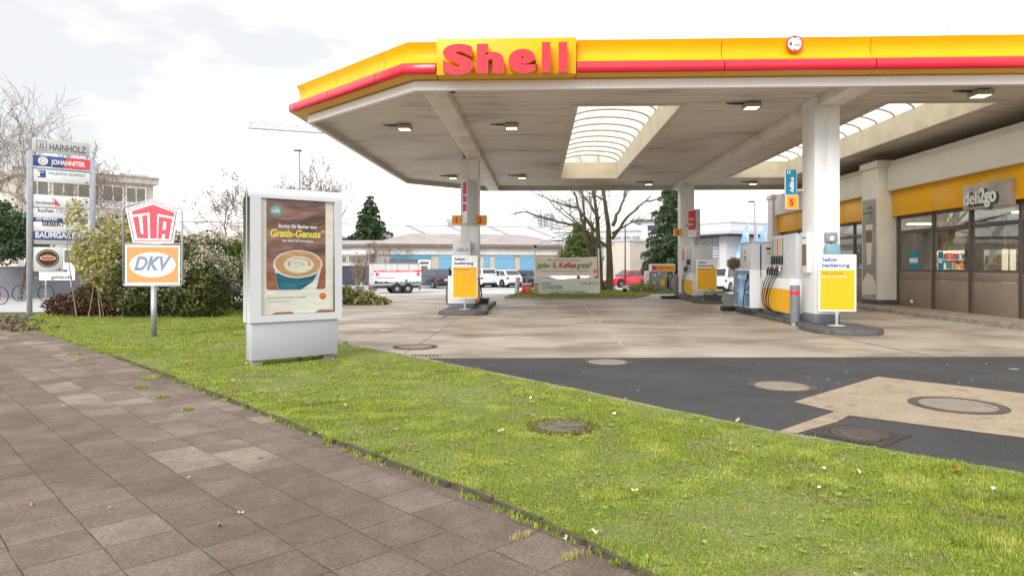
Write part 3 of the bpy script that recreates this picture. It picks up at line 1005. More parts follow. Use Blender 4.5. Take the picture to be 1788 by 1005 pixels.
for ch, a, b, z0, z1 in (('S', 774, 828, 134, 81), ('h', 833.5, 880.5, 132, 81.5), ('e', 888, 937, 133, 91), ('l', 946, 960.5, 131.5, 80), ('l', 975, 989.5, 131.5, 80)):
    t = raised(ch, pxX(a), pxX(b), zpx(z0), zpx(z1), 0.075 if ch == 'e' else 0.06)
    mb = MB(); mb.join(t)
    lt = cobj('sign_letter', mb, 'yellow_panel', panel, smooth=False)
    # red front, yellow sides
    lt.data.materials.append(MATS['shell_red'])
    for p in lt.data.polygons:
        if p.normal.y < -0.9: p.material_index = 1
# height limit roundel
mb = MB(); cx, cz = pxX(1386), zpx(79)
plate(mb, ell(cx, cz, 0.175, 0.175), YF - 0.315, 0.03); hs = cobj('height_limit_sign', mb, 'red_plastic', label='round white 4,20m height limit sign with red ring', smooth=False)
mb = MB(); plate(mb, ell(cx, cz, 0.142, 0.142), YF - 0.319, 0.004); cobj('sign_face', mb, 'text_white', hs, smooth=False)
mb = MB(); mb.join(text_bm('4', 0.15, cx - 0.125, cz - 0.055, YF - 0.321, 0.001, 0.002)); mb.join(text_bm(',20m', 0.085, cx - 0.04, cz - 0.055, YF - 0.321, 0.001, 0.0))
for s in (-1, 1):
    mb.prism([(cx - 0.03, cz + s * 0.14), (cx + 0.03, cz + s * 0.14), (cx, cz + s * 0.10)], YF - 0.322, YF - 0.321, axis='y')
cobj('sign_text', mb, 'text_dark', hs, smooth=False)
# beams
for x in (-2.35, 7.0, 16.35, 24.0):
    mb = MB(); mb.box(x - 0.27, x + 0.27, YF + 0.12, YR - 0.12, ZB + 0.003, ZC - 0.002, 0.008)
    cobj('beam', mb, 'beam_paint')
# columns
def column(x0, x1, y0, y1, zb):
    mb = MB()
    mb.box(x0, (x0 + x1) / 2 - 0.006, y0, y1, zb + 0.22, ZB, 0.012)
    mb.box((x0 + x1) / 2 + 0.006, x1, y0, y1, zb + 0.22, ZB, 0.012)
    mb.box(x0 + 0.03, x1 - 0.03, y0 + 0.012, y1 - 0.03, zb, ZB - 0.01)
    mb.box(x0, x0 + 0.10, y0, y1, ZB, ZC - 0.004)
    c = cobj('column', mb, 'column_white')
    mb = MB()
    mb.box(x0, (x0 + x1) / 2 - 0.006, y0 - 0.003, y1, zb, zb + 0.217, 0.008)
    mb.box((x0 + x1) / 2 + 0.006, x1, y0 - 0.003, y1, zb, zb + 0.217, 0.008)
    cobj('base', mb, 'plinth_grey', c)
    return c
column(6.62, 7.22, 16.72, 17.5, 0.12)
column(-2.85, -2.2, 24.55, 25.35, 0.12)
column(6.70, 7.32, 32.6, 33.4, 0.0)
column(16.05, 16.65, 32.6, 33.4, 0.0)
# skylights
def skylight_mat():
    m = bpy.data.materials.new('skylight_sheet'); m.use_nodes = True
    n = m.node_tree.nodes; l = m.node_tree.links
    p = n['Principled BSDF']; p.inputs['Base Color'].default_value = (0.85, 0.82, 0.74, 1); p.inputs['Roughness'].default_value = 0.4
    tr = n.new('ShaderNodeBsdfTranslucent'); tr.inputs[0].default_value = (0.86, 0.81, 0.70, 1)
    tp = n.new('ShaderNodeBsdfTransparent'); tp.inputs[0].default_value = (0.80, 0.77, 0.68, 1)
    a = n.new('ShaderNodeMixShader'); a.inputs[0].default_value = 0.40
    l.new(tr.outputs[0], a.inputs[1]); l.new(tp.outputs[0], a.inputs[2])
    b = n.new('ShaderNodeMixShader'); b.inputs[0].default_value = 0.94
    l.new(p.outputs[0], b.inputs[1]); l.new(a.outputs[0], b.inputs[2])
    l.new(b.outputs[0], n['Material Output'].inputs[0])
    MATS['skylight_sheet'] = m
skylight_mat()
for x0, x1 in SK:
    cx, hw = (x0 + x1) / 2, (x1 - x0) / 2
    ztop = 6.31
    arc = lambda off=0.0, n=16: [(cx + (hw + off) * math.cos(R(180 - 180 * k / n)), ztop + (0.34 + off) * math.sin(R(180 * k / n))) for k in range(n + 1)]
    mb = MB()
    a = arc()
    for i in range(16):
        mb.face([(a[i][0], SKY0, a[i][1]), (a[i + 1][0], SKY0, a[i + 1][1]), (a[i + 1][0], SKY1, a[i + 1][1]), (a[i][0], SKY1, a[i][1])])
    for y in (SKY0, SKY1):
        mb.face([(p[0], y, p[1]) for p in a])
    sk = cobj('skylight', mb, 'skylight_sheet', smooth=True, ang=30)
    y = SKY0 + 0.35
    while y < SKY1:
        mb = MB(); mb.tube([(p[0], y, p[1] - 0.03) for p in a], 0.034, 6)
        cobj('rib', mb, 'lamp_body', sk)
        y += 1.15
    mb = MB()
    for xx, s in ((x0, 1), (x1, -1)):
        mb.box(min(xx, xx + s * 0.012), max(xx, xx + s * 0.012), SKY0, SKY1, ZC - 0.004, ztop)
    mb.box(x0, x1, SKY0, SKY0 + 0.012, ZC - 0.004, ztop - 0.001); mb.box(x0, x1, SKY1 - 0.012, SKY1, ZC - 0.004, ztop - 0.001)
    cobj('skylight_well', mb, 'well_cream', sk, smooth=False)
    mb = MB()
    for xx, s in ((x0, -1), (x1, 1)):
        mb.box(min(xx, xx + s * 0.16), max(xx, xx + s * 0.16), SKY0 - 0.16, SKY1 + 0.16, ZC - 0.02, ZC - 0.003)
    mb.box(x0, x1, SKY0 - 0.16, SKY0, ZC - 0.02, ZC - 0.003); mb.box(x0, x1, SKY1, SKY1 + 0.16, ZC - 0.02, ZC - 0.003)
    cobj('skylight_trim', mb, 'soffit_frame', sk, smooth=False)

# ceiling lamps
lamp0 = None
where = ['in front of the left beam, over the pale concrete', 'between the left beam and the front of the skylight', 'between the skylight and the front right column', 'at the right beside the second skylight, near the yellow edge',
         'far back, just left of the left column', 'far back, just right of the left column', 'far back, behind the skylight and left of the far column', 'far back, just right of the far column', 'high over the shop roof, outside the picture']
spots_ = [(-3.9, 19.6), (-0.8, 19.6), (5.3, 17.3), (10.25, 16.3), (-3.9, 30.7), (-0.78, 30.7), (5.3, 33.4), (10.3, 33.4)]
for i, (x, y) in enumerate(spots_):
    lb = 'square lit canopy lamp ' + where[i]
    if lamp0 is None:
        lamp0 = thing('canopy_lamp', lb, 'lamp', (x, y, ZC), 0, 'lamps under the canopy')
        mb = MB(); mb.box(-0.19, 0.19, -0.2, 0.2, -0.14, -0.03, 0.012)
        for s in (-1, 1): mb.box(s * 0.12 - 0.02, s * 0.12 + 0.02, -0.1, 0.1, -0.035, 0.0)
        obj('housing', mb, 'lamp_body', lamp0)
        mb = MB()
        for a in (-0.12, -0.04, 0.04, 0.12):
            mb.box(a - 0.032, a + 0.032, -0.16, 0.16, -0.145, -0.139)
        obj('light_panel', mb, 'lamp_glow', lamp0)
        mb = MB(); mb.box(-0.47, -0.2, -0.025, 0.025, -0.05, -0.005, 0.006); mb.box(-0.62, -0.47, -0.012, 0.012, -0.035, -0.006)
        obj('bracket', mb, 'dark_grey', lamp0)
    else:
        dup(lamp0, (x, y, ZC), 0, lb)
# small dome camera under the front edge
c = W(797, 160, 16)
t = thing('security_camera', 'small white camera under the canopy edge beside the left beam', 'camera', (c.x, YF + 0.35, ZC))
mb = MB(); mb.box(-0.06, 0.06, -0.06, 0.06, -0.13, 0, 0.01); obj('mount', mb, 'light_grey', t)
mb = MB(); mb.lathe([(0.065, -0.13), (0.065, -0.16), (0.05, -0.19), (0, -0.2)], 20); obj('lens_dome', mb, 'black_rubber', t)

# ------------------------------------------------------------------ shop
XW = 12.6
shop = thing('shop_building', 'station shop with yellow band and brown glazed front', 'shop', (XW, 24, 0))
S = lambda *a, **k: cobj(*a, parent=shop, **k)
YS0, YS1 = 10.2, 36.2
mb = MB()
mb.box(XW + 0.16, 24, YS0, YS1, 3.24, 4.99)                  # upper wall mass
mb.box(17.9, 24, YS0, YS1, 0.0, 3.24)                        # behind the sales room
mb.box(XW + 0.16, 17.9, YS0, YS0 + 0.2, 0.0, 3.24)
mb.box(XW + 0.16, 17.9, YS1 - 0.2, YS1, 0.0, 3.24)
S('wall', mb, 'shop_cream', smooth=False)
mb = MB(); mb.box(12.37, 24.1, YS0 - 0.1, YS1 + 0.1, 5.0, 5.19, 0.01); S('roof', mb, 'shop_cream')
pil = [(12.0, 12.65, 24.72, 25.95, 5.0, True), (12.2, 12.9, 36.3, 37.1, 5.0, True)]
for x0, x1, y0, y1, zt, cap in pil:
    mb = MB(); mb.box(x0, x1, y0, y1, 0.24, zt, 0.01); p_ = S('pillar', mb, 'shop_cream')
    mb = MB(); mb.box(x0 - 0.06, x1 + 0.06, y0 - 0.05, y1 + 0.05, zt, zt + 0.24, 0.01); cobj('capital', mb, 'shop_cream', p_)
    mb = MB(); mb.box(x0 - 0.005, x1 + 0.005, y0 - 0.005, y1 + 0.005, 0.12, 0.30, 0.004); cobj('base', mb, 'dark_grey', p_)
for y0, y1 in ((YS0, 24.70), (25.97, 36.28)):
    mb = MB(); mb.box(12.3, XW - 0.06, y0, y1, 4.14, 4.985, 0.01); S('fascia', mb, 'shop_fascia')
    n = max(1, round((y1 - y0) / 2.4))
    for i in range(n):
        a, b = y0 + (y1 - y0) * i / n, y0 + (y1 - y0) * (i + 1) / n
        mb = MB(); mb.box(12.48, XW + 0.03, a + 0.003, b - 0.003, 3.24, 4.137, 0.003); S('yellow_band', mb, 'yellow_plastic')
mulY = [24.55, 22.4, 20.5, 18.4, 16.4, 14.4, 12.4, 10.4]
mulY2 = [36.1, 33.8, 31.6, 29.6, 27.9, 26.1]
def glazing(Ys, doors=()):
    for a, b in zip(Ys, Ys[1:]):
        y0, y1 = b, a
        mb = MB()
        mb.box(XW - 0.02, XW + 0.08, y1 - 0.06, y1 + 0.06, 0.12, 3.237, 0.006)
        S('mullion', mb, 'frame_brown')
        door = (a in doors)
        fr = MB()
        ya, yb = y0 + 0.062, y1 - 0.062
        zl = 0.14 if door else 1.32
        for z0_, z1_ in ((3.13, 3.235), (2.60, 2.72)):
            fr.box(XW + 0.002, XW + 0.062, ya, yb, z0_, z1_, 0.004)
        fr.box(XW + 0.002, XW + 0.062, ya, yb, zl, zl + 0.06, 0.004)
        fr.box(XW + 0.002, XW + 0.062, ya, ya + 0.045, zl + 0.061, 2.599); fr.box(XW + 0.002, XW + 0.062, yb - 0.045, yb, zl + 0.061, 2.599)
        wn = S('door' if door else 'window', fr, 'frame_brown')
        pn = MB()
        pn.box(XW + 0.03, XW + 0.036, ya + 0.045, yb - 0.045, zl + 0.06, 2.60)
        pn.box(XW + 0.03, XW + 0.036, ya, yb, 2.72, 3.13)
        cobj('pane', pn, 'shop_glass', wn, smooth=False)
        if door:
            h = MB(); h.tube([(XW - 0.03, (ya + yb) / 2, 0.9), (XW - 0.03, (ya + yb) / 2, 1.5)], 0.015); cobj('handle', h, 'galvanised', wn)
        else:
            q = MB(); q.box(XW + 0.01, XW + 0.07, ya, yb, 0.125, 1.045, 0.003); q.box(XW + 0.012, XW + 0.072, ya, yb, 1.053, 1.318, 0.003)
            S('spandrel_panel', q, 'shop_brown')
    y = Ys[-1]
    mb = MB(); mb.box(XW - 0.02, XW + 0.08, y - 0.06, y + 0.06, 0.12, 3.237, 0.006); S('mullion', mb, 'frame_brown')
glazing(mulY)
glazing(mulY2, doors=(31.6, 29.6))
mb = MB(); mb.box(XW + 0.16, 17.9, YS0 + 0.2, YS1 - 0.2, 0.06, 0.13); S('floor', mb, 'light_grey', smooth=False)
M('shop_back', (0.20, 0.16, 0.10), 0.7, 0.5, 1.6)
mb = MB(); mb.box(17.86, 17.895, YS0 + 0.2, YS1 - 0.2, 0.13, 3.23); S('back_wall', mb, 'shop_back', smooth=False)
mb = MB(); mb.box(XW + 0.16, 17.85, YS0 + 0.2, YS1 - 0.2, 3.16, 3.23); S('ceiling', mb, 'text_white', smooth=False)
mb = MB(); mb.box(15.4, 15.5, 23.3, 25.4, 0.13, 3.15); S('partition', mb, 'shop_back', smooth=False)
# coffee poster on the pillar
M('poster_grey', (0.33, 0.31, 0.28), 0.5, 0.35, 1.8, stretch=(1, 1, 0.6))
M('poster_cream', (0.72, 0.68, 0.60), 0.5, 0.1, 6)
M('coffee', (0.22, 0.12, 0.06), 0.5, 0.3, 6)
mb = MB(); mb.box(11.985, 11.998, 24.85, 25.85, 0.32, 3.9); po = S('poster', mb, 'poster_grey', smooth=False, label='tall grey poster of a latte glass and pastry')
mb = MB(); mb.prism([(25.2, 1.55), (25.5, 1.55), (25.62, 3.0), (25.08, 3.0)], 11.980, 11.984, axis='x'); cobj('glass_picture', mb, 'poster_cream', po, smooth=False)
mb = MB(); mb.prism([(25.13, 2.35), (25.57, 2.35), (25.6, 2.8), (25.1, 2.8)], 11.976, 11.980, axis='x'); cobj('coffee_picture', mb, 'coffee', po, smooth=False)
mb = MB(); mb.prism([(24.86, 0.5), (25.84, 0.42), (25.84, 0.9), (25.5, 1.25), (25.1, 1.15), (24.86, 0.85)], 11.980, 11.984, axis='x'); cobj('pastry_picture', mb, 'poster_cream', po, smooth=False)
# letters on the -x face
def text_mx(s, size, y, z, x, mat, parent, bold=0.0, width=None):
    t = text_bm(s, size, 0, 0, 0, 0.001, bold, width=width)
    bmesh.ops.transform(t, matrix=Matrix.Translation((x, y, z)) @ Matrix.Rotation(R(-90), 4, 'Z'), verts=t.verts[:])
    mb = MB(); mb.join(t)
    return cobj('lettering', mb, mat, parent, smooth=False)
text_mx('Zeit für', 0.16, 25.6, 3.55, 11.98, 'text_dark', po)
text_mx('Deine Kaffee', 0.14, 25.82, 3.38, 11.98, 'text_dark', po)

# deli2go sign
M('sign_steel', (0.46, 0.41, 0.39), 0.35, 0.25, 1.6, metal=0.3)
t = thing('shop_sign', 'silver deli2go sign with white letters on the yellow band', 'sign', (12.48, 19.35, 3.10))
mb = MB(); mb.box(-0.22, 0.0, -0.95, 0.95, 0, 0.70, 0.01); obj('board', mb, 'sign_steel', t)
def deli(x, mat, name, dy, dz, bold, ex):
    mb = MB()
    for s, y0, wd, h, z in (('deli', 0.85, 0.70, 0.52, 0.12), ('2go', 0.17, 0.70, 0.56, 0.13)):
        t_ = text_bm(s, h, 0, 0, 0, ex, bold if s == 'deli' else bold + 0.012, width=wd)
        bmesh.ops.transform(t_, matrix=Matrix.Translation((x, y0 + dy, z + dz)) @ Matrix.Rotation(R(-90), 4, 'Z'), verts=t_.verts[:])
        mb.join(t_)
    obj(name, mb, mat, t, smooth=False)
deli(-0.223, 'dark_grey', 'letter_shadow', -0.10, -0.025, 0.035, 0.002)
deli(-0.235, 'text_white', 'lettering', 0.0, 0.02, 0.006, 0.012)

# sales room fittings
emit_mat('strip_light', (1.0, 0.93, 0.75), 5.0)
for i, y in enumerate((12.5, 15.5, 18.5, 21.5, 27.5, 31.0)):
    t = tagit(obj('ceiling_light', MB().box(-0.5, 0.5, -0.08, 0.08, 0, 0.03), 'strip_light', loc=(15.0, y, 3.12)), 'warm strip light on the shop ceiling, number counted by its bay', 'lamp', 'strip lights inside the shop')
    t['label'] = 'warm strip light on the ceiling inside the shop window'
for y in (14, 20, 29):
    ld = bpy.data.lights.new('shop_lamp', 'AREA'); ld.energy = 130; ld.size = 3; ld.color = (1, 0.9, 0.72)
    lo = bpy.data.objects.new('shop_lamp', ld); COL.objects.link(lo); lo.location = (15.2, y, 3.0)
M('goods_red', (0.5, 0.05, 0.03), 0.5); M('goods_blue', (0.03, 0.12, 0.4), 0.5); M('goods_green', (0.08, 0.3, 0.08), 0.5)
M('goods_orange', (0.8, 0.3, 0.03), 0.5); M('goods_white', (0.7, 0.7, 0.7), 0.5); M('wood', (0.35, 0.2, 0.09), 0.5, 0.2, 8)
GM = ['goods_red', 'goods_blue', 'goods_green', 'goods_orange', 'goods_white']
def shelf(x, y, ln, h, label, seed):
    r_ = random.Random(seed)
    t = thing('shelf_unit', label, 'shelf', (x, y, 0.13), 0, 'shelf units in the shop')
    mb = MB(); mb.box(-0.22, 0.22, -ln / 2, ln / 2, 0, 0.1); mb.box(-0.02, 0.02, -ln / 2, ln / 2, 0.1, h); mb.box(-0.22, 0.22, -ln / 2, -ln / 2 + 0.03, 0.1, h); mb.box(-0.22, 0.22, ln / 2 - 0.03, ln / 2, 0.1, h)
    obj('frame', mb, 'shop_cream', t, smooth=False)
    nl = int(h / 0.4)
    for k in range(nl):
        mb = MB(); z = 0.12 + k * (h - 0.15) / nl; mb.box(-0.22, -0.021, -ln / 2 + 0.03, ln / 2 - 0.03, z, z + 0.02); obj('shelf_board', mb, 'goods_white', t, smooth=False)
        by = {}
        y_ = -ln / 2 + 0.06
        while y_ < ln / 2 - 0.12:
            w_ = r_.uniform(0.06, 0.12); hh = r_.uniform(0.15, 0.28)
            by.setdefault(r_.choice(GM), []).append((y_, w_, hh)); y_ += w_ + 0.015
        for mt, ls in by.items():
            mb = MB()
            for a, b, c_ in ls: mb.box(-0.2, -0.07, a, a + b, z + 0.021, z + 0.02 + c_, 0.006)
            o_ = obj('goods', mb, mt, t, smooth=False); o_['kind'] = 'stuff'
shelf(16.3, 21.9, 1.8, 1.9, 'lit shelf of packets behind the second shop window', 1)
shelf(17.4, 19.3, 2.6, 2.0, 'long shelf of goods on the back wall of the shop', 2)
shelf(16.6, 15.5, 2.4, 1.7, 'shelf of goods at the right end of the shop', 3)
shelf(16.9, 28.6, 2.4, 2.0, 'shelf of goods seen through the shop door', 4)
shelf(15.0, 22.9, 0.9, 1.9, 'narrow lit shelf right behind the first shop window', 5)
shelf(15.4, 14.2, 2.0, 2.0, 'tall shelf near the glass at the right end of the shop', 6)
t = thing('counter', 'brown serving counter inside the shop window', 'counter', (14.6, 18.6, 0.13))
mb = MB(); mb.box(-0.35, 0.35, -2.2, 2.2, 0, 1.02, 0.01); obj('body', mb, 'wood', t)
mb = MB(); mb.box(-0.4, 0.4, -2.25, 2.25, 1.021, 1.07, 0.008); obj('top', mb, 'dark_grey', t)
for i, (y, h, mt, lb) in enumerate(((18.0, 0.35, 'goods_orange', 'orange box standing on the shop counter'), (19.0, 0.5, 'dark_grey', 'dark coffee machine on the shop counter'), (20.1, 0.3, 'goods_blue', 'blue box standing on the shop counter'), (17.2, 0.42, 'goods_white', 'white display box on the shop counter'))):
    t = thing('counter_display', lb, 'box', (14.55, y, 1.2))
    mb = MB(); mb.box(-0.15, 0.15, -0.2, 0.2, 0, h, 0.02); obj('body', mb, mt, t)
    mb = MB(); mb.box(-0.16, 0.16, -0.21, 0.21, h + 0.001, h + 0.03, 0.01); obj('lid', mb, 'goods_white', t)
# sticker and notices in the panes
M('notice_blue', (0.0, 0.25, 0.42), 0.5)
def notice(y0, y1, z0, z1, label, mat='notice_blue', txt='Tiernahrung'):
    t = thing('window_notice', label, 'notice', (XW + 0.02, (y0 + y1) / 2, z0))
    w_, h_ = abs(y1 - y0), z1 - z0
    mb = MB(); mb.box(0, 0.006, -w_ / 2, w_ / 2, 0, h_); obj('sheet', mb, mat, t, smooth=False)
    mb = MB(); mb.box(-0.003, 0, -w_ / 2 + 0.02, w_ / 2 - 0.02, h_ * 0.36, h_ * 0.62); obj('band', mb, 'text_white', t, smooth=False)
notice(23.3, 23.85, 1.38, 2.0, 'blue and white notice low in the first shop window')
notice(21.9, 22.15, 1.38, 1.95, 'narrow blue notice low in the second shop window')
t = one('wall_lamp', MB().box(-0.03, 0.0, -0.06, 0.06, 0, 0.1, 0.01), 'text_white', 'small white socket low on the brown shop panel', 'socket', loc=(XW + 0.005, 23.65, 0.25))
# ------------------------------------------------------------------ pump islands
def island(x0, x1, y0, y1, label, r=None, h=0.12, ins=0.30):
    r = r or (x1 - x0) / 2
    cx = (x0 + x1) / 2
    pts = [(cx + (x1 - x0) / 2 * math.cos(R(a)), y0 + r + r * math.sin(R(a))) for a in range(180, 361, 10)]
    pts += [(x1 - 0.05, y0 + r + 0.9), (x1 - ins, y0 + r + 1.3), (x1 - ins, y1), (x0 + ins, y1), (x0 + ins, y0 + r + 1.3), (x0 + 0.05, y0 + r + 0.9)]
    cy = y0
    t = thing('pump_island', label, 'kerb', (cx, cy, 0))
    mb = MB(); mb.prism([(a - cx, b - cy) for a, b in pts], 0, h, bev=0.015); obj('kerb_ring', mb, 'island_kerb', t)
    mb = MB(); mb.prism([((a - cx) * 0.9, (b - cy - 1) * 0.95 + 1) for a, b in pts], h, h + 0.004); obj('top', mb, 'dark_grey', t, smooth=False)
    return t
island(6.1, 7.62, 14.85, 22.6, 'dark kerbed island under the front right column')
island(-3.12, -1.6, 20.4, 26.6, 'dark kerbed island under the left column', r=0.6, ins=0.08)
island(6.2, 7.6, 27.2, 32.3, 'dark kerbed island in front of the far column', r=0.6, ins=0.16)
M('pump_white', (0.74, 0.75, 0.77), 0.35, 0.02, 2, dirt=(0.55, 0.53, 0.5), dscale=2, damt=0.2)
M('pump_grey', (0.60, 0.61, 0.64), 0.35, 0.03, 3)
M('screen_dark', (0.03, 0.035, 0.04), 0.15)
M('stripe_green', (0.03, 0.28, 0.08), 0.5); M('stripe_orange', (0.85, 0.30, 0.02), 0.5); M('stripe_pink', (0.75, 0.05, 0.12), 0.5)
M('hose_red', (0.5, 0.02, 0.03), 0.4)
M('nozzle_black', (0.015, 0.015, 0.015), 0.35)
STR = ['stripe_green', 'stripe_orange', 'stripe_pink', 'stripe_orange', 'stripe_green']
def pump(x0, y0, label, nh=5, yh=1.45, sp_=0.15, wd=0.9, ln=2.45, tl=2.0, up=0.14):
    """dispenser: wd across (x), ln along (y); hoses on both long sides starting yh from the near end"""
    t = thing('fuel_dispenser', label, 'fuel pump', (x0 + wd / 2, y0, 0.12), 0, 'fuel pumps')
    h = wd / 2
    mb = MB(); mb.box(-h + 0.05, h - 0.05, 0.05, ln - 0.05, 0, 0.13, 0.01); obj('plinth', mb, 'plinth_grey', t)
    mb = MB(); mb.box(-h, h, 0, ln, 0.131, 1.05, 0.02); obj('lower_cabinet', mb, 'pump_white', t)
    for s in (-1, 1):
        mb = MB(); a, b = (-h - 0.006, -h + 0.001) if s < 0 else (h - 0.001, h + 0.006)
        mb.box(a, b, 0.03, ln - 0.30, 0.15, 0.76, 0.002); obj('yellow_panel', mb, 'sign_yellow', t, smooth=False)
        mb = MB(); mb.box(a - 0.001 * (s < 0), b + 0.001 * (s > 0), ln - 0.29, ln - 0.23, 0.15, 0.95, 0.001); obj('red_trim', mb, 'red_plastic', t, smooth=False)
    mb = MB(); mb.box(-h + up, h - up, 0.02, tl, 1.051, 2.22, 0.02); up_ = obj('upper_cabinet', mb, 'pump_grey', t)
    # display windows on the long sides
    for s in (-1, 1):
        xf = s * (h - up)
        # column of product stripes, nozzles, hoses
        for k in range(nh):
            y = yh + k * sp_
            mb = MB(); mb.box(min(xf, xf + s * 0.006), max(xf, xf + s * 0.006), y - 0.03, y + 0.03, 1.68, 2.14); obj('product_stripe', mb, STR[k % 5], up_, smooth=False)
            mb = MB()
            mb.box(min(xf, xf + s * 0.05), max(xf, xf + s * 0.05), y - 0.022, y + 0.022, 1.42, 1.66, 0.008)
            obj('nozzle_slot', mb, 'nozzle_black', up_)
            mb = MB()
            xo = xf + s * 0.10
            mb.tube([(xf + s * 0.03, y, 1.30), (xo, y, 1.36), (xo + s * 0.05, y, 1.27), (xo + s * 0.05, y, 1.12)], [0.018, 0.026, 0.03, 0.022], 8)
            mb.tube([(xo - s * 0.02, y, 1.28), (xo - s * 0.045, y, 1.20), (xo + s * 0.02, y, 1.13)], 0.008, 6)
            nz_ = obj('nozzle', mb, 'nozzle_black', t)
            mb = MB(); mb.box(xo - 0.012, xo + 0.03, y - 0.024, y + 0.024, 1.235, 1.385, 0.01)
            obj('nozzle_guard', mb, 'pump_white' if k % 2 == 0 else 'hose_red', nz_)
            mb = MB()
            xb = s * (h + 0.09 + 0.02 * math.sin(k * 2.1))
            dy = 0.26 - 0.05 * k
            pts = []
            P0, P1, P2_, P3 = Vector((xo + s * 0.05, y, 1.12)), Vector((xb + s * 0.10, y + dy * 1.6, 0.6)), Vector((xb + s * 0.12, y + dy * 2.0, 0.02 + 0.03 * k)), Vector((s * (h - 0.02), y - 0.35 - 0.05 * k, 0.10))
            for i in range(17):
                u = i / 16
                pts.append(P0 * (1 - u) ** 3 + P1 * 3 * u * (1 - u) ** 2 + P2_ * 3 * u * u * (1 - u) + P3 * u ** 3)
            mb.tube(pts, 0.013, 7); obj('hose', mb, 'black_rubber', t)
        mb = MB(); mb.box(min(xf, xf + s * 0.008), max(xf, xf + s * 0.008), 0.25, 1.05, 1.72, 2.02, 0.003)
        if s > 0: obj('display', mb, 'screen_dark', up_, smooth=False)
        else: mb.bm.free()
    return t
pump(6.5, 17.95, 'wide grey and white fuel pump with five hoses behind the front right column', 5, 0.98, 0.20, tl=1.95)
pump(-3.02, 22.4, 'white fuel pump seen end on in front of the left column', 3, 0.35, ln=1.9, tl=1.7, up=0.16)
pump(6.42, 28.9, 'fuel pump with three hoses in front of the far column', 3, 0.7, 0.3, ln=2.3, tl=2.0, up=0.06)
# small labels on the end of the left pump
t = thing('price_label', 'two small grey labels on the end of the left fuel pump', 'label', (-2.55, 22.375, 2.0))
for k in (0, 1):
    mb = MB(); mb.box(-0.18 + k * 0.2, -0.01 + k * 0.2, -0.004, 0.004, 0.0, 0.085); pl = obj('plate', mb, 'mid_grey', t, smooth=False)
    letters('figures', pl, 'text_white', [dict(s='500', size=0.085, x=-0.17 + k * 0.2, z=0.012, y=-0.006, extrude=0.001, bold=0.002)])

# AdBlue dispenser
def art_mat():
    m = bpy.data.materials.new('blue_burst'); m.use_nodes = True
    n = m.node_tree.nodes; l = m.node_tree.links
    p = n['Principled BSDF']; p.inputs['Roughness'].default_value = 0.3
    tc = n.new('ShaderNodeTexCoord'); mp = n.new('ShaderNodeMapping'); mp.inputs['Location'].default_value = (0, -0.85, -0.55)
    l.new(tc.outputs['Object'], mp.inputs[0])
    sp = n.new('ShaderNodeSeparateXYZ'); l.new(mp.outputs[0], sp.inputs[0])
    at = n.new('ShaderNodeMath'); at.operation = 'ARCTAN2'; l.new(sp.outputs['Z'], at.inputs[0]); l.new(sp.outputs['Y'], at.inputs[1])
    no = n.new('ShaderNodeTexNoise'); no.noise_dimensions = '1D'; no.inputs['Scale'].default_value = 5; no.inputs['Detail'].default_value = 3
    l.new(at.outputs[0], no.inputs['W'])
    ln = n.new('ShaderNodeVectorMath'); ln.operation = 'LENGTH'; l.new(mp.outputs[0], ln.inputs[0])
    ml = n.new('ShaderNodeMath'); ml.operation = 'MULTIPLY_ADD'; ml.inputs[1].default_value = -0.55; l.new(ln.outputs['Value'], ml.inputs[0]); l.new(no.outputs[0], ml.inputs[2])
    cr = n.new('ShaderNodeValToRGB'); e = cr.color_ramp.elements
    e[0].position = 0.05; e[0].color = (0.05, 0.16, 0.34, 1); e[1].position = 0.48; e[1].color = (0.75, 0.85, 0.95, 1)
    q = e.new(0.3); q.color = (0.12, 0.33, 0.6, 1)
    l.new(ml.outputs[0], cr.inputs[0]); l.new(cr.outputs[0], p.inputs['Base Color'])
    MATS['blue_burst'] = m
art_mat()
t = thing('additive_dispenser', 'tall grey dispenser with blue sunburst poster behind the wide pump', 'fuel pump', (6.25, 20.55, 0.12))
mb = MB(); mb.box(0.05, 0.75, 0.05, 1.55, 0, 0.12, 0.01); obj('plinth', mb, 'dark_grey', t)
mb = MB(); mb.box(0, 0.8, 0, 1.6, 0.121, 1.28, 0.02); obj('lower_cabinet', mb, 'pump_white', t)
mb = MB(); mb.box(0.04, 0.78, 0.02, 1.15, 1.281, 2.06, 0.02); up_ = obj('upper_cabinet', mb, 'pump_grey', t)
mb = MB(); mb.box(0.02, 0.8, 0.0, 1.18, 2.061, 2.10, 0.01); obj('lid', mb, 'light_grey', up_)
mb = MB(); mb.box(-0.006, 0.0, 0.06, 1.52, 0.16, 1.24); ps = obj('poster', mb, 'blue_burst', t, smooth=False)
tb = text_bm('AdBlue ist Eis', 0.2, 0, 0, 0, 0.001, 0.004, width=0.95)
bmesh.ops.transform(tb, matrix=Matrix.Translation((-0.008, 1.25, 0.98)) @ Matrix.Rotation(R(-90), 4, 'Z'), verts=tb.verts[:])
mb = MB(); mb.join(tb); obj('lettering', mb, 'text_white', ps, smooth=False)
mb = MB(); mb.box(0.42, 0.74, 0.008, 0.019, 1.42, 1.98, 0.005); pn = obj('service_panel', mb, 'light_grey', up_)
mb = MB(); mb.box(0.48, 0.70, 0.0, 0.007, 1.86, 1.92); obj('display', mb, 'screen_dark', pn, smooth=False)
mb = MB(); mb.box(0.5, 0.6, 0.002, 0.007, 1.72, 1.80); mb.box(0.62, 0.66, 0.002, 0.007, 1.58, 1.61); obj('sticker', mb, 'goods_orange', pn, smooth=False)
mb = MB(); mb.box(0.30, 0.335, 0.0, 0.019, 0.95, 2.02, 0.004); obj('handle_bar', mb, 'black_rubber', t)
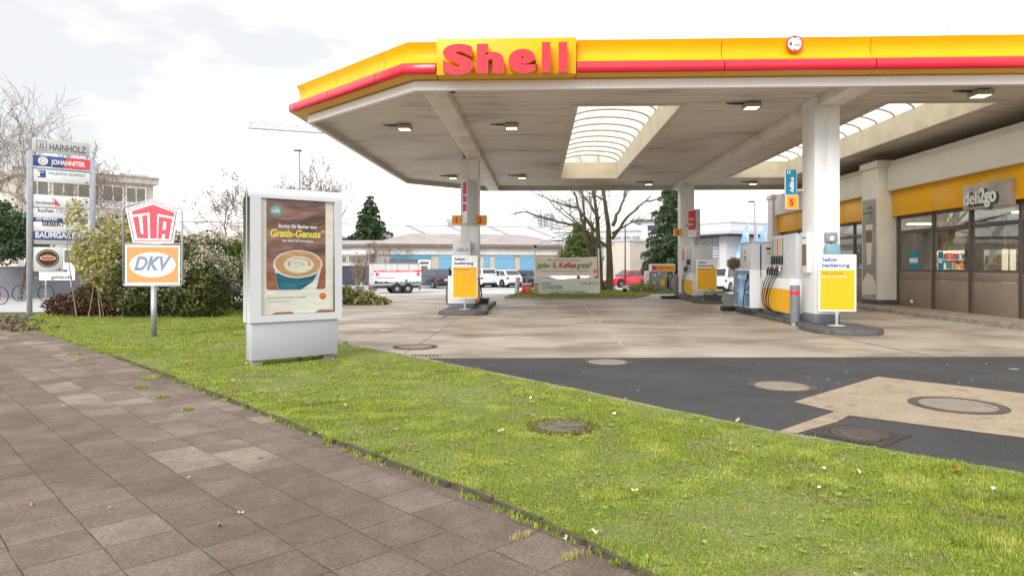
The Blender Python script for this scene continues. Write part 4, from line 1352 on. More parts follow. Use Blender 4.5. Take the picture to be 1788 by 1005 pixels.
mb = MB(); mb.cyl((0.035, 0.6, 1.62), 0.08, 0.02, 'x', 16); mb.box(0.02, 0.05, 0.55, 0.65, 1.78, 1.84); obj('speaker', mb, 'mid_grey', up_)
pts = []
for i in range(15):
    u = i / 14
    pts.append(Vector((-0.05, 0.12, 1.1)) * (1 - u) ** 3 + Vector((-0.08, 0.35, 0.5)) * 3 * u * (1 - u) ** 2 + Vector((-0.12, 0.7, -0.2)) * 3 * u * u * (1 - u) + Vector((-0.02, -0.1, 0.12)) * u ** 3)
mb = MB(); mb.tube(pts, 0.016, 8); mb.tube([(0.35, -0.02, 0.5), (0.3, -0.12, 0.15), (0.1, -0.2, 0.02), (-0.04, -0.05, 0.05)], 0.014, 8); obj('hose', mb, 'black_rubber', t)
mb = MB(); mb.tube([(-0.03, 0.12, 1.12), (-0.05, 0.12, 1.0)], 0.03, 8); obj('nozzle', mb, 'nozzle_black', t)

# ------------------------------------------------------------------ self service signs
def service_sign(x, y, z0, top, rot, label, post_z=0.12):
    t = thing('self_service_sign', label, 'sign', (x, y, post_z), rot, 'self service signs')
    b0, b1 = z0 - post_z, top - post_z
    mb = MB(); mb.tube([(0, 0.02, 0), (0, 0.02, b0 + 0.3)], 0.035, 16); obj('post', mb, 'light_grey', t)
    mb = MB(); mb.lathe([(0.0, 0), (0.19, 0), (0.19, 0.012), (0.05, 0.02), (0.035, 0.03)], 24, (0, 0.02, 0)); obj('foot', mb, 'light_grey', t)
    mb = MB(); mb.box(-0.41, 0.41, -0.02, 0.06, b0, b1, 0.012); bd = obj('board', mb, 'text_white', t)
    h = b1 - b0
    mb = MB(); mb.box(-0.37, 0.37, -0.024, -0.02, b0 + 0.04, b0 + 0.04 + h * 0.70); obj('yellow_field', mb, 'sign_yellow', bd, smooth=False)
    letters('heading', bd, 'text_blue', [dict(s='Selbst-', size=0.125, x=-0.33, z=b1 - 0.155, y=-0.022, extrude=0.001, bold=0.004, width=0.36),
                                         dict(s='bedienung', size=0.125, x=-0.33, z=b1 - 0.285, y=-0.022, extrude=0.001, bold=0.004, width=0.60)])
    letters('subheading', bd, 'text_orange', [dict(s='Alle Produkte', size=0.075, x=-0.33, z=b0 + h * 0.70 - 0.06, y=-0.026, extrude=0.001, bold=0.003, width=0.46)])
    letters('small_print', bd, 'text_white', [dict(s='6.00 Uhr  bis 22.00 Uhr', size=0.05, x=-0.33, z=b0 + h * 0.70 - 0.13, y=-0.026, extrude=0.001, width=0.54)])
    return t
c = L(7.5, 15.75)
service_sign(c.x, c.y, 0.45, 1.76, R(-9), 'yellow self service sign in front of the front right column')
c = L(-1.50, 21.7)
service_sign(c.x, c.y, 0.46, 1.83, R(6), 'yellow self service sign in front of the left pump')
c = L(7.98, 28.0)
service_sign(c.x, c.y, 0.48, 1.76, R(-8), 'shaded yellow self service sign beside the far pump')

# ------------------------------------------------------------------ signs on the columns
def flag_sign(name, x0, x1, y, z0, z1, mat, txt, label, size, tm='text_red', group=None, tx=None, rotz=0.0):
    t = thing(name, label, 'sign', ((x0 + x1) / 2, y, z0), rotz, group)
    w_, h_ = x1 - x0, z1 - z0
    mb = MB(); mb.box(-w_ / 2, w_ / 2, -0.03, 0.03, 0, h_, 0.006); b = obj('board', mb, 'text_white', t)
    mb = MB(); mb.box(-w_ / 2 + 0.012, w_ / 2 - 0.012, -0.034, -0.03, 0.012, h_ - 0.012); obj('face', mb, mat, b, smooth=False)
    if txt:
        letters('number', b, tm, [dict(s=txt, size=size, x=(tx if tx is not None else -0.09), z=h_ / 2 - size * 0.36, y=-0.036, extrude=0.001, bold=0.012)])
    return t
gn = 'pump number signs'
dd = 24.4
def xz(px, d): 
    p = L((px - 894) / F * d, d); return p.x
flag_sign('pump_number_sign', xz(788, dd), xz(806, dd), 24.47, 2.98, 3.32, 'sign_amber', '1', 'orange number 1 sign on the left column', 0.27, group=gn)
flag_sign('pump_number_sign', xz(828, dd), xz(850, dd), 24.47, 2.96, 3.32, 'sign_amber', '2', 'orange number 2 sign on the left column', 0.27, group=gn)
dd = 32.3
flag_sign('pump_number_sign', xz(1175.5, dd), xz(1190.5, dd), 32.5, 2.89, 3.25, 'sign_amber', '3', 'orange number 3 sign on the far column', 0.27, group=gn, tx=-0.08)
flag_sign('pump_number_sign', xz(1209, dd), xz(1218.5, dd), 32.5, 2.89, 3.25, 'sign_amber', '4', 'orange number 4 sign half hidden on the far column', 0.27, group=gn, tx=-0.02)
dd = 16.9
t = flag_sign('pump_number_sign', xz(1373.5, dd), xz(1395.5, dd), 17.25, 2.91, 3.25, 'sign_amber', '5', 'orange number 5 sign under the blue sign', 0.22, group=gn, tx=-0.07)
t = flag_sign('additive_sign', xz(1372.5, dd), xz(1393, dd), 17.25, 3.26, 3.90, 'adblue', '', 'blue AdBlue sign with number 11 on the front right column', 0.1)
bd = t.children[0]
letters('number', bd, 'text_white', [dict(s='11', size=0.11, x=-0.115, z=0.53, y=-0.036, extrude=0.001, bold=0.006)])
tb = text_bm('AdBlue', 0.13, 0, 0, 0, 0.001, 0.005, width=0.38)
bmesh.ops.transform(tb, matrix=Matrix.Translation((0.06, -0.036, 0.06)) @ Matrix.Rotation(R(-90), 4, 'Y'), verts=tb.verts[:])
mb = MB(); mb.join(tb); obj('lettering', mb, 'text_white', bd, smooth=False)
mb = MB(); mb.box(0.14, 0.32, -0.01, 0.01, 0.1, 0.14); obj('bracket', mb, 'light_grey', t)
t = flag_sign('additive_sign', 7.225, 7.30, 17.1, 3.26, 3.86, 'adblue', '', 'edge of a blue sign on the right side of the front right column', 0.1)
t = flag_sign('pump_number_sign', 7.225, 7.30, 17.1, 2.91, 3.24, 'sign_amber', '', 'edge of an orange sign on the right side of the front right column', 0.1)
# illuminated product boxes, one face on each long side
def product_box(x, y, z0, z1, label, rot, w_=0.62, d_=0.2):
    t = thing('product_sign_box', label, 'sign', (x, y, z0), rot, 'product sign boxes on columns')
    h = z1 - z0
    mb = MB(); mb.box(-d_ / 2, d_ / 2, -w_ / 2, w_ / 2, 0, h, 0.015); b = obj('case', mb, 'light_grey', t)
    for s in (-1, 1):
        a, c_ = (-d_ / 2 - 0.005, -d_ / 2) if s < 0 else (d_ / 2, d_ / 2 + 0.005)
        mb = MB(); mb.box(a, c_, -w_ / 2 + 0.02, w_ / 2 - 0.02, 0.02, h - 0.02); obj('light_face', mb, 'text_white', b, smooth=False)
        a2, c2 = (a - 0.003, a) if s < 0 else (c_, c_ + 0.003)
        mb = MB(); mb.box(a2, c2, -w_ / 2 + 0.05, w_ / 2 - 0.06, h * 0.28, h - 0.06); obj('red_field', mb, 'shell_red', b, smooth=False)
        if s < 0:
            for s_t, z_, wd_ in (('V-Power', h * 0.62, 0.4), ('Racing', h * 0.45, 0.3)):
                tb = text_bm(s_t, 0.14, 0, 0, 0, 0.001, 0.004, width=wd_)
                bmesh.ops.transform(tb, matrix=Matrix.Translation((a2 - 0.001, w_ / 2 - 0.11, z_)) @ Matrix.Rotation(R(-90), 4, 'Z'), verts=tb.verts[:])
                mb = MB(); mb.join(tb); obj('lettering', mb, 'text_white', b, smooth=False)
    mb = MB(); mb.box(-0.04, 0.04, w_ / 2, w_ / 2 + 0.25, h * 0.4, h * 0.5); obj('bracket', mb, 'mid_grey', t)
    return t
product_box(7.12, 31.8, 2.80, 4.1, 'white box with red face hung on the far column', R(22), 0.7)
product_box(-2.5, 24.25, 3.0, 4.55, 'tall narrow product box on the front of the left column', R(28), 0.45, 0.34)

# things on the front right column
t = thing('glove_dispenser', 'narrow white dispenser with picture on the left face of the column', 'dispenser', (6.56, 17.08, 1.33))
mb = MB(); mb.box(-0.05, 0.055, -0.2, 0.2, 0, 0.98, 0.01); b = obj('case', mb, 'pump_white', t)
mb = MB(); mb.box(-0.054, -0.05, -0.13, 0.13, 0.18, 0.70); obj('picture', mb, 'coffee', b, smooth=False)
tb = text_bm('Hand in', 0.07, 0, 0, 0, 0.001, width=0.25)
bmesh.ops.transform(tb, matrix=Matrix.Translation((-0.053, 0.14, 0.84)) @ Matrix.Rotation(R(-90), 4, 'Z'), verts=tb.verts[:])
mb = MB(); mb.join(tb); obj('lettering', mb, 'text_dark', b, smooth=False)
t = thing('towel_dispenser', 'grey paper towel dispenser on the front of the column', 'dispenser', (6.98, 16.66, 2.07))
mb = MB(); mb.box(-0.14, 0.14, -0.06, 0.055, 0, 0.23, 0.02); b = obj('case', mb, 'mid_grey', t)
mb = MB(); mb.cyl((0, -0.062, 0.09), 0.055, 0.01, 'y', 20); obj('opening', mb, 'text_white', b)
mb = MB(); mb.tube([(0, -0.02, 0), (0, -0.02, -0.05)], 0.02, 8); obj('stub', mb, 'dark_grey', b)
t = thing('wash_bucket', 'pale blue window washing bucket on the column', 'bucket', (6.98, 16.60, 1.68))
M('bucket_blue', (0.20, 0.36, 0.46), 0.3, 0.06, 4)
mb = MB(); mb.prism([(-0.16, 0), (0.16, 0), (0.17, 0.25), (0.13, 0.32), (-0.13, 0.32), (-0.17, 0.25)], -0.1, 0.1, axis='y', bev=0.025); obj('tub', mb, 'bucket_blue', t)
mb = MB(); mb.tube([(-0.17, 0, 0.2), (-0.18, -0.02, 0.33), (0.18, -0.02, 0.33), (0.17, 0, 0.2)], 0.01, 6); obj('rim', mb, 'galvanised', t)

def bollard(x, y, z, h, r, mat, label, band=True, group=None, tilt=0.0):
    t = thing('bollard', label, 'bollard', (x, y, z), 0, group)
    mb = MB(); mb.lathe([(r * 1.02, 0), (r, 0.02), (r, h - 0.02), (r * 0.9, h), (0, h + 0.005)], 24); obj('tube', mb, mat, t)
    mb = MB(); mb.lathe([(r * 0.75, -0.05), (r * 0.75, 0.0)], 20); obj('foot', mb, 'light_grey', t)
    if band:
        mb = MB(); mb.lathe([(r * 1.01, h - 0.23), (r * 1.02, h - 0.225), (r * 1.02, h - 0.145), (r * 1.01, h - 0.14)], 24); obj('red_band', mb, 'red_plastic', t)
    if tilt: t.rotation_euler = (0, tilt, 0)
    return t
bollard(6.42, 17.45, 0.06, 0.95, 0.115, 'plinth_grey', 'grey bollard with red band beside the front right column', True, 'red banded bollards')
bollard(6.35, 32.0, 0.05, 1.0, 0.10, 'plinth_grey', 'grey bollard with red band beside the far column', True, 'red banded bollards')
c = W(902, 515, 33.5); bollard(c.x, c.y, 0.05, 0.9, 0.11, 'galvanised', 'plain grey bollard left of the red box on the grass strip', False, tilt=R(4))
# fire extinguisher on the far column
t = thing('fire_extinguisher', 'red fire extinguisher on the far column', 'extinguisher', (6.85, 32.42, 1.75))
mb = MB(); mb.lathe([(0, 0), (0.09, 0.0), (0.10, 0.03), (0.10, 0.46), (0.07, 0.54), (0.03, 0.58), (0, 0.58)], 20); obj('cylinder', mb, 'red_plastic', t)
mb = MB(); mb.box(-0.05, 0.05, -0.03, 0.03, 0.58, 0.64, 0.01); mb.tube([(0.04, -0.02, 0.6), (0.12, -0.05, 0.5), (0.12, -0.07, 0.2)], 0.012, 6); obj('valve', mb, 'nozzle_black', t)
mb = MB(); mb.box(-0.06, 0.06, -0.106, -0.09, 0.18, 0.36, 0.003); obj('label_plate', mb, 'text_white', t)
# baskets
def basket(x, y, z, label, w_=0.55, d_=0.38, h=0.36, rot=0.0, mat='dark_grey', handle=True):
    t = thing('basket', label, 'basket', (x, y, z), rot, 'grey tubs beside the pumps')
    mb = MB()
    for s, a in ((0, 0.80), (1, 1.0)):
        pass
    def ring(f, zz): return [(-w_ / 2 * f, -d_ / 2 * f, zz), (w_ / 2 * f, -d_ / 2 * f, zz), (w_ / 2 * f, d_ / 2 * f, zz), (-w_ / 2 * f, d_ / 2 * f, zz)]
    rs = [[mb.bm.verts.new(p) for p in ring(f, zz)] for f, zz in ((0.8, 0), (1.0, h), (1.06, h), (1.06, h + 0.02), (0.96, h + 0.02), (0.78, 0.03))]
    for a, b in zip(rs, rs[1:]):
        for i in range(4): mb.bm.faces.new((a[i], a[(i + 1) % 4], b[(i + 1) % 4], b[i]))
    mb.bm.faces.new(rs[0][::-1]); mb.bm.faces.new(rs[-1])
    obj('tub', mb, mat, t, smooth=False)
    if handle:
        mb = MB(); mb.tube([(-w_ * 0.5, 0, h), (-w_ * 0.45, 0.02, h + 0.12), (w_ * 0.05, 0.05, h + 0.06), (w_ * 0.2, 0.1, h + 0.02)], 0.016, 6)
        mb.tube([(-0.1, 0.1, h + 0.26), (0.15, -0.05, h + 0.02)], 0.014, 6)
        obj('handle', mb, 'nozzle_black', t)
    return t
c = L(8.05, 27.35); basket(c.x, c.y, 0.02, 'dark tub with tools standing before the far self service sign', 0.68, 0.4, 0.30, R(-5))
c = L(7.35, 22.9); t = basket(c.x - 0.08, c.y, 0.16, 'grey tub on a dark foot left of the blue poster dispenser', 0.30, 0.42, 0.38, R(6), 'mid_grey', False)
mb = MB(); mb.box(-0.2, 0.2, -0.28, 0.28, -0.15, 0.0, 0.03); obj('foot', mb, 'black_rubber', t)
c = W(840, 529, 25.2); basket(c.x, c.y, 0.12, 'low dark tub on the island right of the left pump', 0.6, 0.5, 0.16, 0, 'dark_grey', False)
mb = MB(); mb.box(-0.35, 0.35, -0.2, 0.2, 0, 0.14, 0.03)
c = W(1168, 519, 31.2); one('rubber_foot_block', mb, 'black_rubber', 'black rubber block on the ground left of the far column', 'block', (c.x, c.y, 0.0))

# ------------------------------------------------------------------ advertising column
M('ad_white', (0.62, 0.62, 0.66), 0.28, 0.02, 1.5, dirt=(0.5, 0.5, 0.52), dscale=1.2, damt=0.2)
M('ad_grey', (0.44, 0.44, 0.49), 0.35, 0.05, 1.5, dirt=(0.4, 0.4, 0.43), dscale=1.5, damt=0.3, stretch=(1, 1, 2))
def wrinkled(name, c_lo, c_hi, scale=1.6, rough=0.32, bump=0.35):
    m = bpy.data.materials.new(name); m.use_nodes = True
    n = m.node_tree.nodes; l = m.node_tree.links
    p = n['Principled BSDF']; p.inputs['Roughness'].default_value = rough
    tc = n.new('ShaderNodeTexCoord'); mp = n.new('ShaderNodeMapping'); mp.inputs['Scale'].default_value = (1, 1, 2.6); mp.inputs['Rotation'].default_value = (0, R(8), 0)
    l.new(tc.outputs['Object'], mp.inputs[0])
    no = n.new('ShaderNodeTexNoise'); no.inputs['Scale'].default_value = scale; no.inputs['Detail'].default_value = 3; no.inputs['Distortion'].default_value = 0.6
    l.new(mp.outputs[0], no.inputs[0])
    cr = n.new('ShaderNodeValToRGB'); cr.color_ramp.elements[0].position = 0.35; cr.color_ramp.elements[1].position = 0.65
    cr.color_ramp.elements[0].color = tuple(c_lo) + (1,); cr.color_ramp.elements[1].color = tuple(c_hi) + (1,)
    l.new(no.outputs[0], cr.inputs[0]); l.new(cr.outputs[0], p.inputs['Base Color'])
    b = n.new('ShaderNodeBump'); b.inputs['Strength'].default_value = bump; b.inputs['Distance'].default_value = 0.04
    n2 = n.new('ShaderNodeTexNoise'); n2.inputs['Scale'].default_value = 3.0; n2.inputs['Detail'].default_value = 1.5; n2.inputs['Distortion'].default_value = 1.2; l.new(mp.outputs[0], n2.inputs[0])
    l.new(n2.outputs[0], b.inputs['Height']); l.new(b.outputs[0], p.inputs['Normal'])
    MATS[name] = m
wrinkled('paper_cream', (0.80, 0.73, 0.63), (0.90, 0.84, 0.76), 1.2)
wrinkled('paper_brown', (0.11, 0.04, 0.028), (0.40, 0.19, 0.15), 1.7)
wrinkled('paper_wood', (0.28, 0.09, 0.045), (0.42, 0.17, 0.10), 2.2)
wrinkled('paper_crema', (0.50, 0.24, 0.09), (0.64, 0.36, 0.16), 5, bump=0.1)
wrinkled('paper_milk', (0.74, 0.66, 0.52), (0.84, 0.78, 0.66), 6, bump=0.1)
wrinkled('paper_teal', (0.012, 0.10, 0.15), (0.02, 0.17, 0.25), 4)
wrinkled('paper_white', (0.62, 0.60, 0.57), (0.84, 0.83, 0.80), 4)
M('badge_teal', (0.16, 0.36, 0.38), 0.4, 0.1, 6)
M('text_yellow', (0.95, 0.78, 0.08), 0.4, 0.02)
aL, aR_ = L(-3.86, 10.05), L(-2.73, 10.98)
adv = aR_ - aL
AW = 1.46
ang = math.atan2(adv.y, adv.x)
mid = (aL + aR_) / 2
ad = thing('advertising_column', 'white advertising display case with coffee poster standing on the grass', 'advertising display', (mid.x, mid.y, 0.0), ang)
TH = 0.20
# case: two shells with rounded tops, side profile in y-z
def shell_prof(y0, y1, z0, z1, r):
    pts = [(y0, z0), (y1, z0), (y1, z1 - r)]
    pts += [(y1 - r + r * math.cos(R(a)), z1 - r + r * math.sin(R(a))) for a in range(15, 91, 15)]
    pts += [(y0 + r + r * math.cos(R(a)), z1 - r + r * math.sin(R(a))) for a in range(90, 180, 15)]
    pts += [(y0, z1 - r)]
    return pts
Z0c, Z1c = 0.655, 2.685
# front frame around the poster opening
px0, px1, pz0, pz1 = -0.565, 0.605, 0.765, 2.515
def casing(y0, y1, s):
    """frame with an opening, y0 outer face"""
    mb = MB()
    mb.box(-AW / 2, px0, min(y0, y1), max(y0, y1), Z0c, pz1 + 0.0, 0.0)
    mb.box(px1, AW / 2, min(y0, y1), max(y0, y1), Z0c, pz1 + 0.0, 0.0)
    mb.box(px0, px1, min(y0, y1), max(y0, y1), Z0c, pz0, 0.0)
    t_ = MB()
    r = 0.15
    pr = []
    ya, yb = y0, y1
    # quarter round top from the outer face inwards
    pr.append((ya, pz1)); pr.append((ya, Z1c - r))
    for a in range(15, 91, 15):
        pr.append((ya + (yb - ya) * (1 - math.cos(R(a))) * min(1, r / abs(yb - ya)), Z1c - r + r * math.sin(R(a))))
    pr.append((yb, Z1c)); pr.append((yb, pz1))
    t_.prism(pr, -AW / 2, AW / 2, axis='x')
    me = t_.mesh('tmp'); mb.bm.from_mesh(me); bpy.data.meshes.remove(me)
    return mb
mb = casing(0.0, 0.125, 1)
bmesh.ops.remove_doubles(mb.bm, verts=mb.bm.verts[:], dist=0.0005)
obj('front_casing', mb, 'ad_white', ad, ang=25)
mb = casing(0.30, 0.175, -1); bmesh.ops.remove_doubles(mb.bm, verts=mb.bm.verts[:], dist=0.0005)
obj('rear_casing', mb, 'ad_white', ad, ang=25)
mb = MB(); mb.box(-AW / 2 + 0.015, AW / 2 - 0.015, 0.126, 0.174, Z0c + 0.01, Z1c - 0.05); obj('core', mb, 'ad_grey', ad, smooth=False)
mb = MB(); mb.box(px0 - 0.01, px1 + 0.01, 0.05, 0.12, pz0 - 0.01, pz1 + 0.01); mb.box(px0 - 0.01, px1 + 0.01, 0.18, 0.25, pz0 - 0.01, pz1 + 0.01); obj('backing', mb, 'dark_grey', ad, smooth=False)
mb = MB(); mb.box(-AW / 2 + 0.03, AW / 2 - 0.06, 0.03, 0.27, 0.09, Z0c - 0.002, 0.012); obj('pedestal', mb, 'ad_grey', ad)
for sx in (-AW / 2 + 0.13, AW / 2 - 0.20):
    mb = MB(); mb.box(sx - 0.08, sx + 0.08, 0.06, 0.24, 0.0, 0.089, 0.004); obj('foot', mb, 'concrete_kerb', ad)
mb = MB(); mb.tube([(0.25, 0.1, 0.1), (0.28, 0.08, 0.04), (0.36, 0.05, 0.06), (0.42, 0.07, 0.1)], 0.012, 6); mb.tube([(0.1, 0.1, 0.1), (0.07, 0.06, 0.03), (0.02, 0.09, 0.1)], 0.012, 6); obj('cable', mb, 'nozzle_black', ad)
# poster
def U(u): return px0 + 0.005 + u * (px1 - px0 - 0.01)
def V(v): return pz1 - 0.005 - v * (pz1 - pz0 - 0.01)
YP = 0.045
mb = MB(); mb.box(U(0), U(1), YP, YP + 0.004, V(1), V(0)); po = obj('poster', mb, 'paper_cream', ad, smooth=False)
def lay(name, pts, k, mat):
    mb = MB(); plate(mb, pts, YP - 0.0012 * k, 0.001); return obj(name, mb, mat, po, smooth=False)
x0, x1, zb_ = U(0.075), U(0.885), V(0.79)
pts = [(x0, V(0.0)), (x0, zb_ + 0.05)] + [(x0 + 0.05 - 0.05 * math.cos(R(a)), zb_ + 0.05 - 0.05 * math.sin(R(a))) for a in range(15, 91, 15)] + [(x1 - 0.05 + 0.05 * math.sin(R(a)), zb_ + 0.05 - 0.05 * math.cos(R(a))) for a in range(0, 91, 15)] + [(x1, V(0.0))]
lay('picture_ground', pts, 1, 'paper_brown')
pts = [(x0, V(0.55)), (x0, zb_ + 0.05)] + [(x0 + 0.05 - 0.05 * math.cos(R(a)), zb_ + 0.05 - 0.05 * math.sin(R(a))) for a in range(15, 91, 15)] + [(x1 - 0.05 + 0.05 * math.sin(R(a)), zb_ + 0.05 - 0.05 * math.cos(R(a))) for a in range(0, 91, 15)] + [(x1, V(0.48))]
lay('picture_table', pts, 2, 'paper_wood')
cx_, cz_ = U(0.50), V(0.565)
rx_, rz_ = 0.395, 0.215
lay('cup_picture', [(cx_ - rx_ * 0.93, cz_ - 0.08), (cx_ - rx_ * 0.80, zb_), (cx_ + rx_ * 0.74, zb_), (cx_ + rx_ * 0.95, cz_ - 0.06)], 3, 'paper_white')
lay('cup_sleeve_picture', [(cx_ - rx_ * 0.90, cz_ - 0.14), (cx_ - rx_ * 0.79, zb_), (cx_ + rx_ * 0.12, zb_), (cx_ + rx_ * 0.60, zb_ + 0.12), (cx_ + rx_ * 0.80, cz_ - 0.13)], 4, 'paper_teal')
lay('cup_rim_picture', ell(cx_, cz_, rx_, rz_, 48), 5, 'paper_white')
lay('crema_picture', ell(cx_, cz_ + 0.005, rx_ * 0.92, rz_ * 0.91, 48), 6, 'paper_crema')
lay('milk_picture', ell(cx_ + 0.01, cz_ - 0.01, rx_ * 0.60, rz_ * 0.60, 40), 7, 'paper_milk')
lay('crema_picture', ell(cx_ + 0.015, cz_ - 0.0, rx_ * 0.46, rz_ * 0.44, 36, -20, 200) + ell(cx_ + 0.015, cz_ + 0.01, rx_ * 0.38, rz_ * 0.34, 36, -20, 200)[::-1], 8, 'paper_crema')
lay('milk_picture', [(cx_ - 0.12, cz_ + 0.10), (cx_ - 0.01, cz_ + 0.02), (cx_ + 0.05, cz_ - 0.03), (cx_ - 0.04, cz_ + 0.01), (cx_ - 0.09, cz_ + 0.03)], 9, 'paper_white')
lay('crema_picture', ell(cx_ + 0.0, cz_ - 0.02, rx_ * 0.25, rz_ * 0.22, 30, -10, 150) + ell(cx_ + 0.0, cz_ - 0.01, rx_ * 0.19, rz_ * 0.14, 30, -10, 150)[::-1], 9, 'paper_crema')
bx, bz = U(0.205), V(0.10)
lay('badge', ell(bx, bz, 0.098, 0.082, 30), 3, 'badge_teal')
def ptxt(nm, mat, items):
    return letters(nm, po, mat, items)
ptxt('badge_lettering', 'text_white', [dict(s='café', size=0.09, x=bx - 0.075, z=bz - 0.03, y=YP - 0.0065, extrude=0.0005, bold=0.002, width=0.13), dict(s='caffè bar', size=0.03, x=bx - 0.04, z=bz + 0.025, y=YP - 0.0065, extrude=0.0005, width=0.075)])
ptxt('headline', 'text_white', [dict(s='Becher für Becher zum', size=0.072, x=U(0.235), z=V(0.245), y=YP - 0.004, extrude=0.0005, bold=0.0022, width=0.61)])
ptxt('headline', 'text_yellow', [dict(s='Gratis-Genuss*', size=0.155, x=U(0.125), z=V(0.325), y=YP - 0.004, extrude=0.0005, bold=0.005, shear=0.22, width=0.87)])
ptxt('headline', 'text_white', [dict(s='Der Shell Café Sammelpass.', size=0.05, x=U(0.285), z=V(0.368), y=YP - 0.004, extrude=0.0005, bold=0.0012, width=0.50)])
ptxt('small_print', 'text_grey', [dict(s='Jetzt 5 mal sammeln, der 6. Becher ist geschenkt!', size=0.035, x=U(0.09), z=V(0.862), y=YP - 0.003, extrude=0.0005, width=0.60), dict(s='* Nur an teilnehmenden Stationen', size=0.022, x=U(0.09), z=V(0.893), y=YP - 0.003, extrude=0.0005, width=0.35)])
# scallop emblem
def scallop(cx, cz, r, k, mat, grow=0.0, ribs=9):
    pts = []
    R0 = r + grow
    for i in range(ribs):
        a0 = 205 - 230 * i / ribs
        a1 = 205 - 230 * (i + 1) / ribs
        for j in range(5):
            a = a0 + (a1 - a0) * j / 5
            b = R0 * (1 + 0.05 * math.sin(math.pi * j / 5))
            pts.append((cx + b * math.cos(R(a)), cz + 0.92 * b * math.sin(R(a))))
    pts += [(cx + R0 * 0.55, cz - R0 * 0.72), (cx + R0 * 0.40, cz - R0 * 0.92), (cx - R0 * 0.40, cz - R0 * 0.92), (cx - R0 * 0.55, cz - R0 * 0.72)]
    return lay('emblem', pts, k, mat)
sx_, sz_ = U(0.845), V(0.855)
scallop(sx_, sz_, 0.055, 1, 'shell_red')
scallop(sx_, sz_, 0.043, 2, 'sign_amber')
mb = MB()
for i in range(7):
    a = R(190 - 200 * (i + 0.5) / 7)
    p0, p1 = (sx_ + 0.008 * math.cos(a), sz_ - 0.033), (sx_ + 0.040 * math.cos(a), sz_ + 0.036 * math.sin(a))
    dx, dz = p1[0] - p0[0], p1[1] - p0[1]
    ll = math.hypot(dx, dz); nx, nz_ = -dz / ll * 0.0016, dx / ll * 0.0016
    mb.face([(p0[0] - nx, YP - 0.0045, p0[1] - nz_), (p1[0] - nx, YP - 0.0045, p1[1] - nz_), (p1[0] + nx, YP - 0.0045, p1[1] + nz_), (p0[0] + nx, YP - 0.0045, p0[1] + nz_)])
obj('emblem_rib', mb, 'shell_red', po, smooth=False)
# torn corners at the foot of the poster
lay('torn_edge', [(U(0.14), V(1.0)), (U(0.44), V(1.0)), (U(0.42), V(0.985)), (U(0.2), V(0.984))], 1, 'paper_wood')
lay('torn_edge', [(U(0.73), V(1.0)), (U(0.99), V(1.0)), (U(1.0), V(0.985)), (U(0.8), V(0.975))], 1, 'paper_wood')
mb = MB(); mb.box(px0, px1, 0.016, 0.020, pz0, pz1); obj('pane', mb, 'poster_glass', ad, smooth=False)

# ------------------------------------------------------------------ fuel card sign
sg = L(-7.52, 14.3)
M('sign_pink', (0.86, 0.07, 0.10), 0.4, 0.03, 3)
M('sign_orange', (0.88, 0.30, 0.10), 0.4, 0.03, 3)
M('sign_slate', (0.20, 0.26, 0.36), 0.4)
fz = 0.02
t = thing('fuel_card_sign', 'framed UTA and DKV sign on a grey post in the grass', 'sign', (sg.x, sg.y, fz), R(-1))
# local scale from the zoomed crop: 502 px wide = 130 photo px
k_ = 14.3 / F * (130 / 502.0)
lx = lambda px: (px - 258) * k_
lz = lambda py: EYE - ((340 + py * 260 / 1005.0) - 464) / F * 14.3 - fz
mb = MB(); mb.tube([(0, 0.03, 0), (0, 0.03, lz(612))], 0.058, 20); obj('post', mb, 'galvanised', t)
fr = [(52, 600), (62, 612), (450, 612), (462, 600), (460, 115), (448, 98), (262, 30), (60, 80), (48, 100)]
mb = MB(); mb.tube([(lx(a), 0.0, lz(b)) for a, b in fr + [fr[0]]], 0.022, 10); mb.tube([(lx(50), 0, lz(332)), (lx(460), 0, lz(332))], 0.02, 8); obj('frame', mb, 'galvanised', t)
def sp(name, pts, y, mat, th=0.002, par=None):
    mb = MB(); plate(mb, [(lx(a), lz(b)) for a, b in pts], y, th); return obj(name, mb, mat, par or t, smooth=False)
pent = [(70, 97), (262, 32), (438, 112), (402, 326), (120, 322)]
def inset(pts, f):
    cx = sum(p[0] for p in pts) / len(pts); cy = sum(p[1] for p in pts) / len(pts)
    return [(cx + (a - cx) * f, cy + (b - cy) * f) for a, b in pts]
up = sp('upper_panel', pent, -0.015, 'text_white', 0.02)
sp('outline', inset(pent, 0.94), -0.0175, 'sign_pink', 0.002, up)
sp('outline', inset(pent, 0.895), -0.020, 'text_white', 0.002, up)
for pts in ([(112, 112), (262, 66), (412, 122), (405, 152), (292, 128), (288, 296), (243, 296), (238, 120), (120, 135)],
            [(122, 150), (160, 144), (178, 264), (196, 264), (186, 142), (222, 135), (228, 296), (152, 292)],
            [(302, 146), (395, 162), (372, 300), (342, 298), (346, 266), (326, 266), (322, 298), (296, 298)]):
    sp('logo_shape', pts, -0.0225, 'sign_pink', 0.002, up)
sp('logo_counter', [(334, 182), (356, 184), (350, 236), (330, 236)], -0.0245, 'text_white', 0.0015, up)
lo_ = sp('lower_panel', [(66, 338), (448, 342), (446, 602), (66, 602)], -0.015, 'text_white', 0.02)
sp('orange_field', [(78, 350), (438, 352), (436, 592), (78, 592)], -0.018, 'sign_orange', 0.002, lo_)
mb = MB(); plate(mb, ell(lx(258), lz(472), (lx(418) - lx(98)) / 2, (lz(388) - lz(556)) / 2), -0.021, 0.002); obj('oval', mb, 'text_white', lo_, smooth=False)
mb = MB(); mb.join(text_bm('DKV', 0.40, lx(128), lz(507), -0.0225, 0.0008, 0.016, shear=0.32, width=lx(392) - lx(128))); obj('lettering', mb, 'sign_slate', lo_, smooth=False)

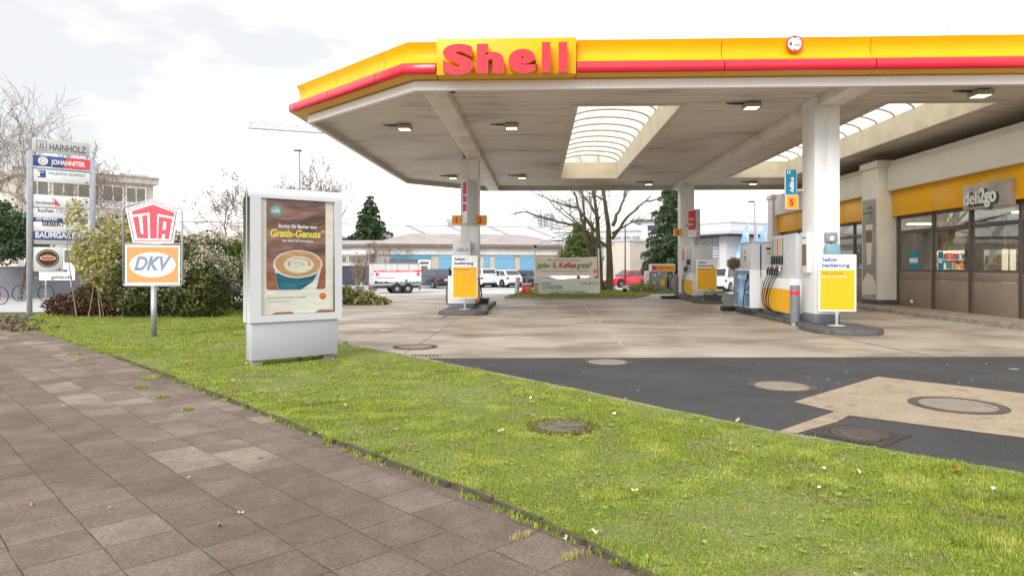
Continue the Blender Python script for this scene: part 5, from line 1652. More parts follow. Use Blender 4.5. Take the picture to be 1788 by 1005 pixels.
# ------------------------------------------------------------------ company directory sign
dl, dr = L(-14.73, 21.0), L(-13.62, 22.05)
dv = dr - dl
W_ = dv.length
M('dir_grey', (0.55, 0.55, 0.57), 0.45, 0.03, 3)
M('dir_white', (0.86, 0.87, 0.90), 0.4, 0.03, 3)
M('dir_blue', (0.045, 0.08, 0.28), 0.4, 0.04, 3)
t = thing('directory_sign', 'tall two-post company directory sign at the left, HAINHOLZ on top', 'sign', (dl.x, dl.y, 0), math.atan2(dv.y, dv.x))
for x, h in ((-0.09, 5.04), (W_ + 0.07, 4.95)):
    mb = MB(); mb.box(x - 0.07, x + 0.07, -0.05, 0.09, 0, h, 0.02); obj('post', mb, 'galvanised', t)
def dz(py): return EYE - (py - 464) / F * 21.0
dzc = lambda cy: dz(200 + cy * 260 / 726.0)      # from the zoomed crop, left post side
def dpanel(z1, z0, mat, x0=0.0, x1=None, nm='panel'):
    mb = MB(); mb.box(x0, W_ - 0.02 if x1 is None else x1, -0.02, 0.03, z0, z1, 0.004); return obj(nm, mb, mat, t)
def dtext(p, mat, s, x, z, size, width, bold=0.002, shear=0.0):
    return letters('lettering', p, mat, [dict(s=s, size=size, x=x, z=z, y=-0.022, extrude=0.001, bold=bold, width=width, shear=shear)])
p = dpanel(dzc(112), dzc(180), 'dir_grey', -0.02); z = dzc(166)
dtext(p, 'text_dark', 'HAINHOLZ', 0.42, z, 0.30, 0.98, 0.001)
mb = MB()
for a, b, c_, d_ in ((0.08, 0.34, z - 0.02, z - 0.008), (0.08, 0.34, z + 0.25, z + 0.262), (0.08, 0.092, z - 0.008, z + 0.25), (0.328, 0.34, z - 0.008, z + 0.25), (0.17, 0.19, z + 0.08, z + 0.2), (0.23, 0.25, z + 0.08, z + 0.2), (0.12, 0.30, z + 0.045, z + 0.065)):
    mb.box(a, b, -0.024, -0.021, c_, d_)
obj('emblem', mb, 'text_dark', p, smooth=False)
for x, wd in ((0.02, 0.06), (W_ - 0.12, 0.06)):
    mb = MB(); mb.box(x, x + wd, -0.01, 0.02, dzc(190), dzc(180.5)); obj('spacer', mb, 'mid_grey', t, smooth=False)
z1, z0 = dzc(196), dzc(248)
p = dpanel(z1, z0, 'dir_blue')
mb = MB(); mb.prism([(0.78, z0 + 0.01), (W_ - 0.03, z0 + 0.01), (W_ - 0.03, z1 - 0.01), (0.88, z1 - 0.01)], -0.023, -0.0205, axis='y'); obj('red_field', mb, 'sign_pink', p, smooth=False)
dtext(p, 'text_white', 'JOHANNITER', 0.46, (z0 + z1) / 2 - 0.075, 0.2, 0.92, 0.007)
mb = MB(); plate(mb, ell(0.25, (z0 + z1) / 2, 0.13, 0.13), -0.023, 0.002); e_ = obj('emblem', mb, 'text_white', p, smooth=False)
mb = MB()
for a in range(0, 360, 45):
    q = [(0.02 * math.cos(R(a - 90)), 0.02 * math.sin(R(a - 90))), (0.09 * math.cos(R(a - 14)), 0.09 * math.sin(R(a - 14))), (0.07 * math.cos(R(a)), 0.07 * math.sin(R(a))), (0.09 * math.cos(R(a + 14)), 0.09 * math.sin(R(a + 14)))] if False else [(0.045 * math.cos(R(a - 8)), 0.045 * math.sin(R(a - 8))), (0.09 * math.cos(R(a - 7)), 0.09 * math.sin(R(a - 7))), (0.09 * math.cos(R(a + 7)), 0.09 * math.sin(R(a + 7))), (0.045 * math.cos(R(a + 8)), 0.045 * math.sin(R(a + 8)))]
    plate(mb, [(0.25 + u, (z0 + z1) / 2 + v_) for u, v_ in q], -0.025, 0.001)
obj('emblem_cross', mb, 'dir_blue', p, smooth=False)
mb = MB(); mb.box(-0.02, W_ + 0.0, -0.03, 0.04, dzc(262), dzc(254), 0.004); obj('rail', mb, 'galvanised', t)
z1, z0 = dzc(264), dzc(324)
p = dpanel(z1, z0, 'dir_white')
dtext(p, 'text_dark', 'VALENTIN SCHMIDT', 0.38, z0 + 0.24, 0.13, 1.02, 0.0)
mb = MB(); mb.box(0.10, 0.32, -0.024, -0.021, z0 + 0.13, z0 + 0.35); mb2 = MB(); mb2.box(0.10, 0.17, -0.027, -0.0245, z0 + 0.16, z0 + 0.32); mb2.box(0.13, 0.27, -0.027, -0.0245, z0 + 0.28, z0 + 0.30)
obj('emblem', mb, 'dir_blue', p, smooth=False); obj('emblem_gap', mb2, 'text_white', p, smooth=False)
def arrow(p, x, z, down=False):
    mb = MB()
    if down:
        mb.box(x - 0.12, x, -0.024, -0.021, z + 0.10, z + 0.115); mb.box(x - 0.015, x, -0.024, -0.021, z, z + 0.0995); mb.prism([(x - 0.05, z + 0.04), (x - 0.0075, z - 0.04), (x + 0.035, z + 0.04)], -0.027, -0.0245, axis='y')
    else:
        mb.box(x - 0.13, x - 0.03, -0.024, -0.021, z - 0.007, z + 0.007); mb.prism([(x - 0.05, z - 0.035), (x, z), (x - 0.05, z + 0.035)], -0.027, -0.0245, axis='y')
    obj('arrow', mb, 'text_dark', p, smooth=False)
arrow(p, W_ - 0.05, z0 + 0.06)
z1, z0 = dzc(388), dzc(448)
p = dpanel(z1, z0, 'dir_white')
dtext(p, 'dir_blue', 'beckmann', 0.06, z0 + 0.09, 0.14, 0.50, 0.001, 0.3)
mb = MB(); mb.prism([(0.56, z0 + 0.06), (0.72, z0 + 0.06), (0.54, z0 + 0.30)], -0.024, -0.021, axis='y'); mb.box(0.50, 0.512, -0.024, -0.021, z0 + 0.08, z0 + 0.34); obj('emblem', mb, 'sign_pink', p, smooth=False)
dtext(p, 'text_dark', 'tar', 1.15, z0 + 0.08, 0.13, 0.16)
arrow(p, W_ - 0.10, z0 + 0.2, True)
z1, z0 = dzc(455), dzc(500)
p = dpanel(z1, z0, 'dir_white')
dtext(p, 'text_dark', 'kuchen', 0.12, z0 + 0.17, 0.17, 0.42, 0.003); dtext(p, 'text_blue', 'CENTER', 0.60, z0 + 0.17, 0.16, 0.46, 0.0)
z1, z0 = dzc(503), dzc(519)
p = dpanel(z1, z0, 'dir_blue', 0.0, W_ * 0.5)
dtext(p, 'text_white', 'DIE BERATER', 0.08, z0 + 0.04, 0.10, 0.55, 0.003)
z1, z0 = dzc(521), dzc(567)
p = dpanel(z1, z0, 'dir_white')
dtext(p, 'text_dark', 'SIEBERT', 0.22, z0 + 0.17, 0.18, 0.60, 0.006)
z1, z0 = dzc(570), dzc(632)
p = dpanel(z1, z0, 'dir_blue')
dtext(p, 'text_white', 'BAUMGARTEN', 0.05, z0 + 0.21, 0.25, 1.30, 0.010)
mb = MB(); mb.box(0.01, W_ - 0.03, -0.024, -0.021, z0 + 0.01, z0 + 0.14); obj('stripe', mb, 'light_grey', p, smooth=False)
z1, z0 = dzc(645), dzc(764)
p = dpanel(z1, z0, 'dir_white', 0.0, 0.78)
cx0, cz0 = 0.37, (z0 + z1) / 2 + 0.03
for rx, rz, y, mt in ((0.30, 0.28, -0.024, 'text_dark'), (0.265, 0.245, -0.027, 'text_yellow'), (0.25, 0.23, -0.030, 'text_dark')):
    mb = MB(); plate(mb, ell(cx0, cz0, rx, rz), y, 0.002); obj('emblem', mb, mt, p, smooth=False)
mb = MB(); mb.prism([(cx0 - 0.15, cz0 - 0.07), (cx0 + 0.15, cz0 - 0.07), (cx0 + 0.19, cz0), (cx0 + 0.12, cz0 + 0.09), (cx0, cz0 + 0.12), (cx0 - 0.12, cz0 + 0.09), (cx0 - 0.19, cz0)], -0.034, -0.032, axis='y'); obj('emblem_shield', mb, 'sign_orange', p, smooth=False)
mb = MB(); mb.box(cx0 - 0.2, cx0 + 0.2, -0.037, -0.035, cz0 - 0.035, cz0 + 0.045); obj('emblem_band', mb, 'text_white', p, smooth=False)
mb = MB(); mb.box(cx0 - 0.17, cx0 + 0.17, -0.039, -0.0375, cz0 - 0.02, cz0 + 0.03); obj('emblem_bar', mb, 'goods_red', p, smooth=False)
arrow(p, 0.72, z0 + 0.06)
# low sign further back
c0, c1 = L(-18.0, 26.0), L(-16.6, 26.2)
t = thing('low_sign', 'low white company sign behind the tall directory sign', 'sign', (c0.x, c0.y, 0), math.atan2((c1 - c0).y, (c1 - c0).x))
mb = MB(); mb.box(0, 1.25, -0.02, 0.02, 0.95, 1.62, 0.004); p = obj('board', mb, 'dir_white', t)
mb = MB(); mb.box(0.02, 1.0, -0.024, -0.021, 1.27, 1.36); obj('stripe', mb, 'dir_blue', p, smooth=False)
letters('lettering', p, 'text_dark', [dict(s='gebäude', size=0.2, x=0.42, z=1.01, y=-0.022, extrude=0.001, bold=0.004, width=0.75)])
for x in (0.2, 1.1):
    mb = MB(); mb.tube([(x, 0.05, 0), (x, 0.05, 1.5)], 0.03, 8); obj('post', mb, 'galvanised', t)
# ------------------------------------------------------------------ cars
def car_paint(name, col, metal=0.0):
    return M(name, col, 0.22, 0.02, 2, metal=metal, coat=0.8)
car_paint('paint_white', (0.72, 0.73, 0.75)); car_paint('paint_black', (0.035, 0.045, 0.065), 0.3); car_paint('paint_grey', (0.09, 0.11, 0.14), 0.3)
car_paint('paint_red', (0.62, 0.012, 0.035)); car_paint('paint_silver', (0.45, 0.46, 0.48), 0.5)
M('car_glass', (0.02, 0.028, 0.032), 0.06, 0.05, 3, spec=0.9)
M('alloy', (0.45, 0.46, 0.48), 0.3, 0.05, 9, metal=0.7)
M('tail_red', (0.55, 0.01, 0.03), 0.2); M('headlight', (0.75, 0.78, 0.82), 0.1); M('plate_white', (0.8, 0.8, 0.82), 0.4)
M('under_black', (0.01, 0.01, 0.012), 0.8)
def car(px, py_, d, heading, paint, label, ln=4.25, wd=1.78, ht=1.48, style='hatch', dx=0.0):
    """heading: world angle of the nose; px: photo column of the car's middle"""
    p = L((px - 894) / F * d, d)
    z = zg(p.y) + 0.006
    t = thing('parked_car', label, 'car', (p.x, p.y, z), heading, 'cars parked behind the station')
    h = wd / 2; wr = 0.325; fx, rx = ln / 2 - 0.82, -ln / 2 + 0.72
    zb = 0.93 if style != 'van' else 1.05
    lo = 0.20
    pr = [(-ln / 2 + 0.05, lo + 0.12), (rx - wr - 0.06, lo)]
    pr += [(rx + (wr + 0.05) * math.cos(R(a)), wr + (wr + 0.05) * math.sin(R(a))) for a in range(180 + 10, 0 - 20, -20)]
    pr += [(rx + wr + 0.08, lo), (fx - wr - 0.08, lo)]
    pr += [(fx + (wr + 0.05) * math.cos(R(a)), wr + (wr + 0.05) * math.sin(R(a))) for a in range(180 + 10, 0 - 20, -20)]
    pr += [(fx + wr + 0.07, lo), (ln / 2 - 0.04, lo + 0.08), (ln / 2, 0.52), (ln / 2 - 0.10, 0.72), (ln / 2 - 0.95 if style != 'van' else ln / 2 - 0.6, zb - 0.03), (ln / 2 - 1.25, zb), (-ln / 2 + 0.16, zb + 0.02), (-ln / 2 + 0.02, zb - 0.10), (-ln / 2, 0.5)]
    mb = MB(); mb.prism(pr, -h, h, axis='y', bev=0.045)
    # tuck the flanks in towards the belt
    for v in mb.bm.verts:
        k = max(0, (v.co.z - 0.62) / 0.4)
        v.co.y *= 1 - 0.06 * k
        e = abs(v.co.x) / (ln / 2)
        if e > 0.80: v.co.y *= 1 - 0.10 * (e - 0.80) / 0.20
    body = obj('body', mb, paint, t, ang=30)
    xr0, xr1, xf1, xf0 = {'hatch': (-ln / 2 + 0.10, -ln / 2 + 0.66, 0.25, ln / 2 - 1.08), 'suv': (-ln / 2 + 0.08, -ln / 2 + 0.75, 0.22, ln / 2 - 1.15), 'van': (-ln / 2 + 0.05, -ln / 2 + 0.22, 0.6, ln / 2 - 0.8)}[style]
    hb, hr = h * 0.925, h * 0.76
    c = [(xr0, zb - 0.02, hb), (xr1, ht, hr), (xf1, ht, hr), (xf0, zb - 0.02, hb)]
    t_ = bmesh.new()
    vs = []
    for s in (-1, 1):
        vs.append([t_.verts.new((a, s * w_, b)) for a, b, w_ in c])
    t_.faces.new(vs[0]); t_.faces.new(vs[1][::-1])
    for i in range(4): t_.faces.new((vs[0][i], vs[1][i], vs[1][(i + 1) % 4], vs[0][(i + 1) % 4]))
    bmesh.ops.recalc_face_normals(t_, faces=t_.faces[:])
    bmesh.ops.bevel(t_, geom=t_.edges[:], offset=0.06, segments=3, affect='EDGES')
    mb = MB(); mb.join(t_); obj('cabin', mb, paint, t, ang=40)
    def bil(A, B, C, D, u, v): return (A * (1 - u) + B * u) * (1 - v) + (D * (1 - u) + C * u) * v
    def pane(A, B, C, D, u0, u1, v0, v1, n, name='window'):
        q = [bil(A, B, C, D, u, v) + n * 0.006 for u, v in ((u0, v0), (u1, v0), (u1, v1), (u0, v1))]
        mb = MB(); mb.face(q); mb.face([p_ - n * 0.02 for p_ in q][::-1])
        return obj(name, mb, 'car_glass', t, smooth=False)
    for s in (-1, 1):
        A, B, C, D = Vector((xr0, s * hb, zb)), Vector((xf0, s * hb, zb)), Vector((xf1, s * hr, ht)), Vector((xr1, s * hr, ht))
        n = (B - A).cross(D - A).normalized() * (1 if s < 0 else -1)
        if n.y * s < 0: n = -n
        sp_ = [(0.06, 0.30), (0.32, 0.60), (0.62, 0.955)] if style != 'van' else [(0.06, 0.36), (0.39, 0.66), (0.69, 0.95)]
        for u0, u1 in sp_: pane(A, B, C, D, u0, u1, 0.12, 0.86, n)
    A, B, C, D = Vector((xr0, hb, zb)), Vector((xr0, -hb, zb)), Vector((xr1, -hr, ht)), Vector((xr1, hr, ht)); n = (B - A).cross(D - A).normalized(); n = n if n.x < 0 else -n
    pane(A, B, C, D, 0.08, 0.92, 0.22, 0.88, n, 'rear_window')
    A, B, C, D = Vector((xf0, -hb, zb)), Vector((xf0, hb, zb)), Vector((xf1, hr, ht)), Vector((xf1, -hr, ht)); n = (B - A).cross(D - A).normalized(); n = n if n.x > 0 else -n
    pane(A, B, C, D, 0.05, 0.95, 0.06, 0.92, n, 'windscreen')
    for x in (rx, fx):
        for s in (-1, 1):
            w_ = thing('wheel', None, None, (x, s * (h - 0.10), wr)); w_.parent = t
            mb = MB(); mb.lathe([(0.16, -0.10), (wr * 0.94, -0.10), (wr, -0.07), (wr, 0.07), (wr * 0.94, 0.10), (0.16, 0.10)], 22, axis='y'); obj('tyre', mb, 'black_rubber', w_)
            mb = MB(); mb.lathe([(0.225, s * -0.102), (0.215, s * -0.09), (0.19, s * -0.08), (0.18, s * -0.06)], 22, axis='y')
            for k in range(5):
                a = 2 * math.pi * k / 5
                q = bmesh.new(); bmesh.ops.create_cube(q, size=1)
                for v in q.verts: v.co = Vector((0.11 + v.co.x * 0.20, v.co.y * 0.03 + s * 0.085, v.co.z * 0.05))
                mb.join(q, Matrix.Rotation(a, 4, 'Y'))
            obj('rim', mb, 'alloy', w_)
    mb = MB(); mb.box(-ln / 2 + 0.2, ln / 2 - 0.2, -h + 0.22, h - 0.22, 0.17, 0.55); obj('underbody', mb, 'under_black', t, smooth=False)
    for s in (-1, 1):
        mb = MB(); mb.box(-ln / 2 - 0.004, -ln / 2 + 0.22, s * (h * 0.90) - 0.14, s * (h * 0.90) - 0.14 + 0.20 * 1.0, 0.70, 0.86, 0.02)
        if s > 0:
            pass
        for v in mb.bm.verts: v.co.y = min(max(v.co.y, -h * 0.93), h * 0.93)
        obj('tail_light', mb, 'tail_red', t)
        mb = MB(); mb.box(ln / 2 - 0.32, ln / 2 - 0.045, s * h * 0.72 - 0.16, s * h * 0.72 + 0.16, 0.60, 0.74, 0.03); obj('headlight', mb, 'headlight', t)
        mb = MB(); mb.box(xf0 - 0.30, xf0 - 0.16, s * (hb + 0.10) - 0.08, s * (hb + 0.10) + 0.08, zb + 0.02, zb + 0.16, 0.03); obj('mirror', mb, paint, t)
    mb = MB(); mb.box(-ln / 2 - 0.01, -ln / 2 + 0.01, -0.26, 0.26, 0.52 if style != 'suv' else 0.62, 0.63 if style != 'suv' else 0.73); mb.box(ln / 2 - 0.01, ln / 2 + 0.012, -0.26, 0.26, 0.36, 0.47); obj('number_plate', mb, 'plate_white', t, smooth=False)
    mb = MB(); mb.box(-ln / 2 - 0.005, -ln / 2 + 0.06, -h * 0.8, h * 0.8, 0.24, 0.40, 0.02); mb.box(ln / 2 - 0.08, ln / 2 + 0.006, -h * 0.6, h * 0.6, 0.22, 0.50, 0.03); obj('bumper_insert', mb, 'under_black', t)
    return t
hd = R(128)
car(757, 0, 56.0, R(128), 'paint_black', 'dark hatchback parked right behind the open sided trailer', 4.45, 1.85, 1.55, 'suv')
car(838, 0, 58.0, R(122), 'paint_white', 'white car half hidden behind the left pump sign', 3.6, 1.65, 1.55, 'van')
car(872, 0, 58.0, R(132), 'paint_white', 'white hatchback between the left pump and the grey car', 4.25, 1.80, 1.46)
car(917, 0, 58.5, R(140), 'paint_grey', 'dark grey car left of the cream banner', 4.3, 1.78, 1.45)
car(992, 0, 60.0, R(165), 'paint_silver', 'light car glimpsed in the gap between the two banners', 4.4, 1.8, 1.30)
car(1098, 0, 57.5, R(203), 'paint_red', 'bright red hatchback beside the bare tree trunks', 4.05, 1.7, 1.44)
car(1270, 0, 49.0, R(52), 'paint_white', 'white estate car between the far pump and the blue poster', 4.6, 1.85, 1.68, 'suv')

# ------------------------------------------------------------------ trailer
p = L((690 - 894) / F * 44.8, 44.8)
M('tarp', (0.62, 0.63, 0.65), 0.45, 0.08, 2, bump=0.1, dirt=(0.35, 0.35, 0.36), dscale=1.5, damt=0.4)
t = thing('box_trailer', 'white lattice sided trailer with pink banner and twin axle', 'trailer', (p.x, p.y, zg(p.y) + 0.004), R(24))
mb = MB(); mb.box(-1.55, 1.55, -0.8, 0.8, 0.52, 0.62, 0.01); obj('bed', mb, 'galvanised', t)
for nm, b in (('side_wall', (-1.55, 1.55, -0.80, -0.775)), ('side_wall', (-1.55, 1.55, 0.775, 0.80)), ('end_wall', (-1.55, -1.525, -0.774, 0.774)), ('end_wall', (1.525, 1.55, -0.774, 0.774))):
    mb = MB(); mb.box(*b, 0.62, 1.95); w_ = obj(nm, mb, 'tarp', t, smooth=False)
    if nm == 'side_wall' and b[2] < 0:
        mb = MB()
        for x in (-0.80, -0.05, 0.72, 1.36): mb.box(x - 0.012, x + 0.012, -0.815, -0.8, 1.5, 1.95)
        mb.box(-1.55, 1.55, -0.82, -0.80, 1.93, 1.96)
        obj('bar', mb, 'mid_grey', w_, smooth=False)
        mb = MB(); mb.box(-1.54, 1.54, -0.83, -0.801, 0.66, 1.52); bn = obj('banner', mb, 'text_white', w_, smooth=False)
        mb = MB(); mb.box(-1.54, 1.54, -0.834, -0.83, 1.38, 1.52); mb.box(-1.48, -0.2, -0.834, -0.83, 0.98, 1.04); plate(mb, ell(-1.33, 1.24, 0.12, 0.12, 20), -0.834, 0.004); plate(mb, ell(1.33, 1.24, 0.12, 0.12, 20), -0.834, 0.004); obj('pink_print', mb, 'sign_pink', bn, smooth=False)
        letters('lettering', bn, 'text_white', [dict(s='0511 - 29 30 40 50    www.umzug.de', size=0.10, x=-1.38, z=1.415, y=-0.835, extrude=0.001, bold=0.002, width=2.5)])
        letters('lettering', bn, 'text_grey', [dict(s='Transporte und Umzüge', size=0.09, x=-1.1, z=1.20, y=-0.831, extrude=0.001, width=0.95), dict(s='Entrümpelung  Montage', size=0.07, x=0.1, z=1.24, y=-0.831, extrude=0.001, width=0.9), dict(s='Lagerung  Renovierung', size=0.07, x=0.1, z=1.10, y=-0.831, extrude=0.001, width=0.9)])
        mb = MB(); rr = random.Random(3); pts = [(-1.53, 0.665)]; x = -1.53
        top = []
        while x < 1.5:
            w2 = rr.uniform(0.04, 0.14); hh = 0.70 + rr.uniform(0.03, 0.11) * (2.0 if rr.random() < 0.12 else 1)
            top += [(x, hh), (min(1.53, x + w2), hh)]; x += w2
        plate(mb, pts + top + [(1.53, 0.665)], -0.834, 0.004); obj('skyline_print', mb, 'text_dark', bn, smooth=False)
    if nm == 'end_wall' and b[0] < 0:
        mb = MB()
        for y in (-0.75, 0, 0.75): mb.box(-1.57, -1.55, y - 0.02, y + 0.02, 0.62, 1.96)
        for z in (1.25, 1.94): mb.box(-1.575, -1.55, -0.77, 0.77, z - 0.02, z + 0.02)
        obj('frame', mb, 'galvanised', w_, smooth=False)
for x in (-0.05, 0.66):
    for s in (-1, 1):
        w_ = thing('wheel', None, None, (x, s * 0.82, 0.33)); w_.parent = t
        mb = MB(); mb.lathe([(0.15, -0.09), (0.31, -0.09), (0.33, -0.06), (0.33, 0.06), (0.31, 0.09), (0.15, 0.09)], 22, axis='y'); obj('tyre', mb, 'black_rubber', w_)
        mb = MB(); mb.lathe([(0.23, 0.095 * -s * -1), (0.2, 0.05 * s), (0.08, 0.06 * s), (0, 0.09 * s)], 20, axis='y'); q_ = obj('rim', mb, 'alloy', w_); q_.rotation_euler = (0, 0, math.pi)
for s in (-1, 1):
    mb = MB(); mb.tube([(-0.48, s * 0.83, 0.45), (-0.40, s * 0.83, 0.66), (-0.25, s * 0.83, 0.72), (0.86, s * 0.83, 0.72), (1.0, s * 0.83, 0.66), (1.08, s * 0.83, 0.45)], 0.035, 6); obj('mudguard', mb, 'galvanised', t)
mb = MB(); mb.tube([(-1.5, -0.3, 0.5), (-2.5, 0, 0.5)], 0.035, 8); mb.tube([(-1.5, 0.3, 0.5), (-2.5, 0, 0.5)], 0.035, 8); mb.tube([(-2.2, 0, 0.02), (-2.2, 0, 0.75)], 0.03, 8); obj('drawbar', mb, 'galvanised', t)
mb = MB(); mb.box(1.42, 1.5, -0.78, -0.7, 0.2, 0.6); mb.box(-1.4, 1.4, -0.5, 0.5, 0.35, 0.5); obj('chassis', mb, 'dark_grey', t, smooth=False)

# ------------------------------------------------------------------ buildings behind
M('render_beige', (0.56, 0.51, 0.44), 0.8, 0.06, 0.8, dirt=(0.3, 0.25, 0.2), dscale=0.6, damt=0.4)
M('render_white', (0.74, 0.73, 0.72), 0.8, 0.05, 0.8, dirt=(0.35, 0.28, 0.22), dscale=0.7, damt=0.4)
M('door_blue', (0.20, 0.42, 0.62), 0.45, 0.05, 1.5, dirt=(0.15, 0.3, 0.42), dscale=1, damt=0.3)
M('door_blue_dark', (0.10, 0.30, 0.46), 0.5, 0.1, 1.5)
M('roof_felt', (0.36, 0.32, 0.31), 0.9, 0.12, 0.6, dirt=(0.26, 0.22, 0.21), dscale=0.4, damt=0.6)
M('eave_wood', (0.22, 0.17, 0.14), 0.8, 0.2, 2)
M('roof_light', (0.70, 0.68, 0.67), 0.6, 0.06, 0.4, dirt=(0.35, 0.28, 0.25), dscale=0.5, damt=0.5)
M('wall_navy', (0.045, 0.055, 0.09), 0.7, 0.15, 1)
M('wall_grey', (0.30, 0.32, 0.36), 0.7, 0.06, 1)
M('wall_pale', (0.58, 0.59, 0.62), 0.8, 0.04, 0.5)
M('old_pane', (0.19, 0.18, 0.15), 0.25, 0.3, 1.2)
M('shutter_grey', (0.17, 0.18, 0.21), 0.5, 0.1, 2)
ZL = -0.30
def bx(t, name, x0, x1, y0, y1, z0, z1, mat, par=None, bev=0.0):
    mb = MB(); mb.box(x0, x1, y0, y1, z0, z1, bev)
    return obj(name, mb, mat, par or t, smooth=False)
# garage row with blue doors; local x to the right along its front, local y into it
D1 = 64.0
gl, gr_ = L((655 - 894) / F * D1, D1), L((985 - 894) / F * (D1 + 4.5), D1 + 4.5)
gv = gr_ - gl
t = thing('garage_row', 'long low garage row with pale blue doors and flat hipped roof', 'building', (gl.x, gl.y, ZL), math.atan2(gv.y, gv.x))
GW = gv.length
gx = lambda px: (px - 655) / (985 - 655) * GW
he = 3.85
bx(t, 'wall', 0, GW, 0.02, 9, 0, he - 0.25, 'render_beige')
bx(t, 'fascia_band', -0.03, GW, -0.16, 0.0, he - 0.98, he - 0.27, 'render_white')
bx(t, 'eave', -0.5, GW + 0.4, -0.65, 9.4, he - 0.25, he - 0.02, 'eave_wood')
mb = MB()
mb.bm.faces.ensure_lookup_table()
e0 = [(-0.55, -0.7, he), (GW + 0.5, -0.7, he), (GW + 0.5, 9.5, he), (-0.55, 9.5, he)]
r0, r1 = (3.6, 4.4, he + 1.25), (GW - 3.0, 4.4, he + 1.25)
for f in ((e0[0], e0[1], r1, r0), (e0[1], e0[2], r1), (e0[2], e0[3], r0, r1), (e0[3], e0[0], r0), tuple(e0[::-1])):
    mb.face(f)
obj('roof', mb, 'roof_felt', t, smooth=False)
dd_ = [(679, 747, 'w'), (761, 791, 'b'), (806, 830, 'b'), (839, 848, 'b'), (859, 893, 'b'), (904, 933, 'b')]
for a, b, k in dd_:
    if k == 'w':
        bx(t, 'lintel_panel', gx(a), gx(b), -0.10, -0.0, he - 1.45, he - 1.0, 'door_blue_dark')
        dr_ = bx(t, 'shutter', gx(a), gx(725), -0.05, 0.0, 0, he - 1.46, 'shutter_grey')
        mb = MB()
        for i in range(8): mb.box(gx(a), gx(725), -0.065, -0.05, 0.3 * i, 0.3 * i + 0.03)
        obj('slat', mb, 'mid_grey', dr_, smooth=False)
        dr_ = bx(t, 'door', gx(726), gx(747), -0.08, 0.0, 0, he - 1.46, 'text_white')
        bx(t, 'pane', gx(729), gx(744), -0.09, -0.081, 1.95, 2.2, 'old_pane', dr_); bx(t, 'pane', gx(731), gx(742), -0.09, -0.081, 0.8, 1.8, 'old_pane', dr_)
    else:
        dr_ = bx(t, 'garage_door', gx(a), gx(b), -0.08, 0.0, 0, he - 1.0, 'door_blue')
        mb = MB()
        for i in range(1, 6): mb.box(gx(a), gx(b), -0.086, -0.08, 0.5 * i, 0.5 * i + 0.02)
        mb.box(gx(a), gx(b), -0.09, -0.08, he - 1.38, he - 1.34)
        obj('groove', mb, 'door_blue_dark', dr_, smooth=False)
# its left wing, seen behind the trailer
gl2 = L((470 - 894) / F * 70, 70)
gv2 = gl - gl2
t = thing('garage_wing', 'left wing of the garage row with old panes over a dark wall', 'building', (gl2.x, gl2.y, ZL), math.atan2(gv2.y, gv2.x))
GW2 = gv2.length - 0.05
bx(t, 'wall', 0, GW2, 0.02, 6, 0, he - 0.25, 'wall_navy')
bx(t, 'fascia_band', 0, GW2, -0.1, 0.0, he - 0.95, he - 0.27, 'render_white')
bx(t, 'eave', -0.3, GW2 - 0.45, -0.55, 6.3, he - 0.25, he - 0.04, 'eave_wood')
for i in range(7):
    x = GW2 - 0.5 - 2.6 * (i + 1)
    if x > 0:
        f_ = bx(t, 'window', x, x + 2.5, -0.07, 0.0, he - 1.75, he - 1.0, 'render_white')
        bx(t, 'pane', x + 0.08, x + 2.42, -0.09, -0.071, he - 1.70, he - 1.05, 'old_pane', f_)
bx(t, 'cornice', 0, GW2, -0.12, 0.0, he - 2.05, he - 1.78, 'render_beige')
mb = MB()
for f in (((-0.4, -0.6, he - 0.02), (GW2 - 0.6, -0.6, he - 0.02), (GW2 - 0.6, 4.4, he + 0.5), (1, 4.4, he + 0.7)), ((-0.4, 9, he - 0.02), (1, 4.4, he + 0.7), (GW2 - 0.6, 4.4, he + 0.5), (GW2 - 0.6, 9, he - 0.02))):
    mb.face(f)
obj('roof', mb, 'roof_felt', t, smooth=False)
# long hall with pale glazed roof strips
ha, hb_ = W(300, 376, 86.0), W(975, 420, 100.0)
ha.z = hb_.z = ZL
hv = hb_ - ha
t = thing('long_hall', 'long hall behind the garages with pale striped roof and window band', 'building', tuple(ha), math.atan2(hv.y, hv.x))
HWD = hv.length
hz = 5.45
bx(t, 'wall', 0, HWD, 0, 14, 0, hz, 'wall_grey')
mb = MB()
a_ = [(-0.5, -0.6, hz + 0.05), (HWD + 0.5, -0.6, hz + 0.05), (HWD + 0.5, 7, hz + 2.3), (-0.5, 7, hz + 2.3), (HWD + 0.5, 14.5, hz + 0.05), (-0.5, 14.5, hz + 0.05)]
mb.face((a_[0], a_[1], a_[2], a_[3])); mb.face((a_[3], a_[2], a_[4], a_[5])); mb.face((a_[1], a_[4], a_[2])); mb.face((a_[0], a_[3], a_[5]))
rf = obj('roof', mb, 'roof_light', t, smooth=False)
mb = MB()
x = 2.0
while x < HWD + 4:
    sx, ex = x, x - 3.0
    q = [(sx, -0.62, hz + 0.075), (sx + 0.9, -0.62, hz + 0.075), (ex + 0.9, 7, hz + 2.33), (ex, 7, hz + 2.33)]
    mb.face([(min(HWD + 0.4, max(-0.4, a)), b, c_) for a, b, c_ in q])
    x += 6.2
obj('roof_rib', mb, 'roof_felt', rf, smooth=False)
mb = MB(); mb.box(-0.5, HWD + 0.5, 6.9, 7.1, hz + 2.28, hz + 2.4); obj('ridge_cap', mb, 'roof_felt', rf, smooth=False)
bx(t, 'gutter', -0.5, HWD + 0.5, -0.72, -0.6, hz - 0.12, hz + 0.06, 'wall_navy')
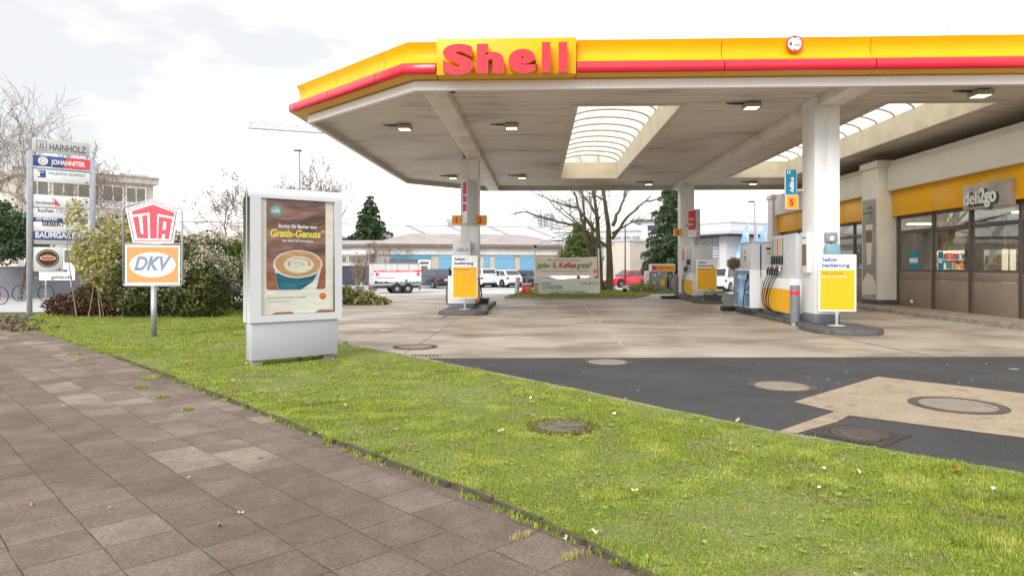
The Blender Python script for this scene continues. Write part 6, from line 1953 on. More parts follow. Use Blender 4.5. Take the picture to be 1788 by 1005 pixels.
for i in range(int(HWD / 3.1)):
    x = 0.6 + 3.1 * i
    f_ = bx(t, 'window', x, x + 2.6, -0.06, 0.0, hz - 1.75, hz - 0.6, 'text_white')
    bx(t, 'pane', x + 0.12, x + 2.48, -0.075, -0.061, hz - 1.63, hz - 0.75, 'old_pane', f_)
# school block at the left
sa, sb = L((30 - 894) / F * 46, 46), L((268 - 894) / F * 52, 52)
sv = sb - sa
t = thing('office_block', 'flat roofed beige block with white framed windows behind the directory sign', 'building', (sa.x, sa.y, -0.1), math.atan2(sv.y, sv.x))
SWD = sv.length
hh_ = 8.25
bx(t, 'wall', 0, SWD, 0, 12, 0, hh_ - 0.5, 'render_beige')
bx(t, 'roof', -0.3, SWD + 0.3, -0.3, 12.3, hh_ - 0.5, hh_, 'render_beige')
bx(t, 'roof_edge', -0.33, SWD + 0.33, -0.34, -0.30, hh_ - 0.12, hh_ + 0.03, 'roof_felt')
for zf in (1.2, 3.55, 5.9):
    n = 5
    for i in range(n):
        x0, x1 = 0.4 + (SWD - 0.8) * i / n, 0.4 + (SWD - 0.8) * (i + 1) / n - 0.12
        f_ = bx(t, 'window', x0, x1, -0.08, 0.0, zf - 0.1, zf + 1.6, 'text_white')
        bx(t, 'pane', x0 + 0.1, (x0 + x1) / 2 - 0.05, -0.095, -0.081, zf + 0.45, zf + 1.5, 'old_pane', f_); bx(t, 'pane', (x0 + x1) / 2 + 0.05, x1 - 0.1, -0.095, -0.081, zf + 0.45, zf + 1.5, 'old_pane', f_)
        bx(t, 'sill_panel', x0 + 0.1, x1 - 0.1, -0.09, -0.081, zf - 0.02, zf + 0.36, 'light_grey', f_)
mb = MB(); mb.box(SWD - 1.5, SWD + 0.6, 3, 9, hh_ + 0.001, hh_ + 0.6); obj('stair_head', mb, 'wall_pale', t, smooth=False)
# older gabled hall left of it
oa, ob = L((-70 - 894) / F * 50, 50), L((52 - 894) / F * 50, 50)
ov = ob - oa
t = thing('gabled_hall', 'pale hall with curved gable behind the bare trees at the far left', 'building', (oa.x, oa.y, -0.1), math.atan2(ov.y, ov.x))
OW = ov.length
mb = MB(); mb.prism([(0, 0), (OW, 0), (OW, 7.8), (OW * 0.8, 8.2), (OW * 0.3, 6.2), (0, 5.2)], 0.1, 12, axis='y'); obj('wall', mb, 'render_white', t, smooth=False)
mb = MB(); mb.tube([(0, 0.05, 5.25), (OW * 0.3, 0.05, 6.25), (OW * 0.8, 0.05, 8.25), (OW, 0.05, 7.9)], 0.14, 6); obj('roof_edge', mb, 'roof_felt', t)
for i in range(4):
    f_ = bx(t, 'window', OW * (0.55 + 0.1 * i), OW * (0.55 + 0.1 * i) + 0.7, 0.03, 0.1, 4.0, 6.2, 'light_grey')
    bx(t, 'pane', OW * (0.55 + 0.1 * i) + 0.1, OW * (0.55 + 0.1 * i) + 0.6, 0.02, 0.03, 4.1, 6.1, 'old_pane', f_)
# dark low wall behind the bicycles
wa, wb = L(-24.5, 31.5), L(-13.5, 33.5)
wv = wb - wa
t = thing('yard_wall', 'low dark grey yard wall behind the bicycles', 'wall', (wa.x, wa.y, 0), math.atan2(wv.y, wv.x))
bx(t, 'panel', 0, wv.length, 0, 0.2, 0, 1.42, 'shutter_grey'); bx(t, 'coping', -0.05, wv.length + 0.05, -0.05, 0.25, 1.421, 1.48, 'mid_grey')
# warehouse right of the tree
D2 = 66.0
def X_(px, d): return L((px - 894) / F * d, d)
ha, hb_ = X_(1100, 62), X_(1215, 70)
hv = hb_ - ha
t = thing('beige_warehouse', 'plain beige warehouse behind the red car', 'building', (ha.x, ha.y, ZL), math.atan2(hv.y, hv.x))
bx(t, 'wall', 0, hv.length, 0, 12, 0, 4.05, 'render_beige'); bx(t, 'roof_edge', -0.1, hv.length + 0.1, -0.1, 12.1, 4.05, 4.2, 'light_grey')
ha, hb_ = X_(985, 66), X_(1099, 63)
hv = hb_ - ha
t = thing('grey_warehouse', 'grey warehouse with navy base behind the bare tree', 'building', (ha.x, ha.y, ZL), math.atan2(hv.y, hv.x))
bx(t, 'upper_wall', 0, hv.length - 0.4, 0, 10, 2.1, 3.75, 'wall_grey'); bx(t, 'lower_wall', 0, hv.length - 0.4, 0.02, 9.9, 0, 2.1, 'wall_navy')
bx(t, 'roof', -0.2, hv.length - 0.2, -0.4, 10.3, 3.75, 3.95, 'roof_felt')
bx(t, 'corner_strip', hv.length - 0.39, hv.length - 0.02, -0.02, 10, 0, 3.75, 'render_white')
ha, hb_ = X_(912, 108), X_(1150, 100)
hv = hb_ - ha
t = thing('pale_hall', 'wide pale hall with metal chimneys far behind the tree', 'building', (ha.x, ha.y, ZL), math.atan2(hv.y, hv.x))
n = 5
bx(t, 'wall', 0, hv.length, 0, 20, 0, 7.0, 'wall_pale')
bx(t, 'roof', -0.2, hv.length + 0.3, -0.2, 20, 7.0, 7.4, 'roof_light')
for i in range(10):
    f_ = bx(t, 'window', hv.length * (0.3 + i * 0.065), hv.length * (0.3 + i * 0.065) + 1.1, -0.05, 0.0, 5.2, 6.2, 'wall_grey')
for k, (px, w_) in enumerate(((921, 0.55), (928, 0.55), (940, 1.0))):
    u = (px - 912) / (1150 - 912) * hv.length
    c_ = MB(); c_.cyl((u, 6, 8.8), w_ * 0.6, 3.0, seg=16); c_.cyl((u, 6, 9.8), w_ * 0.85, 0.7, seg=16); obj('chimney', c_, 'galvanised', t)
ha, hb_ = X_(1120, 88), X_(1215, 86)
hv = hb_ - ha
t = thing('flat_roof_office', 'pale flat roofed office with dark window strip behind the conifer', 'building', (ha.x, ha.y, ZL), math.atan2(hv.y, hv.x))
bx(t, 'wall', 0, hv.length, 0, 10, 0, 7.6, 'wall_pale'); bx(t, 'roof', -1.6, hv.length + 0.2, -0.5, 10, 7.6, 7.85, 'light_grey')
bx(t, 'window', 0.8, hv.length - 0.2, -0.05, 0.0, 6.3, 7.0, 'wall_navy')
# glazed office
ha, hb_ = X_(1205, 66), X_(1272, 62)
hv = hb_ - ha
t = thing('glass_office', 'modern office with big glazed front and jutting roof', 'building', (ha.x, ha.y, ZL), math.atan2(hv.y, hv.x))
w0 = hv.length
bx(t, 'wall', 0, w0 - 0.9, 0.1, 9, 0, 4.5, 'wall_grey'); bx(t, 'pier', w0 - 0.8, w0, -0.3, 9, 0, 4.5, 'wall_pale'); bx(t, 'plinth', 0, w0 - 0.85, -0.25, 0.05, 0, 0.9, 'light_grey')
bx(t, 'roof', -0.4, w0 + 1.1, -1.4, 9.5, 4.5, 4.65, 'wall_navy'); bx(t, 'roof_edge', -0.4, w0 + 1.4, -1.5, 9.6, 4.651, 4.95, 'light_grey'); bx(t, 'upper_storey', 0, w0 - 0.9, 1.3, 8, 4.951, 5.85, 'wall_pale'); bx(t, 'upper_coping', -0.1, w0 - 0.8, 1.2, 8.1, 5.85, 5.95, 'light_grey')
for i in range(4):
    x0, x1 = 0.2 + (w0 - 1.2) * i / 4, 0.2 + (w0 - 1.2) * (i + 1) / 4 - 0.08
    f_ = bx(t, 'window', x0, x1, 0.0, 0.09, 0.95, 4.4, 'light_grey')
    for z0_, z1_ in ((1.05, 2.6), (2.68, 4.3)):
        bx(t, 'pane', x0 + 0.06, x1 - 0.06, -0.02, -0.001, z0_, z1_, 'far_pane' if 'far_pane' in MATS else M('far_pane', (0.32, 0.35, 0.38), 0.15, 0.35, 0.9), f_)
mb = MB()
for i in range(9): mb.box(w0 - 2.1, w0 - 1.05, -0.12, -0.05, 1.2 + 0.28 * i, 1.26 + 0.28 * i)
obj('louvre', mb, 'text_white', t, smooth=False)
ha = X_(1277, 100)
t = thing('white_building', 'plain white building behind the flags', 'building', (ha.x, ha.y, ZL), R(4))
bx(t, 'wall', 0, 12, 0, 9, 0, 6.3, 'render_white'); bx(t, 'roof', -0.2, 12.2, -0.2, 9.2, 6.3, 6.5, 'light_grey'); bx(t, 'vent', 1.0, 3.0, 2, 4, 6.501, 7.3, 'light_grey')
# high rise far away
ha = X_(772, 300)
t = thing('apartment_tower', 'pale apartment tower far away behind the left column', 'building', (ha.x, ha.y, 0), R(3))
bx(t, 'wall', 2, 19, 0, 14, 0, 21.5, 'wall_pale'); bx(t, 'side_block', -1.0, 2, 1, 13, 0, 19.5, 'render_white'); bx(t, 'roof', 1.6, 19.4, -0.4, 14.4, 21.5, 22.2, 'light_grey')
for k in range(6):
    mb = MB(); mb.box(2.5, 18.5, -0.06, 0.0, 3.2 * k + 3.2, 3.2 * k + 4.6); obj('window', mb, 'wall_grey', t, smooth=False)

# ------------------------------------------------------------------ grass islands in the yard, banners
def pad(name, pts, h, label_mat='lawn_soil', kerbw=0.14):
    mb = MB(); mb.prism([(p.x, p.y) for p in pts], -0.1, h, bev=0.0)
    o = obj('planting_island', mb, 'concrete_kerb', smooth=False); o['kind'] = 'structure'
    c = sum(pts, Vector()) / len(pts)
    ins = [c + (p - c) * 0.965 for p in pts]
    sheet('grass_strip', ins, h + 0.008, label_mat)
    return ins
isl1 = [L(-0.35, 31.2), L(1.5, 30.7), L(5.6, 31.3), L(7.0, 34.6), L(6.6, 35.6), L(6.0, 40.5), L(0.6, 40.5), L(0.2, 33.8)]
pad('a', isl1, 0.11)
isl2 = [L(5.7, 37.5), L(9.4, 36.8), L(11.8, 37.2), L(12.0, 40.2), L(7.1, 40.8), L(6.3, 38.9)]
pad('b', isl2, 0.04)
def banner(px0, px1, py0, py1, d, mat, label, posts=False):
    p = X_((px0 + px1) / 2, d)
    w_ = (px1 - px0) / F * d
    z0, z1 = EYE - (py1 - 464) / F * d, EYE - (py0 - 464) / F * d
    t = thing('banner', label, 'banner', (p.x, p.y, 0.12), YAW + R(1))
    n = 14
    mb = MB()
    vs = [[], []]
    for i in range(n + 1):
        x = -w_ / 2 + w_ * i / n
        sag = 0.045 * math.sin(math.pi * i / n)
        y = 0.03 * math.sin(i * 1.7)
        vs[0].append(mb.bm.verts.new((x, y, z0 - 0.12 + sag * 0.3))); vs[1].append(mb.bm.verts.new((x, y * 0.3, z1 - 0.12 - sag)))
    for i in range(n): mb.bm.faces.new((vs[0][i], vs[0][i + 1], vs[1][i + 1], vs[1][i]))
    r_ = bmesh.ops.extrude_face_region(mb.bm, geom=mb.bm.faces[:])
    bmesh.ops.translate(mb.bm, vec=(0, 0.004, 0), verts=[v for v in r_['geom'] if isinstance(v, bmesh.types.BMVert)])
    bmesh.ops.recalc_face_normals(mb.bm, faces=mb.bm.faces[:])
    c_ = obj('cloth', mb, mat, t)
    return t, c_, w_, z0 - 0.12, z1 - 0.12
M('cloth_cream', (0.88, 0.80, 0.68), 0.7, 0.04, 1); M('cloth_grey', (0.80, 0.82, 0.80), 0.7, 0.04, 1)
t, c_, w_, z0, z1 = banner(935, 1043, 448, 482, 33.4, 'cloth_cream', 'cream banner reading Jeder 5. Kaffee gratis between two posts')
for x, dz_ in ((-w_ / 2 - 0.02, 0.5), (w_ / 2 + 0.06, 0.48)):
    mb = MB(); mb.tube([(x + (0.08 if x > 0 else 0), 0.05, -0.0), (x, 0.05, z1 + dz_)], 0.035, 10); ps_ = obj('post', mb, 'text_white', t)
    mb = MB(); mb.lathe([(0.055, z1 + dz_ - 0.05), (0.065, z1 + dz_ + 0.02), (0.04, z1 + dz_ + 0.07), (0, z1 + dz_ + 0.08)], 12, (x, 0.05, 0)); obj('cap', mb, 'nozzle_black', ps_)
letters('lettering', c_, 'text_green', [dict(s='Jeder', size=0.36, x=-w_ / 2 + 0.06, z=z0 + 0.42, y=-0.035, extrude=0.001, bold=0.004, width=0.68), dict(s='gratis*', size=0.36, x=w_ / 2 - 1.0, z=z0 + 0.42, y=-0.035, extrude=0.001, bold=0.004, width=0.74)])
letters('lettering', c_, 'text_red', [dict(s='5. Kaffee', size=0.36, x=-w_ / 2 + 0.84, z=z0 + 0.42, y=-0.035, extrude=0.001, bold=0.006, width=1.14)])
letters('small_lettering', c_, 'text_grey', [dict(s='Der Shell Café Sammelpass', size=0.13, x=-w_ / 2 + 0.6, z=z0 + 0.75, y=-0.035, extrude=0.001, width=1.6), dict(s='Kaffeetasse, Stempel sammeln und genießen', size=0.11, x=-w_ / 2 + 0.25, z=z0 + 0.22, y=-0.035, extrude=0.001, width=2.4)])
mb = MB(); plate(mb, ell(w_ / 2 - 0.12, z0 + 0.25, 0.09, 0.08, 16), -0.038, 0.003); obj('emblem', mb, 'text_orange', c_, smooth=False)
t, c_, w_, z0, z1 = banner(932, 1047, 485, 514, 33.2, 'cloth_grey', 'grey lower banner reading Gutachten under the cream one')
letters('lettering', c_, 'text_dark', [dict(s='GUTACHTEN', size=0.26, x=-w_ / 2 + 0.40, z=z0 + 0.27, y=-0.035, extrude=0.001, width=0.98), dict(s='0170 - 88 11 24', size=0.15, x=w_ / 2 - 0.9, z=z0 + 0.50, y=-0.035, extrude=0.001, width=0.8)])
letters('small_lettering', c_, 'text_green', [dict(s='HANSEN', size=0.16, x=-w_ / 2 + 0.34, z=z0 + 0.50, y=-0.035, extrude=0.001, width=0.5), dict(s='KFZ-Gutachten  Schadensgutachten  Wertgutachten', size=0.1, x=-w_ / 2 + 0.44, z=z0 + 0.13, y=-0.035, extrude=0.001, width=2.1)])
mb = MB()
for i, mt in enumerate(('text_orange', 'text_green', 'text_orange', 'text_green')):
    mb = MB(); plate(mb, [(-w_ / 2 + 0.02, z0 + 0.05 + 0.13 * i), (-w_ / 2 + 0.26, z0 + 0.11 + 0.13 * i), (-w_ / 2 + 0.26, z0 + 0.16 + 0.13 * i), (-w_ / 2 + 0.02, z0 + 0.15 + 0.13 * i)], -0.038, 0.003); obj('emblem', mb, mt, c_, smooth=False)
# red box and small bollard, posts
p = W(919, 516, 33.3)
t = thing('red_bin', 'small red box with white lid beside the banners', 'bin', (p.x, p.y, 0.12))
mb = MB(); mb.box(-0.20, 0.20, -0.15, 0.15, 0, 0.46, 0.02); obj('body', mb, 'red_plastic', t)
mb = MB(); mb.box(-0.22, 0.22, -0.17, 0.17, 0.461, 0.53, 0.015); obj('lid', mb, 'text_white', t)
letters('lettering', t, 'sign_amber', [dict(s='Öl', size=0.14, x=-0.06, z=0.27, y=-0.152, extrude=0.001, bold=0.004), dict(s='binder', size=0.13, x=-0.06, z=0.12, y=-0.152, extrude=0.001, bold=0.004, width=0.24)])
p = W(1091, 512, 35.5)
t = thing('hydrant_post', 'short black and white post at the end of the grass strip', 'post', (p.x, p.y, 0.0))
mb = MB(); mb.box(-0.11, 0.11, -0.11, 0.11, 0, 0.32, 0.01); obj('base', mb, 'under_black', t)
mb = MB(); mb.box(-0.13, 0.13, -0.13, 0.13, 0.321, 0.44, 0.02); obj('head', mb, 'text_white', t)
mb = MB(); mb.tube([(0.02, 0, 0.44), (0.02, 0, 3.55)], [0.045, 0.03], 10); obj('pole', mb, 'mid_grey', t)
# air and water point
p = X_(1156, 38.2)
t = thing('air_water_point', 'grey air and water point under a yellow Luft / Wasser sign', 'air station', (p.x, p.y, 0.04), YAW)
mb = MB(); mb.box(-0.68, 0.22, -0.25, 0.25, 0.05, 1.15, 0.02); b_ = obj('cabinet', mb, 'mid_grey', t)
mb = MB(); mb.box(-0.15, 0.10, -0.256, -0.25, 0.35, 0.72); mb.box(0.12, 0.22, -0.256, -0.25, 0.83, 0.98); obj('notice', mb, 'sign_yellow', b_, smooth=False)
mb = MB(); mb.box(-0.5, -0.4, -0.256, -0.25, 0.9, 1.0); mb.box(-0.26, -0.16, -0.256, -0.25, 1.0, 1.08); plate(mb, ell(-0.52, 0.52, 0.09, 0.09, 18), -0.257, 0.006); obj('dial', mb, 'text_white', b_, smooth=False)
mb = MB(); mb.box(-0.72, 0.68, -0.28, 0.10, 1.16, 1.56, 0.02); s_ = obj('sign_box', mb, 'text_white', t)
mb = MB(); mb.box(-0.34, 0.66, -0.286, -0.28, 1.19, 1.50); obj('yellow_field', mb, 'sign_amber', s_, smooth=False)
mb = MB(); mb.box(-0.62, -0.35, -0.288, -0.28, 1.22, 1.49); obj('red_field', mb, 'red_plastic', s_, smooth=False)
letters('lettering', s_, 'text_red', [dict(s='Luft / Wasser', size=0.2, x=-0.27, z=1.28, y=-0.287, extrude=0.001, bold=0.003, width=0.86)])
mb = MB(); mb.box(0.45, 0.86, -0.2, 0.25, 0.08, 0.98, 0.02); obj('water_unit', mb, 'wall_grey', t)
mb = MB(); mb.tube([(0.3, -0.27, 1.0), (0.26, -0.35, 0.7), (0.30, -0.36, 0.3), (0.5, -0.34, 0.12), (0.7, -0.3, 0.12)], 0.025, 7); mb.tube([(0.2, -0.27, 0.55), (0.32, -0.33, 0.62), (0.5, -0.3, 0.85), (0.62, -0.25, 1.0)], 0.02, 7); obj('hose', mb, 'black_rubber', t)
mb = MB(); mb.tube([(0.64, 0, 0), (0.64, 0, 1.16)], 0.03, 8); obj('side_post', mb, 'text_white', t)
mb = MB(); mb.box(-0.98, -0.72, -0.15, 0.15, 0.0, 1.18, 0.01); obj('side_cabinet', mb, 'text_white', t)

# ------------------------------------------------------------------ lamps, crane, flags, antenna
def lamp_post(px, pyt, d, label, arm, head):
    p = X_(px, d)
    h = EYE - (pyt - 464) / F * d - zg(p.y)
    t = thing('street_lamp', label, 'street lamp', (p.x, p.y, zg(p.y)))
    mb = MB(); mb.tube([(0, 0, 0), (0, 0, h)], [0.10, 0.06], 12); obj('pole', mb, 'mid_grey', t)
    mb = MB(); mb.box(-arm - head, -arm + head * 0.4, -0.13, 0.13, h - 0.02, h + 0.12, 0.04); obj('head', mb, 'dark_grey', t)
    if arm > 0.1:
        mb = MB(); mb.tube([(0, 0, h), (-arm, 0, h + 0.04)], 0.035, 8); obj('arm', mb, 'mid_grey', t)
    return t
lamp_post(523, 264, 52, 'grey street lamp rising behind the advertising column', 0.0, 0.42)
lamp_post(1318, 353, 58, 'slim street lamp with short arm behind the blue flags', 0.2, 0.35)
p = X_(560, 50); t = one('mast', MB().tube([(0, 0, 0), (0, 0, 8.0)], 0.03, 6), 'dark_grey', 'thin dark mast right of the advertising column', 'mast', (p.x, p.y, zg(p.y)))
# tower crane jib
p0 = W(434, 217, 180); p1 = W(1197, 268, 200)
dvc = (p1 - p0); Lc = dvc.length
t = thing('tower_crane', 'pale tower crane jib reaching left behind the canopy', 'crane', (p1.x, p1.y, 0.0), math.atan2(-dvc.y, -dvc.x))
hz_ = p1.z
mb = MB()
n = 62
for y, z in ((-0.7, 0), (0.7, 0), (0, 1.5)):
    mb.tube([(0, y, hz_ - 1 + z), (Lc, y, p0.z - 1 + z)], 0.16, 5)
for i in range(n):
    a, b = Lc * i / n, Lc * (i + 1) / n
    za, zb2 = hz_ + (p0.z - hz_) * i / n - 1, hz_ + (p0.z - hz_) * (i + 1) / n - 1
    for y in (-0.7, 0.7):
        mb.tube([(a, y, za), ((a + b) / 2, 0, (za + zb2) / 2 + 1.5)], 0.09, 4); mb.tube([(b, y, zb2), ((a + b) / 2, 0, (za + zb2) / 2 + 1.5)], 0.09, 4)
obj('jib', mb, 'light_grey', t)
mb = MB()
for x, y in ((-0.9, -0.9), (0.9, -0.9), (-0.9, 0.9), (0.9, 0.9)): mb.tube([(x, y, 0), (x, y, hz_)], 0.12, 5)
for i in range(18):
    z = hz_ * i / 18; z2 = hz_ * (i + 1) / 18
    mb.tube([(-0.9, -0.9, z), (0.9, -0.9, z2)], 0.08, 4); mb.tube([(-0.9, 0.9, z), (0.9, 0.9, z2)], 0.08, 4)
obj('mast', mb, 'light_grey', t)
M('flag_blue', (0.18, 0.38, 0.72), 0.7, 0.15, 1.2, dirt=(0.7, 0.75, 0.82), dscale=0.8, damt=0.8)
for i, (px, pyt, pyb, w_, d, lb) in enumerate(((1307, 389, 440, 1.25, 58, 'blue flag nearest the round clipped tree'), (1323, 392, 440, 0.9, 62, 'narrow blue flag beside the slim lamp post'), (1339, 390, 440, 1.5, 60, 'blue flag closest to the shop'))):
    p = X_(px, d); z1 = EYE - (pyt - 464) / F * d
    t = thing('flag', lb, 'flag', (p.x, p.y, zg(p.y)), R(10), 'blue feather flags')
    h = z1 - zg(p.y)
    mb = MB(); mb.tube([(0, 0, 0), (0, 0, h)], 0.03, 6); obj('pole', mb, 'light_grey', t)
    n = 12; mb = MB(); vs = []
    for k in range(n + 1):
        z = h - (h - 2.3) * k / n
        wdt = w_ * (k / n) ** 0.7 * (1 if k < n else 0.9)
        vs.append((mb.bm.verts.new((-0.03, 0, z)), mb.bm.verts.new((-0.03 - wdt, 0.10 * math.sin(k * 0.9 + i), z - 0.15))))
    for a, b in zip(vs, vs[1:]): mb.bm.faces.new((a[0], a[1], b[1], b[0]))
    r_ = bmesh.ops.extrude_face_region(mb.bm, geom=mb.bm.faces[:]); bmesh.ops.translate(mb.bm, vec=(0, 0.006, 0), verts=[v for v in r_['geom'] if isinstance(v, bmesh.types.BMVert)])
    obj('cloth', mb, 'flag_blue', t)
p = W(1656, 53, 26)
t = thing('antenna', 'thin metal antenna on the canopy roof at the right', 'antenna', (p.x, p.y, 6.26))
mb = MB(); h = p.z - 6.26; mb.tube([(0, 0, 0), (0, 0, h)], 0.02, 6); obj('mast', mb, 'galvanised', t)
mb = MB(); mb.tube([(-0.1, 0, h - 0.02), (2.2, 0, h + 0.02)], 0.013, 6)
for i in range(9): mb.tube([(0.1 + 0.11 * i, -0.1, h - 0.0), (0.1 + 0.11 * i, 0.1, h + 0.0)], 0.008, 4)
obj('boom', mb, 'galvanised', t)

# ------------------------------------------------------------------ bicycles
def bicycle(x, y, rot, label, lean=0.0, mat='paint_black'):
    t = thing('bicycle', label, 'bicycle', (x, y, 0), rot, 'bicycles by the yard wall')
    for wx in (-0.52, 0.52):
        w_ = thing('wheel', None, None, (wx, 0, 0.34)); w_.parent = t
        pts = [(0.33 * math.cos(R(a)), 0, 0.33 * math.sin(R(a))) for a in range(0, 361, 15)]
        mb = MB(); mb.tube(pts, 0.02, 6, cap=False); obj('tyre', mb, 'black_rubber', w_)
        mb = MB()
        for a in range(0, 360, 30): mb.tube([(0, 0, 0), (0.31 * math.cos(R(a)), 0, 0.31 * math.sin(R(a)))], 0.004, 3)
        obj('spoke', mb, 'galvanised', w_)
    mb = MB()
    for a, b in (((-0.52, 0.34), (-0.12, 0.30)), ((-0.12, 0.30), (-0.22, 0.82)), ((-0.12, 0.30), (0.36, 0.74)), ((-0.2, 0.74), (0.35, 0.82)), ((-0.52, 0.34), (-0.2, 0.74)), ((0.52, 0.34), (0.34, 0.92))):
        mb.tube([(a[0], 0, a[1]), (b[0], 0, b[1])], 0.018, 6)
    obj('frame', mb, mat, t)
    mb = MB(); mb.tube([(0.34, 0, 0.92), (0.33, 0, 1.0)], 0.014, 6); mb.tube([(0.22, -0.27, 0.98), (0.33, 0, 1.02), (0.22, 0.27, 0.98)], 0.014, 6); obj('handlebar', mb, 'galvanised', t)
    mb = MB(); mb.prism([(-0.36, -0.07), (-0.36, 0.07), (-0.10, 0.02), (-0.10, -0.02)], 0.84, 0.90, bev=0.01); obj('saddle', mb, 'black_rubber', t)
    return t
c = L(-20.2, 28.8); bicycle(c.x, c.y, R(6), 'black upright bicycle standing by the grey yard wall')
c = L(-20.35, 26.6); bicycle(c.x, c.y, R(-8), 'red and black bicycle parked near the street at the left edge', mat='paint_red')
# ------------------------------------------------------------------ foliage tools
def mesh_from(name, V, Fc, mat=None):
    """V: (n,3) array, Fc: (m,k) array of equal-sided faces"""
    me = bpy.data.meshes.new(name)
    k = Fc.shape[1]
    me.vertices.add(len(V)); me.vertices.foreach_set('co', np.ascontiguousarray(V, dtype=np.float32).ravel())
    me.loops.add(Fc.size); me.loops.foreach_set('vertex_index', np.ascontiguousarray(Fc, dtype=np.int32).ravel())
    me.polygons.add(len(Fc)); me.polygons.foreach_set('loop_start', np.arange(0, Fc.size, k, dtype=np.int32))
    me.polygons.foreach_set('loop_total', np.full(len(Fc), k, dtype=np.int32))
    me.update(calc_edges=True)
    if mat: me.materials.append(MATS[mat])
    return me
def leaf_quads(C, size, asp=1.6, up=0.0, curl=0.0):
    """a diamond-ish leaf at each centre, randomly turned"""
    n = len(C)
    a = rng.normal(size=(n, 3)); a[:, 2] += up; a /= np.linalg.norm(a, axis=1)[:, None]
    b = np.cross(a, rng.normal(size=(n, 3))); b /= np.linalg.norm(b, axis=1)[:, None]
    s = (size * rng.uniform(0.6, 1.3, n))[:, None] if np.isscalar(size) else size[:, None]
    P = np.stack([C - a * s * asp / 2, C + b * s / 2, C + a * s * asp / 2, C - b * s / 2], 1)
    V = P.reshape(-1, 3)
    Fc = np.arange(4 * n).reshape(n, 4)
    return V, Fc
def blob_points(blobs, n, shell=0.55, seed=0, thr=0.0):
    """points through ellipsoid clumps, denser to the outside; broken up by pockets"""
    vol = np.array([b[1][0] * b[1][1] * b[1][2] for b in blobs]) ** 0.75
    cnt = (n * vol / vol.sum()).astype(int)
    out = []
    for (c, r), m in zip(blobs, cnt):
        d = rng.normal(size=(m, 3)); d /= np.linalg.norm(d, axis=1)[:, None]
        rad = shell + (1 - shell) * rng.random(m) ** 0.7
        # lumpy outline
        k = 1 + 0.16 * np.sin(d[:, 0] * 7 + c[0] * 3) * np.sin(d[:, 2] * 6 + c[1]) + 0.12 * np.sin(d[:, 1] * 11 + c[2] * 5)
        out.append(np.array(c) + d * rad[:, None] * k[:, None] * np.array(r))
    P = np.concatenate(out)
    # pockets
    f = np.sin(P[:, 0] * 3.1 + 1.3) * np.sin(P[:, 1] * 3.7 + 0.4) * np.sin(P[:, 2] * 4.3 + 2.0)
    P = P[(f > thr - 1) if thr <= 0 else (np.abs(f) > thr) | (rng.random(len(P)) < 0.4)]
    return P[P[:, 2] > 0.02]
def leaves(name, P, size, mat, parent, asp=1.6, up=0.0):
    V, Fc = leaf_quads(P, size, asp, up)
    return obj(name, mesh_from(name, V, Fc), mat, parent)

M('bark_brown', (0.115, 0.085, 0.058), 0.9, 0.3, 5, bump=1.0, bscale=14, stretch=(1, 1, 0.3))
M('bark_olive', (0.15, 0.125, 0.070), 0.9, 0.3, 4, bump=1.0, bscale=10, stretch=(1, 1, 0.3), dirt=(0.10, 0.11, 0.03), dscale=2, damt=0.7)
M('twig_brown', (0.27, 0.22, 0.18), 0.9, 0.2, 5)

def branch_tree(t, trunks, depth, mat, seed, seg0=8, ratio=0.68, spread=0.55, twig=0.006, up=0.25, kids=(2, 3), ln_jit=0.25, nseg=5):
    """bare tree; trunks = [(base, direction, length, radius)]; first level is the trunk part, the rest the crown"""
    rr = random.Random(seed)
    tk, cr = MB(), MB()
    def grow(p, d, ln, rad, lv, mb):
        pts = [p.copy()]
        rs = [rad]
        q = p.copy()
        dd = d.copy()
        n = nseg if lv < 3 else 3
        for i in range(n):
            dd = (dd + Vector((rr.uniform(-1, 1), rr.uniform(-1, 1), rr.uniform(-0.6, 1))) * ((0.035 if len(trunks) > 1 else 0.07) if lv == 0 else 0.09 + 0.03 * lv)).normalized()
            q = q + dd * ln / n
            pts.append(q.copy()); rs.append(rad * (1 - 0.42 * (i + 1) / n))
        mb.tube(pts, rs, seg0 if lv == 0 else (6 if lv == 1 else (4 if lv == 2 else 3)), cap=False)
        if lv >= depth:
            return
        k = rr.randint(*kids) + (1 if lv >= 1 else 0)
        for j in range(k):
            u = rr.uniform(0.35, 1.0) if j else 1.0
            i = max(1, min(n, int(round(u * n))))
            az = rr.uniform(0, 2 * math.pi)
            side = dd.orthogonal().normalized()
            side = Matrix.Rotation(az, 3, dd) @ side
            nd = (dd * (1 - spread) + side * spread * rr.uniform(0.6, 1.3) + Vector((0, 0, up))).normalized()
            nd = (dd * 0.75 + nd * 0.25).normalized() if j == 0 else nd
            grow(pts[i], nd, ln * ratio * rr.uniform(1 - ln_jit, 1 + ln_jit), max(twig, rs[i] * (0.97 if j == 0 else rr.uniform(0.42, 0.62))), lv + 1, cr)
    for b, d, ln, rad in trunks:
        grow(Vector(b), Vector(d).normalized(), ln, rad, 0, tk)
    obj('trunk', tk, mat, t); obj('crown', cr, mat if len(trunks) > 1 else 'twig_brown', t)

